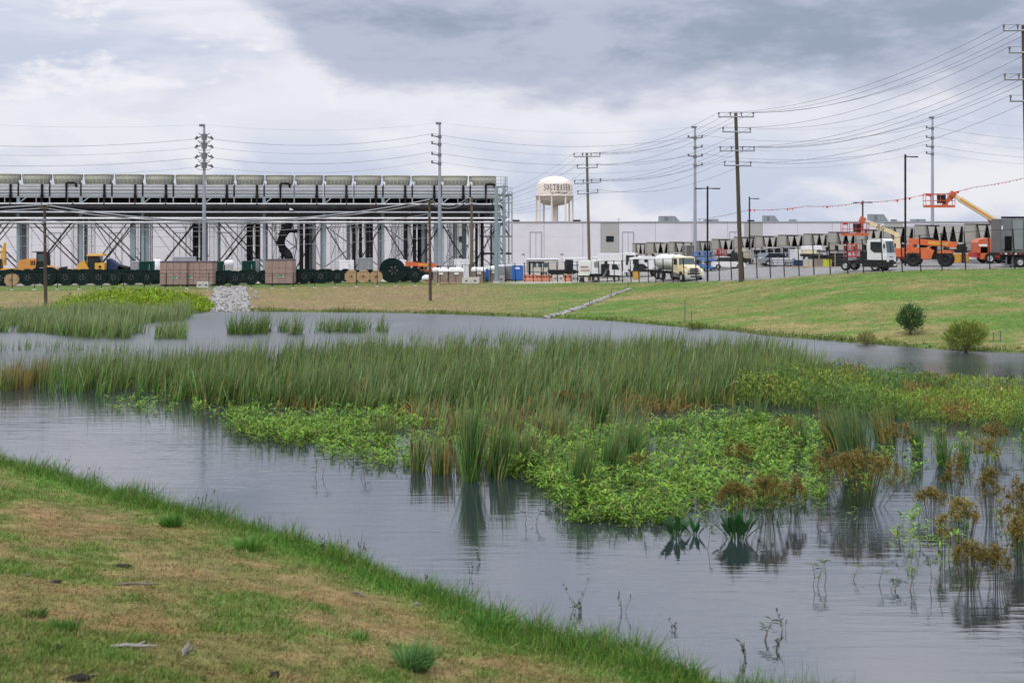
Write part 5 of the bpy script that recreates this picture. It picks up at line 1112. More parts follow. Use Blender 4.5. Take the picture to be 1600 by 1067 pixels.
def digger_left():
    t = veh('excavator', 'yellow excavator with its arm raised at the left edge', 'excavator', 3, None, 176, 0)
    g = lambda px, py, dy=0: Vector(((px-800)/F*176-t.location.x, dy, zz(py, 176)-t.location.z))
    for s in (-1, 1): MB().prism([(-2.2, .1), (1.6, .1), (1.9, .45), (1.6, .85), (-2.2, .85), (-2.5, .45)], s*1.2-.28, s*1.2+.28).build('track', mt['chassis'], t)
    MB().box((-.2, 0, 1.5), (3.4, 2.4, .5)).build('upper_deck', mt['yellow'], t); MB().box((-1.6, 0, 1.9), (1.4, 2.3, .9)).build('engine_cover', mt['chassis'], t); MB().box((-.3, -.8, 2.3), (1.2, .9, 1.3)).build('cab', mt['glass'], t)
    a, b, c = g(8, 414, -.6), g(9, 392, -.7), g(11, 379, -.7)
    MB().cyl(a, b, .42, .33, n=4).build('boom', mt['yellow'], t); MB().cyl(b, c, .32, .16, n=4).build('stick', mt['yellow'], t); MB().cyl(a+Vector((.3, -.3, .4)), b+Vector((.25, -.2, -.1)), .08, n=6).build('lift_cylinder', mt['chrome'], t)
    MB().box(g(16, 424, -1.1), (.7, .9, .5)).build('foot_plate', mt['yellow'], t); MB().box(g(4, 423, -1.1), (2.6, .6, .35)).build('blade_edge', mt['yellow'], t)
    t = veh('wheel_loader', 'orange wheel loader with a black cab behind the reels, left of dozer', 'wheel loader', 62, None, 181, 0)
    MB().prism([(-2.4, 1.4), (-.9, 1.3), (-.2, 1.7), (-.1, 2.75), (-1.0, 2.85), (-2.2, 2.7), (-2.45, 2.3)], -1.0, 1.0).build('engine_cover', mt['orange_yellow'], t)
    for k in range(3): MB().box((-.75+k*.22, -1.02, 2.3), (.12, .05, .55)).build('vent_slat', mt['chassis'], t)
    MB().box((0, 0, 1.3), (4.4, 1.1, .6)).build('chassis', mt['chassis'], t)
    MB().prism([(-.2, 1.7), (1.1, 1.7), (1.15, 2.4), (1.0, 3.65), (-.15, 3.65)], -.8, .8).build('cab', mt['chassis'], t)
    for s in (-1, 1): MB().box((.45, s*.82, 2.95), (.9, .04, .95)).build('side_window', mt['glass_tint'], t); wheel(t, -1.2, s*1.05, .78, .55, 'orange_yellow', tread=True); wheel(t, 1.6, s*1.05, .78, .55, 'orange_yellow', tread=True)
    MB().cyl((.9, -.5, 1.9), (2.9, -.5, 1.2), .18, n=4).build('lift_arm', mt['orange_yellow'], t); MB().cyl((.9, .5, 1.9), (2.9, .5, 1.2), .18, n=4).build('lift_arm', mt['orange_yellow'], t)
    MB().prism([(2.5, .5), (3.6, .3), (3.3, .6), (2.9, .9), (3.2, 1.8), (2.8, 1.6)], -1.3, 1.3).build('bucket', mt['chassis'], t); MB().box((-.1, 0, 3.68), (1.3, 1.6, .08)).build('roof', mt['chassis'], t)
    t = veh('bulldozer', 'yellow bulldozer with a yellow canopy behind the dark reels', 'bulldozer', 146, None, 181, 0)
    for s in (-1, 1): MB().prism([(-1.8, .1), (1.5, .1), (1.9, .5), (1.2, 1.1), (-1.6, 1.1), (-2.1, .6)], s*1.0-.25, s*1.0+.25).build('track', mt['chassis'], t)
    MB().prism([(-1.9, 1.0), (-.3, 1.0), (-.35, 1.6), (-.9, 2.5), (-1.3, 2.5), (-1.8, 2.0)], -.9, .9).build('bonnet', mt['yellow'], t)
    MB().box((1.05, 0, 1.75), (1.2, 1.9, 1.1)).build('side_box', mt['yellow'], t); MB().box((1.1, -.97, 1.8), (.3, .03, .3)).build('emblem', mt['chassis'], t)
    MB().box((.25, 0, 2.3), (1.5, 1.5, 1.7)).build('cab', mt['glass'], t)
    for x in (-.45, .3, .95): MB().box((x, -.77, 2.5), (.09, .06, 1.5)).build('pillar', mt['chassis'], t)
    MB().box((.45, 0, 3.3), (2.1, 1.9, .24), top=(.94, .94)).build('canopy', mt['yellow'], t); MB().cyl((-.9, -.3, 2.4), (-.9, -.3, 3.1), .08, n=6).build('exhaust', mt['chassis'], t)
    for s in (-1, 1): MB().box((-2.2, s*.6, .8), (.8, .2, .25)).build('push_arm', mt['yellow'], t)
    MB().box((-2.6, 0, .9), (.25, 2.6, 1.2)).build('blade', mt['yellow'], t)
    t = veh('paver_machine', 'dark blue machine with a long sloping chute beside the bulldozer', 'machine', 184, None, 182, 0)
    MB().prism([(-1.2, .9), (1.6, .7), (1.7, 1.3), (.5, 1.8), (-1.0, 2.8), (-1.2, 2.7)], -.9, .9).build('hopper', mt['navy'], t); MB().box((.9, -.1, 1.5), (1.3, 1.6, .7), (0, R(14), 0)).build('engine_cover', mt['chassis'], t)
    MB().cyl((-.2, 0, 1.6), (2.1, 0, .9), .2, n=6).build('chute', mt['chassis'], t)
    for s in (-1, 1): wheel(t, -.6, s*.8, .45, .3); wheel(t, 1.0, s*.8, .45, .3)
digger_left()
# ================================================================ chillers
def chillers():
    st = [(988, 1009.5), (1010, 1044.5), (1045, 1083), (1084, 1111.5), (1112, 1146), (1146.5, 1179.5), (1180, 1215.5), (1216, 1255.5), (1256, 1293.5), (1294, 1337), (1338, 1380), (1381, 1428.5), (1429, 1506.5), (1507, 1562)]
    Yl = lambda px: float(np.interp(px, [988, 1300, 1562], [214, 184, 160])); tops = lambda px: float(np.interp(px, [988, 1010, 1045, 1112, 1146, 1180, 1216, 1256, 1294, 1340, 1429, 1507, 1562], [382, 379.5, 379.5, 377, 371.5, 370.5, 368.5, 367, 365, 361, 353.5, 351, 350]))
    for k, (a, b) in enumerate(st):
        ya, yb = Yl(a), Yl(b); A, B = Vector(((a-800)/F*ya, ya, 0)), Vector(((b-800)/F*yb, yb, 0)); d = B-A; w = d.length-.12; ang = math.atan2(d.y, d.x)
        z = min(gz1(A.x, A.y), gz1(B.x, B.y)); h = zz(tops((a+b)/2), (ya+yb)/2)-z
        lab = f'beige chiller unit with dark V openings, {nth(k+1)} from the left in the long row'
        if k == 0: lab = 'beige chiller at the left end of the row, the shortest one'
        if k == 12: lab = 'longest beige chiller with four V openings behind the orange telehandler'
        t = thing('chiller', lab, 'chiller', (A.x, A.y, z), ang, 'beige chillers in a long row'); D_ = 2.2
        hv = h*.47 if h > 4.2 else h*.45; z0 = h-hv-.12
        ws = w*(.33 if k not in (0, 2, 12) else .24)
        MB().box((ws/2, D_/2, h-hv/2-.1), (ws, D_, hv+.2)).build('cabinet', mt['chiller'], t); MB().box((ws/2, -.02, h-hv/2-.1), (ws*.86, .06, hv*.92)).build('access_panel', mt['chiller'], t)
        MB().box((w/2, D_/2, h+.02), (w, D_+.1, .1)).build('top_frame', mt['chiller_dark'], t)
        wv = w-ws; n = 2 if k != 12 else 4
        MB().box((ws+wv/2, D_*.62, z0+hv/2), (wv, D_*.7, hv)).build('coil_void', mt['dark_void'], t)  # solid black box paints the shade of the gaps between coil panels
        pw_ = wv/(n+.35); x = ws+.06
        for j in range(n):
            x0 = ws+.03+j*pw_+.12*pw_; x1 = x0+pw_*1.0; xm = (x0+x1)/2
            MB().prism([(xm-.07, z0+.02), (xm+.07, z0+.02), (x1-pw_*.1, h-.12), (x0+pw_*.1, h-.12)], .02, .14).build('coil_panel', mt['chiller_light'], t)
        MB().box((w-.06, .25, z0+hv/2), (.12, .4, hv)).build('end_post', mt['chiller_light'], t)
        MB().box((ws+wv/2, .2, z0-.08), (wv, .4, .16)).build('sill', mt['chiller_light'], t)
        MB().box((w/2, D_*.6, z0*.74), (w, D_*.7, z0*.45)).build('lower_case', mt['chiller_dark'], t)
        zl = z0*.5
        for j in range(3): MB().box((w*(.16+.34*j), -.02, z0*.76), (w*.2, .08, z0*.36)).build('lower_panel', mt['chiller' if (j+k) % 2 else 'chiller_light'], t)
        MB().box((w*.5, .05, zl-.05), (w, .3, .14)).build('base_beam', mt['chiller_dark'], t)
        for j in range(4): MB().box((.1+(w-.2)*j/3, .1, zl/2), (.16, .16, zl)).build('support_post', mt['galv'], t)
        for j in range(2): MB().cyl((w*(.3+.4*j), .5, z0*.5), (w*(.3+.4*j), .5, z0*.95), .2, n=8).build('compressor', mt['black_steel'], t)
chillers()
container(1069.5, 1084, 0, 383, 'chiller_dark', 'dark louvred box in front of the chillers behind the water tanker', 196, 'louvre_box', 7, cat='louvred box', top='chiller')
# ================================================================ yard clutter on the right
def generator_trailer():
    Yg = 142.5; t = veh('generator_trailer', 'flatbed trailer carrying a tall dark grey generator at the right edge', 'trailer', 1561, None, Yg, 4)
    g = lambda px, py: ((px-800)/F*Yg-t.location.x, zz(py, Yg)-t.location.z)
    xb, zb_ = g(1560, 397); L = 9.0
    MB().box((L/2, 1.2, zb_-.02), (L, 2.4, .26)).build('deck', mt['chassis'], t)
    for k in range(18): MB().box((.2+k*.5, -.02, zb_+.02), (.24, .04, .12)).build('reflector', mt['sign_white' if k % 2 else 'reflector_red'], t)
    MB().box((L/2+.3, 1.2, zb_-.4), (L-1, .9, .5)).build('chassis_rail', mt['chassis'], t)
    for x in (.9, 1.55): MB().box((x, .4, .55), (.14, .14, 1.1)).build('landing_leg', mt['galv_dark'], t)
    MB().box((1.2, .4, .25), (1.4, .2, .12)).build('leg_brace', mt['galv_dark'], t)
    for x in (g(1596, 0)[0], g(1596, 0)[0]+1.3):
        for y in (.3, 2.1): wheel(t, x, y, .56, .4)
    b = thing('generator', 'tall dark grey generator enclosure riding on the flatbed at the right edge', 'generator', tuple(t.location + Vector((0, 0, zb_+.11))), R(4))
    h = g(0, 342)[1]-zb_-.11
    MB().box((4.0, 1.2, h/2), (7.7, 2.2, h-.02)).build('enclosure', mt['chiller_dark'], b)
    for k in range(6): MB().box((.75+k*1.2, .07, h*.53), (1.02, .08, h*.86)).build('panel', mt['box_grey' if k % 2 else 'galv_dark'], b)
    MB().box((.95, .02, h*.28), (.7, .06, h*.42)).build('louvre', mt['dark_void'], b); MB().box((.32, .02, h*.74), (.12, .04, .35)).build('notice', mt['sign_white'], b)
    MB().box((4.3, 1.2, h+.12), (6.4, 1.8, .22)).build('roof_hood', mt['lamp_black'], b)
generator_trailer()
def car(px, Y, rz, m, lab):
    t = veh('parked_car', lab, 'car', px, None, Y, rz, 'cars parked before the chillers')
    MB().prism([(-2.1, .3), (2.1, .3), (2.15, .65), (1.9, .85), (1.0, .92), (-1.9, .95), (-2.15, .8)], -.85, .85).build('body', mt[m], t)
    MB().prism([(-1.7, .93), (1.0, .9), (.35, 1.42), (-1.1, 1.45)], -.72, .72).build('cabin', mt['glass'], t); MB().box((-.4, 0, 1.44), (1.4, 1.3, .06)).build('roof', mt[m], t)
    for s in (-1, 1):
        wheel(t, 1.3, s*.8, .32, .2); wheel(t, -1.3, s*.8, .32, .2); MB().box((2.1, s*.6, .66), (.06, .3, .12)).build('headlight', mt['sign_white'], t)
car(1135, 171, 10, 'paint_white', 'white parked car in front of the red scissor lift')
car(1214, 168, 5, 'box_grey', 'grey parked car among the clutter right of the tall wooden pole')
car(1150, 178, 0, 'chassis', 'dark parked car beside the tall wooden pole')
car(1488, 165, 170, 'paint_white', 'white parked vehicle behind the telehandler near the big boom lift')
container(1157, 1174, 0, 391.5, 'beige_panel', 'beige panelled box right of the tall wooden pole', 178, 'site_box', 2, cat='box')
container(1240, 1253, 0, 390.5, 'paint_white', 'white cabinet on end in front of the chillers', 172, 'cabinet', 1, cat='cabinet')
def clutter():
    t = veh('white_machine', 'long low white machine lying beside the white cabinet', 'machine', 1268, None, 170, 0)
    MB().box((0, 0, 1.75), (2.4, 1.1, .5), top=(.9, .9)).build('hood', mt['paint_white'], t); MB().box((-.3, 0, 1.3), (1.6, 1.0, .5)).build('body', mt['paint_cream'], t)
    for x in (-.7, .8): wheel(t, x, -.5, .45, .3)
    MB().box((0, 0, .85), (2.6, .9, .3)).build('chassis', mt['chassis'], t)
    for k, (px, Y, w, nrow, m, lab) in enumerate(((1290, 160, 3.4, 4, 'black_steel', 'stack of black steel pipes before the chillers'), (1309, 156, 1.6, 5, 'chassis', 'dark coiled hose heap left of the red cage'), (1221, 166, 2.2, 3, 'galv', 'stack of galvanised tubes among the yard clutter'), (1203, 170, 1.8, 3, 'galv_dark', 'stack of dark tubes right of the beige box'), (1238, 163, 1.6, 2, 'galv_dark', 'small stack of grey tubes before the white cabinet'))):
        t = veh('pipe_stack', lab, 'pipe stack', px, None, Y, random.uniform(-4, 8), 'pipe stacks in the yard')
        r = .16; j0 = 0
        for row in range(nrow):
            for j in range(nrow+2-row): MB().cyl((-w/2+random.uniform(-.1, .1), (j+row*.5)*2*r-.6, r+row*r*1.75), (w/2+random.uniform(-.1, .1), (j+row*.5)*2*r-.6, r+row*r*1.75), r, n=8).build('pipe', mt[m], t)
        for s in (-.3, .3): MB().box((w*s, -.8, nrow*r), (.08, .08, nrow*r*2+.2)).build('stake', mt['reel_wood'], t)
    for k, (px, Y, w, h, m, lab) in enumerate(((1262, 157, .9, .75, 'beige_panel', 'olive block stack under the white machine'), (1277, 157, 1.0, .7, 'brown_wrap', 'brown bale beside the olive block stack'), (1292, 155, .8, .7, 'lime', 'bright lime yellow box behind the fence'), (1304, 156, .9, .5, 'concrete', 'pale low block right of the lime box'), (1192, 172, 1.1, 1.3, 'galv', 'pale metal bin right of the beige box'), (1248, 160, 1.2, .6, 'navy', 'dark blue box below the white cabinet'), (1433, 160, .9, 1.6, 'box_grey', 'grey locker left of the orange telehandler'), (1500, 158, 1.8, .9, 'yellow', 'yellow machine part right of the telehandler'))):
        t = veh('yard_box', lab, 'box', px, None, Y, random.uniform(-8, 8), 'loose boxes in the yard')
        for j in range(2): MB().box((-w/2+w*(j+.5)/2, 0, h/2+.08), (w/2-.03, .8, h), top=(.98, .98)).build('carton', mt[m], t)
        MB().box((0, 0, .05), (w+.1, .9, .1)).build('pallet_base', mt['reel_wood'], t)
        MB().box((0, 0, h+.1), (w+.04, .84, .06)).build('lid', mt[m], t)
    for k, (px, w) in enumerate(((1192, 2.6), (1213, 2.8), (1236, 2.4))):
        t = veh('steel_rack', ('left', 'middle', 'right')[k] + ' galvanised rack standing below the chillers behind the tall fence', 'rack', px, None, 176, 2, 'galvanised racks')
        for x in (-w/2, -w/6, w/6, w/2):
            for y in (-.5, .5): MB().box((x, y, .9), (.08, .08, 1.8)).build('upright', mt['galv'], t)
        for z in (.5, 1.1, 1.75): MB().box((0, 0, z), (w, 1.1, .07)).build('shelf', mt['galv'], t)
        MB().box((.2, 0, .8), (w*.6, .8, .5)).build('stored_box', mt['navy'], t); MB().box((-.3, 0, 1.4), (w*.5, .8, .5)).build('stored_box', mt['chassis'], t)
clutter()
def pennants():
    P = [Vector(((px-800)/F*Y, Y, zz(py, Y))) for px, py, Y in ((1081, 343.5, 236), (1171, 327.5, 206), (1260, 322, 190), (1348, 315.8, 178), (1440, 305, 168), (1520, 293, 158), (1660, 262, 146))]
    pts = []
    for i in range(len(P)-1):
        for k in range(12):
            t_ = k/12; p = P[i].lerp(P[i+1], t_); p.z -= .9*t_*(1-t_); pts.append(p)
    pts.append(P[-1]); o0 = P[0]
    t = thing('pennant_line', 'string of small red warning flags stretched high across the right yard', 'pennant string', o0)
    MB().tube([p-o0 for p in pts], .018, 4).build('cord', mt['wire'], t)
    f = MB(); big = MB()
    for i, p in enumerate(pts[4:], 4):
        for s in (.15, .65):
            if i+1 >= len(pts): break
            q = p.lerp(pts[i+1], s)-o0; sz = random.uniform(.09, .19) if random.random() > .08 else .34
            a = random.uniform(-.5, .5); dx = Vector((math.cos(a), math.sin(a), random.uniform(-.2, .2)))*sz*.62
            n = Vector((-math.sin(a), math.cos(a), 0))*.012
            A, B, C = q-dx, q+dx, q+Vector((random.uniform(-.1, .1), random.uniform(-.1, .1), -sz))
            f.add([A-n, B-n, C-n, A+n, B+n, C+n], [(0, 1, 2), (5, 4, 3), (0, 3, 4, 1), (1, 4, 5, 2), (2, 5, 3, 0)])
    f.build('flags', mt['flag'], t, stuff=True)
pennants()
# ================================================================ plants: every blade and leaf is a strip of real geometry
class Strips:
    def __init__(s): s.parts = []
    def add(s, B, D, L, W_, droop, prof, col, side=None, tipc=None, tp=1.5):
        """B bases (N,3), D first directions, L lengths, W widths, droop, prof width factors along the strip, col (N,3)"""
        N = len(B); D = D/np.linalg.norm(D, axis=1, keepdims=True); k = len(prof)
        if side is None:
            a = rng.uniform(0, 2*np.pi, N); side = np.stack([np.cos(a), np.sin(a), 0*a], 1); side = side - D*(side*D).sum(1, keepdims=True); side /= np.linalg.norm(side, axis=1, keepdims=True)+1e-9
        t = np.linspace(0, 1, k)[None, :, None]; dr = np.asarray(droop).reshape(-1, 1, 1)*np.ones((N, 1, 1))
        h = D.copy(); h[:, 2] = 0; hn = np.linalg.norm(h, axis=1, keepdims=True); h = h/(hn+1e-6)
        L_ = np.asarray(L).reshape(-1, 1, 1)
        P = B[:, None, :] + D[:, None, :]*L_*t + (h[:, None, :]*.55 - np.array((0, 0, 1.)))*(dr*L_*t*t)*.7
        wv = side[:, None, :]*(np.asarray(W_).reshape(-1, 1, 1)*.5)*np.array(prof)[None, :, None]
        V_ = np.stack([P-wv, P+wv], 2).reshape(N, 2*k, 3)
        c = np.repeat(col[:, None, :], 2*k, 1)
        if tipc is not None:
            f = np.repeat(np.linspace(0, 1, k)**tp, 2)[None, :, None]; c = c + (tipc[:, None, :]-c)*f
        i = np.arange(k-1)*2; q = np.stack([i, i+1, i+3, i+2], 1)
        s.parts.append((V_, q, c)); return s
    def build(s, name, mat, parent=None, loc=(0, 0, 0), stuff=False, rz=0.):
        vs, qs, cs = [], [], []; o = 0
        for V_, q, c in s.parts:
            N, m, _ = V_.shape; vs.append(V_.reshape(-1, 3)); cs.append(c.reshape(-1, 3)); qs.append((q[None]+(np.arange(N)*m)[:, None, None]).reshape(-1, 4)+o); o += N*m
        V_ = np.concatenate(vs) - np.array(loc); Q = np.concatenate(qs).astype(np.int32); c = np.concatenate(cs)
        me = bpy.data.meshes.new(name); me.vertices.add(len(V_)); me.vertices.foreach_set('co', V_.astype(np.float32).ravel())
        me.loops.add(Q.size); me.polygons.add(len(Q)); me.loops.foreach_set('vertex_index', Q.ravel()); me.polygons.foreach_set('loop_start', np.arange(0, Q.size, 4, dtype=np.int32))
        me.polygons.foreach_set('use_smooth', np.ones(len(Q), bool)); me.update(calc_edges=True)
        a = me.color_attributes.new('Col', 'FLOAT_COLOR', 'POINT'); a.data.foreach_set('color', np.concatenate([np.clip(c, 0, 1), np.ones((len(c), 1))], 1).astype(np.float32).ravel())
        me.materials.append(mat); return link(name, me, parent, loc, rz, stuff)
def U_(a, b, n): return rng.uniform(a, b, n)
def dirs(n, tilt, lean=(0, 0)):
    a = U_(0, 2*np.pi, n); t = np.abs(rng.normal(0, tilt, n)); return np.stack([np.sin(t)*np.cos(a)+lean[0], np.sin(t)*np.sin(a)+lean[1], np.cos(t)], 1)
def jit(c, n, s=.22): 
    k = 1 + rng.normal(0, s, (n, 1)); return np.clip(np.array(c)[None]*k*(1+rng.normal(0, .08, (n, 3))), .004, .8)
def in_poly(X, Y, P):
    r = np.zeros(len(X), bool); n = len(P)
    for i in range(n):
        (x0, y0), (x1, y1) = P[i], P[(i+1) % n]
        c = ((y0 > Y) != (y1 > Y)) & (X < (x1-x0)*(Y-y0)/(y1-y0+1e-12)+x0); r ^= c
    return r
def sample(pxpoly, n):
    """n places on the pond inside an outline read off the photo's water level"""
    P = []
    for i in range(len(pxpoly)):
        a, b = pxpoly[i], pxpoly[(i+1) % len(pxpoly)]
        for t in (0, .25, .5, .75): P.append(water_pt(a[0]+(b[0]-a[0])*t, a[1]+(b[1]-a[1])*t))
    xs, ys = [p[0] for p in P], [p[1] for p in P]; X = U_(min(xs), max(xs), n*14); Y = U_(min(ys), max(ys), n*14)
    k = in_poly(X, Y, P); return X[k][:n], Y[k][:n]
BLADE = [1, .95, .8, .5, .04]; LEAFP = [.15, .85, 1, .7, .05]
WIND = (.10, -.02)
C_REED = (.080, .158, .032); C_REEDT = (.20, .25, .10); C_CAT = (.060, .150, .032); C_CATT = (.15, .22, .075); C_YEL = (.26, .20, .06); C_BROWN = (.17, .125, .042); C_SMART = (.165, .30, .030); C_SMARTD = (.075, .155, .024); C_DOCK = (.020, .085, .020)
# ---------------------------------------------------------------- near bank turf
def near_turf():
    S = Strips(); n = 560000
    Y = 17 + (64-17)*U_(0, 1, n)**1.55; X = U_(-.40, .40, n)*Y; d = near_d(X, Y); k = (d > -.35) & (X < 12); X, Y, d = X[k], Y[k], d[k]
    c, g = near_col(X, Y); keep = U_(0, 1, len(X)) < (.75 + .25*g); X, Y, c, g, d = X[keep], Y[keep], c[keep], g[keep], d[keep]
    m = len(X); Z = np.maximum(gz(X, Y), -.1)-.01
    tall = sstep(3.2, .3, d)
    fr = sstep(.45, .7, fnoise(X*1.5, Y*1.5, 62)); L = (.075 + .09*g + (.20+.42*fr)*g*tall)*U_(.6, 1.5, m)*(1+.6*(fnoise(X*1.2, Y*1.2, 61)-.5)); W_ = U_(.010, .020, m)
    col = c*(1-.18*(g*tall)[:, None])*(1+rng.normal(0, .28, (m, 1)))*(1+rng.normal(0, .07, (m, 3))); col = np.clip(col, .006, .6); dry = U_(0, 1, m) < .08; col[dry] = np.array((.30, .24, .11))*U_(.7, 1.2, (dry.sum(), 1))
    D = dirs(m, .55, (.06, 0)); flat = (1-g) > U_(0, 1, m); D[flat, 2] *= .35
    S.add(np.stack([X, Y, Z], 1), D, L, W_, U_(.1, .6, m), [1, .75, .05], col, tipc=col*1.25)
    S.build('bank_grass', LEAF, stuff=True); 
near_turf()
def tuft(px, py, r, h, n, col, label, lean=(0, 0)):
    x, y, z = hit(px, py); o = thing('grass_tuft', label, 'grass tuft', (x, y, z), 0, 'taller grass tufts on the near bank')
    a = U_(0, 2*np.pi, n); q = r*np.sqrt(U_(0, 1, n))*.6; B = np.stack([np.cos(a)*q, np.sin(a)*q, 0*a-.03], 1); D = np.stack([np.cos(a)*q/r*.62+lean[0], np.sin(a)*q/r*.62+lean[1], np.ones(n)], 1)+rng.normal(0, .13, (n, 3))
    S = Strips(); cc = jit(col, n, .3)*1.25; S.add(B, D, h*U_(.35, 1.15, n), U_(.012, .022, n), U_(.1, .8, n), BLADE, cc, tipc=cc*1.5); S.build('blades', LEAF, o)
    return o
tuft(645, 1048, .42, .72, 420, (.075, .15, .045), 'large blue-green grass tuft near the bottom edge of the bank', (.12, 0))
tuft(762, 985, .45, .55, 360, (.06, .14, .025), 'grass tuft on the near bank close to the water, above the largest tuft')
tuft(390, 862, .55, .60, 380, (.075, .16, .03), 'bright wide grass tuft at the water edge of the near bank')
tuft(268, 822, .40, .55, 320, (.05, .13, .02), 'dark rounded grass tuft on the upper near bank')
tuft(100, 985, .40, .34, 260, (.05, .11, .02), 'low green tuft in the dry grass at the lower left')
tuft(50, 965, .40, .22, 220, (.05, .09, .02), 'small flat dark tuft left in the dry grass, near the low green tuft')
tuft(925, 1010, .5, .5, 320, (.06, .14, .025), 'grass tuft low on the bank beside the open water')
tuft(560, 1000, .22, .3, 120, (.08, .16, .03), 'tiny broad-leaved tuft left of the largest tuft')
def edge_weeds():
    lst = [(104, 742, .5), (150, 762, .6), (318, 806, .7), (328, 812, .55), (412, 838, .6), (505, 868, .5), (535, 872, .75), (560, 878, .8), (575, 880, .45), (668, 922, .5), (735, 935, .6), (752, 930, .4), (900, 985, .7), (908, 988, .5), (972, 1000, .6), (1052, 1028, .4), (1165, 1062, .45), (1210, 1062, .6), (1225, 1050, .5)]
    for i, (px, py, h) in enumerate(lst):
        x, y, z = hit(px, py); z = max(z, -.1); o = thing('edge_weed', f'thin dark weed stem at the near water edge, {nth(i+1)} counted from the upper left', 'weed', (x, y, z), 0, 'thin weed stems along the near bank')
        mb = MB(); S = Strips()
        for k in range(random.randint(1, 4)):
            a = random.uniform(0, 6.28); t = random.uniform(.1, .5); e = Vector((math.cos(a)*t, math.sin(a)*t, 1))*h*random.uniform(.6, 1.15); mb.tube([(0, 0, -.1), e*.5+Vector((.02, 0, .03)), e], [.007, .006, .003], 4)
            n = random.randint(3, 8); f = U_(.35, 1, n); B = np.array(e)[None]*f[:, None]; S.add(B, dirs(n, 1.0), U_(.05, .14, n), U_(.02, .04, n), .3, LEAFP, jit((.05, .07, .03), n, .4))
        mb.build('stems', mt['stick'], o); S.build('leaves', LEAF, o)
edge_weeds()
def bank_litter():
    def stick(px, py, l, rz, label, m='stick', r=.022):
        x, y, z = hit(px, py); o = MB().tube([(-l/2, 0, .04), (-l*.1, .03, .06), (l*.2, -.02, .05), (l/2, .05, .03)], [r, r*1.1, r*.9, r*.4], 6).tube([(l*.1, 0, .05), (l*.25, .1, .09)], r*.5, 5).build('stick', mt[m], None, (x, y, z), rz); tag(o, label, 'stick', 'sticks lying on the near bank'); o.rotation_euler = (0, 0, rz)
    stick(215, 917, .95, .05, 'long thin grey stick lying across the middle of the dry bank'); stick(205, 1016, .8, .1, 'grey stick lying left of the driftwood chunk', 'drift', .03)
    stick(562, 932, .5, -.9, 'short dark stick leaning in the grass above the dry mound'); stick(650, 948, .3, .8, 'short pale stick in the grass right of the dark stick', 'drift', .015); stick(985, 985, .75, 1.2, 'slanted dark reed stick rising from the water edge', 'stick', .018)
    def lump(name, px, py, s, label, m, cat):
        x, y, z = hit(px, py); mb = MB(); n = 9; vs = []
        for i in range(5):
            for j in range(n):
                ph = math.pi*(i+.5)/5; a = 2*math.pi*j/n; k = random.uniform(.75, 1.2); vs.append((math.sin(ph)*math.cos(a)*s[0]*k, math.sin(ph)*math.sin(a)*s[1]*k, s[2]*(1+math.cos(ph))*.5*k))
        mb.add(vs, [(i*n+j, (i+1)*n+j, (i+1)*n+(j+1) % n, i*n+(j+1) % n) for i in range(4) for j in range(n)], True); mb.add(vs, [tuple(range(n))[::-1], tuple(range(4*n, 5*n))])
        o = mb.build(name, mt[m], None, (x, y, z-.02), random.uniform(0, 1)); tag(o, label, cat)
    x, y, z = hit(292, 1024); t = thing('driftwood', 'pale grey driftwood chunk standing in the dry grass at lower left', 'driftwood', (x, y, z))
    MB().tube([(-.06, 0, -.03), (-.03, .01, .08), (.03, -.01, .17), (.02, 0, .25)], [.05, .055, .035, .012], 7).build('stump', mt['drift'], t); MB().tube([(.0, 0, .06), (.09, -.04, .10), (.13, -.03, .20)], [.03, .025, .01], 6).build('branch', mt['stick'], t)
    lump('bark_piece', 120, 1062, (.26, .12, .10), 'black bark piece at the bottom edge of the bank', 'char', 'bark'); lump('bark_piece', 187, 886, (.26, .1, .07), 'dark bark piece lying above the long thin stick', 'char', 'bark')
    lump('bark_piece', 86, 911, (.16, .1, .06), 'small dark bark piece at the far left of the bank', 'char', 'bark'); lump('bark_piece', 86, 1018, (.14, .09, .07), 'small dark clump left of the grey stick', 'char', 'bark'); lump('bark_piece', 428, 1062, (.1, .07, .12), 'dark stub at the bottom edge left of the largest tuft', 'char', 'bark')
    lump('bark_piece', 40, 900, (.13, .1, .05), 'greyish clod among dry grass at the left edge', 'stone_dark', 'bark')
bank_litter()
# ---------------------------------------------------------------- far bank: turf, weeds, stones, shrubs
def far_turf():
    S = Strips(); n = 190000; X = U_(-66, 62, n); Y = U_(94, 178, n); c, t = far_col(X, Y); k = (t > .005) & (t < 1.05); X, Y, c, t = X[k], Y[k], c[k], t[k]; m = len(X)
    edge = sstep(.10, .01, t); L = (.07 + .16*edge)*U_(.6, 1.4, m); col = np.clip(c*1.12*np.maximum(1+rng.normal(0, .3, (m, 1)), .8), .01, .5)
    S.add(np.stack([X, Y, gz(X, Y)-.02], 1), dirs(m, .4), L, U_(.05, .12, m), .3, [1, .7, .05], col, tipc=col*1.1)
    n = 5200; px = U_(-20, 1620, n); i = rng.integers(0, len(FXs)-1, n); X = U_(-62, 52, n); Y = lerp(X, FXs, FYs)+np.abs(rng.normal(0, .9, n))+.1; L = U_(.2, .6, n)*np.clip(-.35+2.1*fnoise(X*.3, Y*0+3, 71), .1, 1.6); col = jit((.10, .14, .036), n)
    S.add(np.stack([X, Y, gz(X, Y)-.05], 1), dirs(n, .3), L, U_(.05, .10, n), .3, [1, .7, .05], col, tipc=col*1.4)
    S.build('far_bank_grass', LEAF, stuff=True)
far_turf()
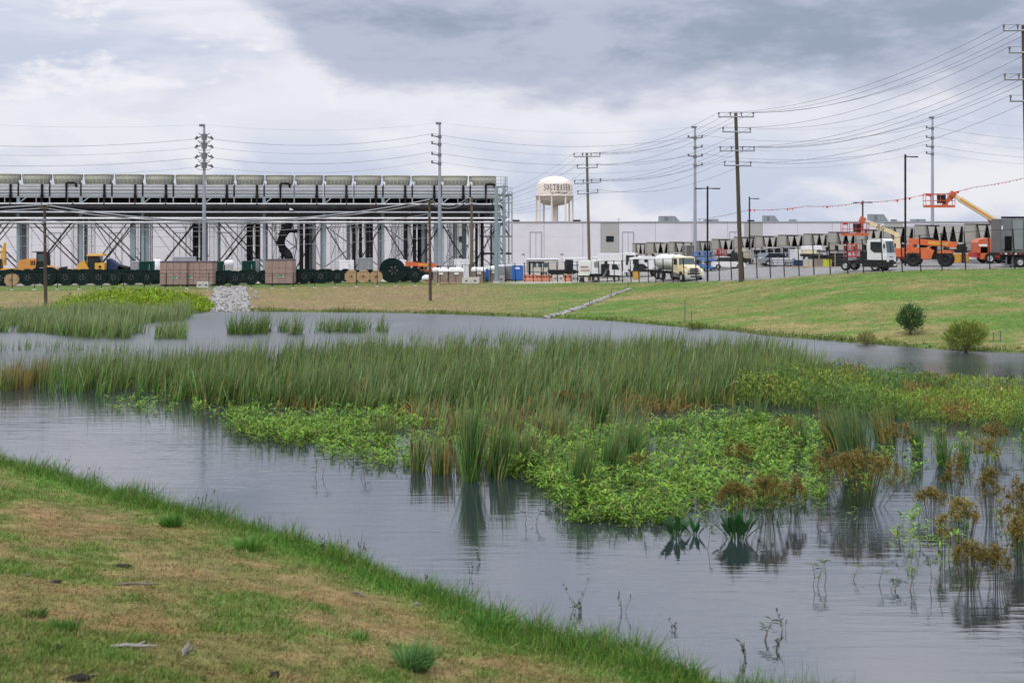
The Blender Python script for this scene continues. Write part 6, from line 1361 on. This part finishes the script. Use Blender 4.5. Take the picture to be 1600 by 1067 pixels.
def stones(name, path, wid, n, label, smin, smax):
    S = MB(); cs = []
    for i in range(n):
        f = random.random()*(len(path)-1); a = int(f); fx = f-a; px = path[a][0]+(path[a+1][0]-path[a][0])*fx; py = path[a][1]+(path[a+1][1]-path[a][1])*fx; w = wid[a]+(wid[a+1]-wid[a])*fx
        x, y, z = hit(px, py); x += (random.uniform(-.5, .5) if random.random() < .85 else random.gauss(0, .36))*w*y/F; y += random.uniform(-.4, .4); z = gz1(x, y); s = random.uniform(smin, smax)
        ico = [(0, 0, 1), (.9, 0, .3), (.28, .85, .35), (-.72, .53, .3), (-.72, -.53, .4), (.28, -.85, .3), (.72, .53, -.4), (-.28, .85, -.4), (-.9, 0, -.4), (-.28, -.85, -.4), (.72, -.53, -.4)]
        R_ = Euler((random.uniform(-.5, .5), random.uniform(-.5, .5), random.uniform(0, 6.3))).to_matrix(); vs = []
        for v in ico: p = R_ @ Vector((v[0]*random.uniform(.7, 1.2), v[1]*random.uniform(.6, 1.1), v[2]*random.uniform(.55, .9))); vs.append((x+p.x*s, y+p.y*s, z+.05+p.z*s))
        S.add(vs, [(0, 1, 2), (0, 2, 3), (0, 3, 4), (0, 4, 5), (0, 5, 1), (1, 6, 2), (2, 7, 3), (3, 8, 4), (4, 9, 5), (5, 10, 1), (1, 10, 6), (2, 6, 7), (3, 7, 8), (4, 8, 9), (5, 9, 10)], False, 1 if random.random() < .22 else 0)
    o = S.build(name, [mt['stone'], mt['stone_dark']], stuff=True); return o
stones('riprap_stones', [(362, 449), (361, 460), (360, 472), (359, 488)], [48, 52, 56, 60], 1900, '', .08, .25)
stones('swale_stones', [(985, 452), (960, 460), (935, 470), (905, 482), (880, 490), (850, 497.5)], [5, 8, 10, 12, 12, 9], 620, '', .06, .17)
for i, (px, py, h) in enumerate(((955, 467, .95), (1070, 503, 1.8), (1552, 534, .6), (1563, 534, .7), (921, 478, .7), (981, 452, .8), (873, 492, .6), (1080, 501, .8))):
    x, y, z = hit(px, py); o = MB().cyl((0, 0, -.2), (.02, 0, h), .05, .04, n=6).build('stake', mt['stick'], None, (x, y, z)); MB().box((.02, 0, h), (.11, .11, .05)).build('stake_cap', mt['stick'], o)
    tag(o, ('short dark stake standing beside the stone-lined swale', 'tall thin weedy stake on the green bank right of the swale', 'left of two small posts by the yellow bush', 'right of two small posts by the yellow bush', 'dark stake halfway down the stone-lined swale', 'dark stake at the top end of the stone-lined swale', 'dark stake at the water end of the stone-lined swale', 'small stake beside the tall weedy stake')[i], 'stake')
def shrub(px, py, w, h, col, n, label, name, stemn=9, fine=False, cat='shrub'):
    x, y, z = hit(px, py); o = thing(name, label, cat, (x, y, z)); s = y/F; w, h = w*s, h*s
    mb = MB()
    for k in range(stemn): a = 2*math.pi*k/stemn; mb.tube([(0, 0, -.1), (math.cos(a)*w*.12, math.sin(a)*w*.12, h*.35), (math.cos(a)*w*.32, math.sin(a)*w*.3, h*.8)], [.04, .025, .008], 5)
    mb.build('trunk', mt['bark'], o)
    a = U_(0, 2*np.pi, n); v = U_(-1, 1, n); rr = U_(.35, 1, n)**.5*(.35+1.35*fnoise(np.cos(a)*2.4+9+px, v*2.6+np.sin(a)*2.2, 81)); q = np.sqrt(1-v*v)
    B = np.stack([np.cos(a)*q*rr*w*.5, np.sin(a)*q*rr*w*.5, h*.56+v*rr*h*.46], 1)
    D = B-np.array((0, 0, h*.2)); D = D/np.linalg.norm(D, axis=1, keepdims=True)+rng.normal(0, .4, (n, 3))+np.array((0, 0, .6))
    S = Strips(); cc = jit(col, n, .3); S.add(B, D, U_(.16, .40, n)*(1.3 if fine else 1), U_(.035, .07, n)*(.7 if fine else 1), .25, LEAFP, cc, tipc=cc*1.3); S.build('crown', LEAF, o); return o
shrub(1423, 523, 35, 42, (.075, .135, .048), 2000, 'round dark green shrub standing alone on the right bank', 'shrub')
shrub(1509, 551, 56, 44, (.16, .21, .04), 3400, 'yellow-green willowy bush at the water on the right', 'willow_bush', 12, True)
shrub(1353, 541, 26, 20, (.20, .20, .06), 420, 'small olive bush at the water edge left of the dark shrub', 'bush', 9, True)
shrub(1085, 517, 20, 9, (.14, .17, .04), 380, 'low olive weed clump on the far water edge', 'bush', 7, True)
def ragweed():
    S = Strips(); n = 16000; X = U_(-47, -29, n); Y = U_(133, 151, n); cx, cy = -37.5, 139
    e = 1-((X-cx)/8.0)**2-((Y-cy-1)/9)**2; k = e > 0; X, Y, e = X[k], Y[k], e[k]; m = len(X); top = 2.1*np.sqrt(e)*(.15+1.35*fnoise(X*.45, Y*.45, 91)); z = np.maximum(gz(X, Y), 0)
    f = U_(.1, 1, m); col = jit((.20, .30, .022), m, .25); col = np.where((U_(0, 1, m) < .25)[:, None], col*.7, col)
    S.add(np.stack([X, Y, z+top*f], 1), dirs(m, .8), U_(.25, .5, m), U_(.06, .12, m), .3, LEAFP, col, tipc=col*1.2)
    S.build('ragweed_patch', LEAF, stuff=True)
ragweed()
# ---------------------------------------------------------------- reeds
def reeds(S, X, Y, h, col, tip, w=(.020, .040), per=3, lean=WIND, tilt=.12, droop=(.05, .8), z0=-.3):
    n = len(X); X, Y = np.repeat(X, per)+rng.normal(0, .04, n*per), np.repeat(Y, per)+rng.normal(0, .04, n*per); h = np.repeat(h, per)*U_(.6, 1.08, n*per); m = len(X)
    cl = .72+.55*fnoise(X*.55, Y*.4, 131)[:, None]; cc = jit(col, m, .40)*cl; tt = jit(tip, m, .32)*cl; dead = U_(0, 1, m) < .05; cc[dead] = np.array(C_YEL)*.9; tt[dead] = np.array((.30, .23, .10)); 
    D = dirs(m, tilt, lean); S.add(np.stack([X, Y, np.full(m, z0)], 1), D, h-z0, U_(*w, m), U_(*droop, m)*U_(0, 1, m), BLADE, cc, tipc=tt, tp=3.)
def reed_beds():
    S = Strips()
    # the long main bed
    X, Y = sample([(330, 633), (480, 641), (640, 648), (800, 645), (950, 640), (1080, 637), (1190, 628), (1300, 612), (1240, 566), (1100, 560), (900, 560), (600, 563), (330, 574), (190, 582), (110, 600), (150, 615), (250, 622)], 15500)
    pxx = X/Y*F+800; k = .55*fnoise(X*.35, Y*.22, 101) + .45*fnoise(X*1.3, Y*.6, 108) + rng.normal(0, .05, len(X)) > .43 + .17*sstep(470, 150, pxx); X, Y = X[k], Y[k]
    reeds(S, X, Y, 2.35*(.42+1.0*fnoise(X*.33, Y*.33, 102))*U_(.75, 1.12, len(X)), C_REED, C_REEDT, per=2, w=(.028, .055))
    k = rng.permutation(len(X))[:4200]; reeds(S, X[k], Y[k], U_(1.3, 2.3, 4200), (.13, .24, .06), (.32, .37, .19), per=1, w=(.055, .095), tilt=.16, droop=(.2, 1.1))
    k = rng.permutation(len(X))[:3200]; reeds(S, X[k], Y[k], U_(1.0, 2.0, 3200), (.04, .085, .03), (.06, .12, .04), per=1, w=(.06, .10), tilt=.10)
    k = rng.permutation(len(X))[:1500]; reeds(S, X[k], Y[k], U_(.9, 1.9, 1500), (.26, .20, .07), (.42, .34, .17), per=1, w=(.04, .08), tilt=.2, droop=(.2, 1.2))
    k = rng.permutation(len(X))[:1500]; reeds(S, X[k], Y[k], U_(2.1, 2.75, 1500), (.10, .17, .055), (.26, .30, .17), per=2, w=(.02, .035))
    # thin stems in open water on the left
    X, Y = sample([(-20, 612), (80, 615), (190, 622), (330, 630), (330, 590), (200, 572), (60, 575), (-20, 585)], 1500); k = fnoise(X*.9, Y*.15, 103) > .50; X, Y = X[k], Y[k]; reeds(S, X, Y, 1.9*U_(.6, 1.1, len(X)), C_REED, C_REEDT, per=3)
    # far left bed with the second, more distant rows
    X, Y = sample([(-30, 518), (60, 520), (120, 527), (200, 531), (290, 529), (285, 521), (180, 516), (150, 508), (240, 504), (310, 500), (300, 492), (120, 497), (-30, 500)], 5600); k = fnoise(X*.5, Y*.3, 143)+.0*X > .40+.14*sstep(180, 300, X/Y*F+800); X, Y = X[k], Y[k]; reeds(S, X, Y, 2.1*(.45+.9*fnoise(X*.3, Y*.3, 104))*U_(.7, 1.1, len(X)), (.14, .22, .065), (.30, .34, .18), w=(.03, .065), per=3)
    X, Y = sample([(-30, 545), (60, 541), (180, 545), (250, 548), (180, 552), (40, 549), (-30, 553)], 160); reeds(S, X, Y, U_(.6, 1.3, len(X)), C_REED, C_REEDT, w=(.02, .03))
    X, Y = sample([(355, 523), (430, 524), (470, 523), (470, 517), (400, 516), (355, 518)], 900); k = fnoise(X*1.1, Y*.5, 141) > .47; X, Y = X[k], Y[k]; reeds(S, X, Y, 2.2*U_(.35, 1.1, len(X)), C_REED, C_REEDT, w=(.03, .055), per=2, tilt=.2, lean=(.12, 0))
    X, Y = sample([(480, 520), (605, 521), (605, 516), (480, 515)], 560); k = fnoise(X*1.3, Y*.5, 142) > .50; X, Y = X[k], Y[k]; reeds(S, X, Y, 2.0*U_(.3, 1.1, len(X)), C_REED, C_REEDT, w=(.03, .055), per=2, tilt=.2, lean=(.12, 0))
    X, Y = sample([(640, 538), (900, 545), (1130, 556), (1240, 562), (1130, 548), (900, 536), (640, 530)], 1100); k = fnoise(X*.5, Y*.3, 105) > .48; X, Y = X[k], Y[k]; reeds(S, X, Y, 1.6*U_(.5, 1.1, len(X)), C_REED, C_REEDT, w=(.018, .03), per=2)
    # low dead growth and sedge under the reeds, along the front of the bed
    X, Y = sample([(430, 640), (640, 652), (860, 652), (1000, 648), (1150, 640), (1150, 618), (900, 610), (640, 612), (450, 622)], 5200); g = fnoise(X*.4, Y*.4, 106); k = g > .44; X, Y = X[k], Y[k]
    m = len(X); pick = fnoise(X*.7, Y*.7, 107); col = np.where((pick > .55)[:, None], jit(C_BROWN, m, .3), np.where((pick > .45)[:, None], jit(C_YEL, m, .3), jit((.09, .13, .03), m, .3)))
    S.add(np.stack([X, Y, np.full(m, -.1)], 1), dirs(m, .3), U_(.4, 1.45, m), U_(.03, .06, m), U_(.1, .7, m), BLADE, col, tipc=col*1.4)
    X, Y = sample([(640, 735), (760, 752), (870, 742), (1000, 722), (1010, 655), (820, 645), (640, 655)], 900); k = fnoise(X*.8, Y*.6, 109) > .46; X, Y = X[k], Y[k]; reeds(S, X, Y, U_(1.0, 2.1, len(X)), (.11, .20, .05), (.26, .30, .15), per=3, w=(.025, .05)); k = rng.permutation(len(X))[:260]; reeds(S, X[k], Y[k], U_(.7, 1.6, 260), (.28, .19, .06), (.40, .30, .13), per=3, w=(.025, .045))
    X, Y = sample([(860, 765), (900, 795), (1010, 790), (1100, 760), (1240, 730), (1280, 700), (1180, 672), (1000, 672), (900, 715)], 420); k = fnoise(X*.7, Y*.5, 144) > .50; X, Y = X[k], Y[k]; reeds(S, X, Y, U_(.8, 1.8, len(X)), C_CAT, C_CATT, per=2, w=(.022, .045))
    S.build('reed_bed', LEAF, stuff=True)
reed_beds()
def right_marsh():
    S = Strips(); X, Y = sample([(1150, 632), (1250, 640), (1330, 650), (1430, 660), (1620, 672), (1640, 622), (1560, 616), (1450, 608), (1330, 598), (1200, 590)], 11000)
    n = len(X); pxx = X/Y*F+800; top = (1.35-.55*sstep(1250, 1560, pxx))*(.30+1.35*fnoise(X*.42, Y*.42, 111)); f = U_(.02, 1, n)**.8; yel = fnoise(X*.25+4, Y*.25, 112)
    col = np.where((yel > .5)[:, None], jit((.19, .26, .042), n, .3), jit((.11, .19, .04), n, .3)); br = fnoise(X*.5, Y*.5, 113) > .66; col[br] = jit((.23, .14, .04), int(br.sum()), .3)
    S.add(np.stack([X, Y, top*f], 1), dirs(n, .7), U_(.14, .34, n), U_(.02, .045, n), .3, LEAFP, col, tipc=col*1.25)
    for j in range(4):
        k = rng.permutation(n)[:5200]; S.add(np.stack([X[k]+rng.normal(0, .1, 5200), Y[k], top[k]*U_(.0, 1, 5200)], 1), dirs(5200, .9), U_(.14, .34, 5200), U_(.025, .05, 5200), .3, LEAFP, col[k]*U_(.8, 1.15, (5200, 1)))
    k = rng.permutation(n)[:4200]; reeds(S, X[k], Y[k], (1.15-.35*sstep(1250, 1560, X[k]/Y[k]*F+800))*U_(.6, 1.6, 4200), C_REED, C_REEDT, per=1, lean=(.24, -.02), droop=(.3, .8))
    S.build('marsh_herbs', LEAF, stuff=True)
right_marsh()
# ---------------------------------------------------------------- floating mats of leafy stems
def mat_of_leaves(name, polys, n, hmax, col, sparse=None):
    S = Strips(); mb = MB()
    for poly, nn, hh in polys:
        nn = int(nn*.62)
        X, Y = sample(poly, nn)
        if sparse: k = fnoise(X*.6, Y*.45, 121) + rng.normal(0, .05, len(X)) > sparse; X, Y = X[k], Y[k]
        m = len(X); h = hh*(.10+1.7*fnoise(X*.9, Y*.7, 122))*U_(.35, 1.35, m); D = dirs(m, .22, (.05, -.04)); st = jit((.09, .10, .035), m)
        S.add(np.stack([X, Y, np.full(m, -.15)], 1), D, h+.15, U_(.010, .018, m), .1, [1, 1, .7], st)
        for j in range(11):
            f = U_(.15, 1.02, m) if j < 8 else np.ones(m); B = np.stack([X, Y, np.full(m, -.15)], 1) + D/np.linalg.norm(D, axis=1, keepdims=True)*((h+.15)*f)[:, None]
            a = U_(0, 2*np.pi, m); el = U_(.25, 1.5, m); L = np.stack([np.cos(a), np.sin(a), el], 1)
            c = jit(col, m, .22)*(.7+.6*fnoise(X*.7, Y*.5, 124))[:, None]; dk = U_(0, 1, m) < .25; c[dk] = jit(C_SMARTD, int(dk.sum()), .25); ye = U_(0, 1, m) < .07; c[ye] = np.array((.24, .22, .05))
            S.add(B, L, U_(.19, .36, m), U_(.036, .062, m), U_(.2, .9, m), LEAFP, c, side=np.stack([-np.sin(a), np.cos(a), 0*a], 1), tipc=c*1.15)
    return S.build(name, LEAF, stuff=True)
mat_of_leaves('smartweed_mat', [
    ([(850, 775), (880, 806), (960, 814), (1060, 802), (1120, 790), (1200, 770), (1270, 735), (1290, 700), (1240, 676), (1130, 668), (1020, 670), (960, 690), (900, 712), (860, 740)], 4300, .62),
    ([(640, 700), (760, 735), (860, 770), (920, 735), (960, 680), (830, 668), (700, 668)], 1300, .55),
    ([(1060, 668), (1180, 690), (1290, 690), (1270, 668), (1150, 655)], 500, .5),
    ([(325, 655), (380, 688), (470, 700), (500, 668), (440, 650), (360, 645)], 950, .50),
    ([(470, 690), (560, 702), (650, 690), (690, 668), (600, 652), (500, 655)], 850, .45)], 0, .6, C_SMART, .435)
mat_of_leaves('sparse_smartweed', [
    ([(480, 700), (560, 728), (640, 735), (660, 690), (560, 690)], 260, .40), ([(1280, 780), (1360, 770), (1450, 740), (1600, 720), (1600, 690), (1440, 700), (1320, 720)], 150, .5),
    ([(150, 640), (250, 650), (330, 640), (300, 622), (180, 622)], 80, .3), ([(1120, 800), (1290, 790), (1290, 740), (1200, 770)], 200, .5), ([(870, 815), (1000, 825), (1120, 805), (1000, 800)], 160, .35), ([(1380, 815), (1600, 800), (1600, 880), (1500, 900), (1400, 880)], 60, .5)], 0, .5, C_SMART)
# ---------------------------------------------------------------- single plants
def cattail(px, py, r, h, n, label, heads=0, lean=WIND, col=C_CAT, tip=C_CATT, dead=.06):
    n = int(n*1.7); h *= 1.18; x, y = water_pt(px, py); o = thing('cattail_clump', label, 'cattail clump', (x, y, 0), 0, 'cattail clumps standing in the water')
    a = U_(0, 2*np.pi, n); q = r*np.sqrt(U_(0, 1, n)); B = np.stack([np.cos(a)*q, np.sin(a)*q, np.full(n, -.3)], 1); D = dirs(n, .09, lean)
    cc, tt = jit(col, n, .25), jit(tip, n, .2); dd = U_(0, 1, n) < dead; cc[dd] = C_YEL; tt[dd] = (.32, .25, .11); S = Strips()
    S.add(B, D, h*U_(.55, 1.05, n)+.3, U_(.026, .055, n), U_(.02, .6, n)*U_(0, 1, n), BLADE, cc, tipc=tt, tp=3.); S.build('blades', LEAF, o)
    for k in range(heads):
        hx, hy, hz = random.uniform(-r, r)*1.4, random.uniform(-r, r), h*random.uniform(.42, .66); t = (lean[0]*.4*hz, 0)
        st = MB().cyl((hx, hy, -.3), (hx+t[0], hy, hz+.3), .008, n=4).build('stalk', mt['stick'], o); MB().cyl((hx+t[0], hy, hz-.05), (hx+t[0]+.01, hy, hz+.20), .026, .024, n=7).build('seed_head', mt['seed'], st)
    return o
cattail(735, 752, .22, 2.7, 170, 'tallest dense cattail clump in the middle with a clear reflection', 3, (.02, 0), (.075, .17, .04))
cattail(778, 742, .40, 1.9, 130, 'cattail clump just right of the tallest one, with drooping tips', 4, (.12, 0))
cattail(655, 735, .25, 1.15, 70, 'short cattail clump with brown heads at the left of the group', 6, (.02, 0), dead=.2)
cattail(690, 740, .35, 1.2, 90, 'yellowing cattail clump between the short and tallest clumps', 7, (.03, 0), dead=.5)
cattail(820, 735, .40, 1.5, 100, 'loose cattail clump right of the drooping clump', 6, (.08, 0), dead=.2)
cattail(905, 780, .30, 1.75, 110, 'cattail clump with a reflection at the front of the leafy mat', 2, (.05, 0))
cattail(950, 745, .35, 1.6, 90, 'cattail clump amid the leafy mat, left of centre', 3, (.1, 0)); cattail(985, 730, .28, 1.7, 70, 'slender cattail clump amid the leafy mat, right of the other', 2, (.06, 0))
cattail(860, 700, .5, 1.5, 120, 'cattail clump with yellow blades behind the leafy mat', 8, (.08, 0), dead=.35); cattail(720, 690, .6, 1.3, 140, 'bed of brown-headed cattails behind the tallest clump', 12, (.05, 0), dead=.45); cattail(790, 685, .6, 1.35, 140, 'second bed of brown-headed cattails right of the first', 12, (.05, 0), dead=.4)
cattail(600, 690, .4, 1.2, 60, 'thin cattails standing left of the brown-headed beds', 4, (.05, 0), dead=.4); cattail(930, 665, .5, 1.7, 120, 'cattail clump at the foot of the main reed bed', 6, (.1, 0), dead=.2)
cattail(1343, 742, .42, 2.4, 240, 'big blue-green cattail clump with wind-bent tips behind the largest sedge', 1, (-.10, 0), (.070, .145, .055)); cattail(1310, 700, .5, 1.7, 110, 'pale wind-bent cattails left of the big blue-green clump', 1, (-.18, 0), dead=.3); cattail(1385, 690, .45, 1.5, 80, 'thin yellowish cattails right of the big blue-green clump', 0, (-.12, 0), dead=.5)
cattail(1435, 712, .18, 1.5, 30, 'narrow cattail clump in open water on the right', 1, (-.05, 0)); cattail(1478, 728, .25, 1.7, 40, 'sparse cattails with a dry blade in open water on the right', 2, (-.08, 0), dead=.2); cattail(1505, 722, .2, 1.2, 22, 'few cattail stems right of the sparse ones', 0, (.05, 0)); cattail(1250, 705, .25, 1.6, 30, 'dark narrow cattail clump at the right end of the leafy mat', 2, (.03, 0)); cattail(1180, 668, .3, 1.4, 50, 'cattails at the far side of the leafy mat', 2, (.06, 0))
cattail(20, 606, .9, 1.35, 160, 'yellow-brown reed clump at the left edge of the pond', 0, (.05, 0), (.15, .12, .04), (.26, .2, .07), .5); cattail(62, 600, .5, 1.5, 70, 'brownish reed clump next to the one at the left edge', 0, (.05, 0), (.12, .11, .04), (.2, .17, .07), .4)
def sedge(px, py, pyt, wpx, nst, label, hue=0.):
    """a clump of bare stems, each carrying a brush of brown spikelets"""
    x, y = water_pt(px, py); s = y/F; h = (py-pyt)*s; r = wpx*s*.5; o = thing('sedge_clump', label, 'sedge', (x, y, 0), 0, 'brown-headed sedge clumps in the water')
    nst = int(nst*2.5); S, H = Strips(), Strips(); a = U_(0, 2*np.pi, nst); q = U_(0.02, 1, nst)**.6; top = np.stack([np.cos(a)*q*r, np.sin(a)*q*r*.8, h*(.60+.34*(1-q*q)*U_(.6, 1, nst)-.30*U_(0, 1, nst)**2)], 1); base = np.stack([np.cos(a)*q*r*.4, np.sin(a)*q*r*.4, np.full(nst, -.25)], 1)
    d = top-base; L = np.linalg.norm(d, axis=1); S.add(base, d, L, np.full(nst, .014), 0., [1, 1, .8], jit((.055, .075, .025), nst, .3)); 
    m = 5; S.add(np.repeat(top, m, 0), dirs(nst*m, 1.1), U_(.10, .28, nst*m), np.full(nst*m, .014), U_(.3, .8, nst*m), [1, .8, .1], jit((.10, .14, .03), nst*m, .3))
    nb = 46; B = np.repeat(top, nb, 0); D = dirs(nst*nb, 1.0); D /= np.linalg.norm(D, axis=1, keepdims=True); rad = U_(.0, 1, nst*nb)*np.repeat(U_(.07, .26, nst), nb)
    mix_ = U_(0, 1, (nst*nb, 1)); c = np.array((.17, .112, .031))*(1-mix_*.6) + np.array((.21, .18, .045))*mix_*(.65+hue); c = c*(1+rng.normal(0, .25, (nst*nb, 1)))
    H.add(B+D*rad[:, None], D+rng.normal(0, .5, D.shape), U_(.05, .11, nst*nb), U_(.016, .030, nst*nb), .3, [.5, 1, .1], np.clip(c, .01, .5))
    S.build('stems', LEAF, o); H.build('seed_brushes', LEAF, o, stuff=True); return o
sedge(1345, 790, 698, 135, 46, 'largest brown sedge clump, wide topped, in front of the blue-green cattails')
sedge(1292, 760, 698, 46, 12, 'brown sedge head leaning out at the left of the largest clump')
sedge(1155, 745, 688, 50, 14, 'brown sedge clump inside the leafy mat below the reeds')
sedge(1148, 822, 748, 58, 15, 'brown sedge clump above the largest dark broad-leaved plant'); sedge(1202, 815, 736, 64, 18, 'brown sedge clump at the front right of the leafy mat'); sedge(1244, 805, 742, 32, 8, 'narrow brown sedge clump right of the leafy mat front')
sedge(1000, 745, 708, 42, 10, 'small brown sedge clump in the left part of the leafy mat'); sedge(1222, 695, 650, 60, 12, 'brown sedge clump at the far edge of the leafy mat'); sedge(1405, 715, 655, 50, 13, 'brown sedge clump right behind the big blue-green cattails'); sedge(1550, 705, 655, 54, 14, 'brown sedge clump in open water near the right marsh'); sedge(1542, 735, 682, 44, 10, 'olive brown sedge clump just below another in open water', .3)
sedge(1495, 790, 708, 50, 13, 'tall brown sedge with long bare stems in the right water'); sedge(1455, 808, 762, 52, 12, 'low leaning dark sedge left of the tall bare stemmed one', .2); sedge(1505, 850, 775, 60, 14, 'grey-green sedge clump below the tall bare stemmed one', .5); sedge(1548, 815, 728, 44, 12, 'reddish brown sedge with tall dark stems on the right'); sedge(1590, 850, 740, 62, 20, 'brown sedge clump cut by the right edge of the photo')
sedge(1515, 915, 838, 50, 13, 'front brown sedge clump with a clear reflection at lower right'); sedge(1556, 915, 848, 40, 10, 'small brown sedge right of the front clump'); sedge(1592, 880, 800, 40, 12, 'dark sedge clump at the right edge below the brown one', .4); sedge(1475, 870, 800, 26, 5, 'sparse sedge stems left of the grey-green sedge', .4)
sedge(1455, 612, 582, 44, 12, 'dark brown sedge on top of the right marsh'); sedge(885, 640, 608, 50, 10, 'orange brown sedge patch at the foot of the reed bed'); sedge(560, 632, 604, 40, 8, 'brown sedge patch low in the left reed bed'); sedge(1000, 648, 618, 40, 8, 'brown sedge patch low in the right reed bed')
def dock(px, py, w, h, n, label):
    x, y = water_pt(px, py); s = y/F; w, h = w*s, h*s; o = thing('water_plant', label, 'water plant', (x, y, 0), 0, 'dark broad-leaved water plants')
    for k in range(n):
        a = 2.4*k+random.uniform(-.3, .3); sp = math.sqrt((k+.5)/n); L = h*random.uniform(.85, 1.15); out = sp*random.uniform(.25, .62)
        b = Vector((math.cos(a)*w*.22*sp, math.sin(a)*w*.16*sp, -.08)); d = Vector((math.cos(a)*out, math.sin(a)*out, 1)).normalized(); sd = Vector((-math.sin(a), math.cos(a), .2)).normalized(); bend = Vector((math.cos(a), math.sin(a), -.6))*L*.28*sp
        MB().tube([b, b+d*L*.22, b+d*L*.42], .012, 5).build('stem', mt['leaf_dark'], o); mb = MB(); vs = []
        for t, f in ((.28, .08), (.42, .8), (.58, 1.), (.76, .75), (.9, .4), (1.02, .03)):
            p = b+d*L*t+bend*t*t; wd = sd*L*.135*f; vs += [p-wd+Vector((0, 0, .035*f)), p, p+wd+Vector((0, 0, .035*f))]
        mb.add(vs, [(i*3+q, i*3+q+1, i*3+q+4, i*3+q+3) for i in range(5) for q in (0, 1)], True); mb.build('leaf', mt['leaf_dark'], o)
mt['leaf_dark'] = M('leaf_dark', (.018, .070, .016), .55, 0, .2, 4, 0, .1); mt['leaf_dark'].node_tree.nodes['Principled BSDF'].inputs['Specular IOR Level'].default_value = .15
dock(1055, 838, 30, 38, 9, 'dark green broad-leaved plant at the left of the dark group'); dock(1086, 836, 24, 32, 7, 'second dark broad-leaved plant beside the left one'); dock(1152, 842, 62, 46, 20, 'largest dark broad-leaved plant below the brown sedge')
def sprig(px, py, h, n, label, dark=False):
    x, y = water_pt(px, py); s = y/F; h = h*s; o = thing('water_sprig', label, 'water plant', (x, y, 0), 0, 'leafy sprigs poking out of open water'); S = Strips(); mb = MB()
    for k in range(n):
        bx = random.uniform(-.25, .25)*(n > 1); e = Vector((bx+random.uniform(-.12, .12), random.uniform(-.1, .1), h*random.uniform(.7, 1))); mb.tube([(bx-.1, 0, -.1), (bx-.04, 0, h*.3), e], [.012, .010, .006], 5)
        m = 9; f = U_(.3, 1, m); B = np.array(e)[None]*f[:, None]+np.array((bx*.2, 0, 0))*(1-f)[:, None]; B[-5:] = np.array(e); a = U_(0, 6.28, m); D = np.stack([np.cos(a), np.sin(a), U_(.0, .8, m)], 1); c = jit((.05, .075, .035) if dark else (.10, .15, .045), m, .3)
        S.add(B, D, U_(.14, .26, m), U_(.022, .038, m), U_(.3, .8, m), LEAFP, c)
    mb.build('stems', mt['stick'], o); S.build('leaves', LEAF, o)
for a in ((1278, 915, 46, 3, 'leafy sprig group standing alone in the front water'), (1338, 905, 26, 1, 'single small sprig right of the front sprig group'), (1378, 912, 30, 1, 'single sprig leaning over its reflection in the front water'), (1398, 922, 16, 2, 'dark low floating sprig in the front water', True), (1432, 922, 36, 2, 'thin sprig pair left of the front sedge reflection'), (1460, 920, 50, 2, 'taller pale sprig left of the front brown sedge'),
          (1290, 820, 36, 4, 'green sprig group below the largest brown sedge'), (1335, 826, 34, 3, 'bright green sprig beneath the largest brown sedge'), (1425, 742, 40, 4, 'bright sprigs in water right of the largest sedge'), (1500, 770, 30, 4, 'green sprigs under the tall bare stemmed sedge'), (1545, 772, 44, 4, 'green sprigs beside the reddish brown sedge'), (1590, 765, 40, 4, 'green sprigs near the right edge'), (1110, 858, 34, 1, 'single dark stem left of the largest dark plant', True), (1205, 1000, 30, 2, 'bent dark twig lying in the bottom water', True), (575, 745, 26, 2, 'dark sprig in open water left of the cattails', True), (500, 745, 34, 2, 'dark thin sprigs in the left open water', True),
          (830, 820, 22, 2, 'dark sprig near the reflection of the front cattails', True), (930, 812, 26, 3, 'leafy sprig at the front edge of the leafy mat'), (100, 612, 24, 3, 'low leafy sprigs in the left water beside the reeds'), (215, 622, 22, 4, 'floating sprigs in front of the left reeds')):
    sprig(*a)
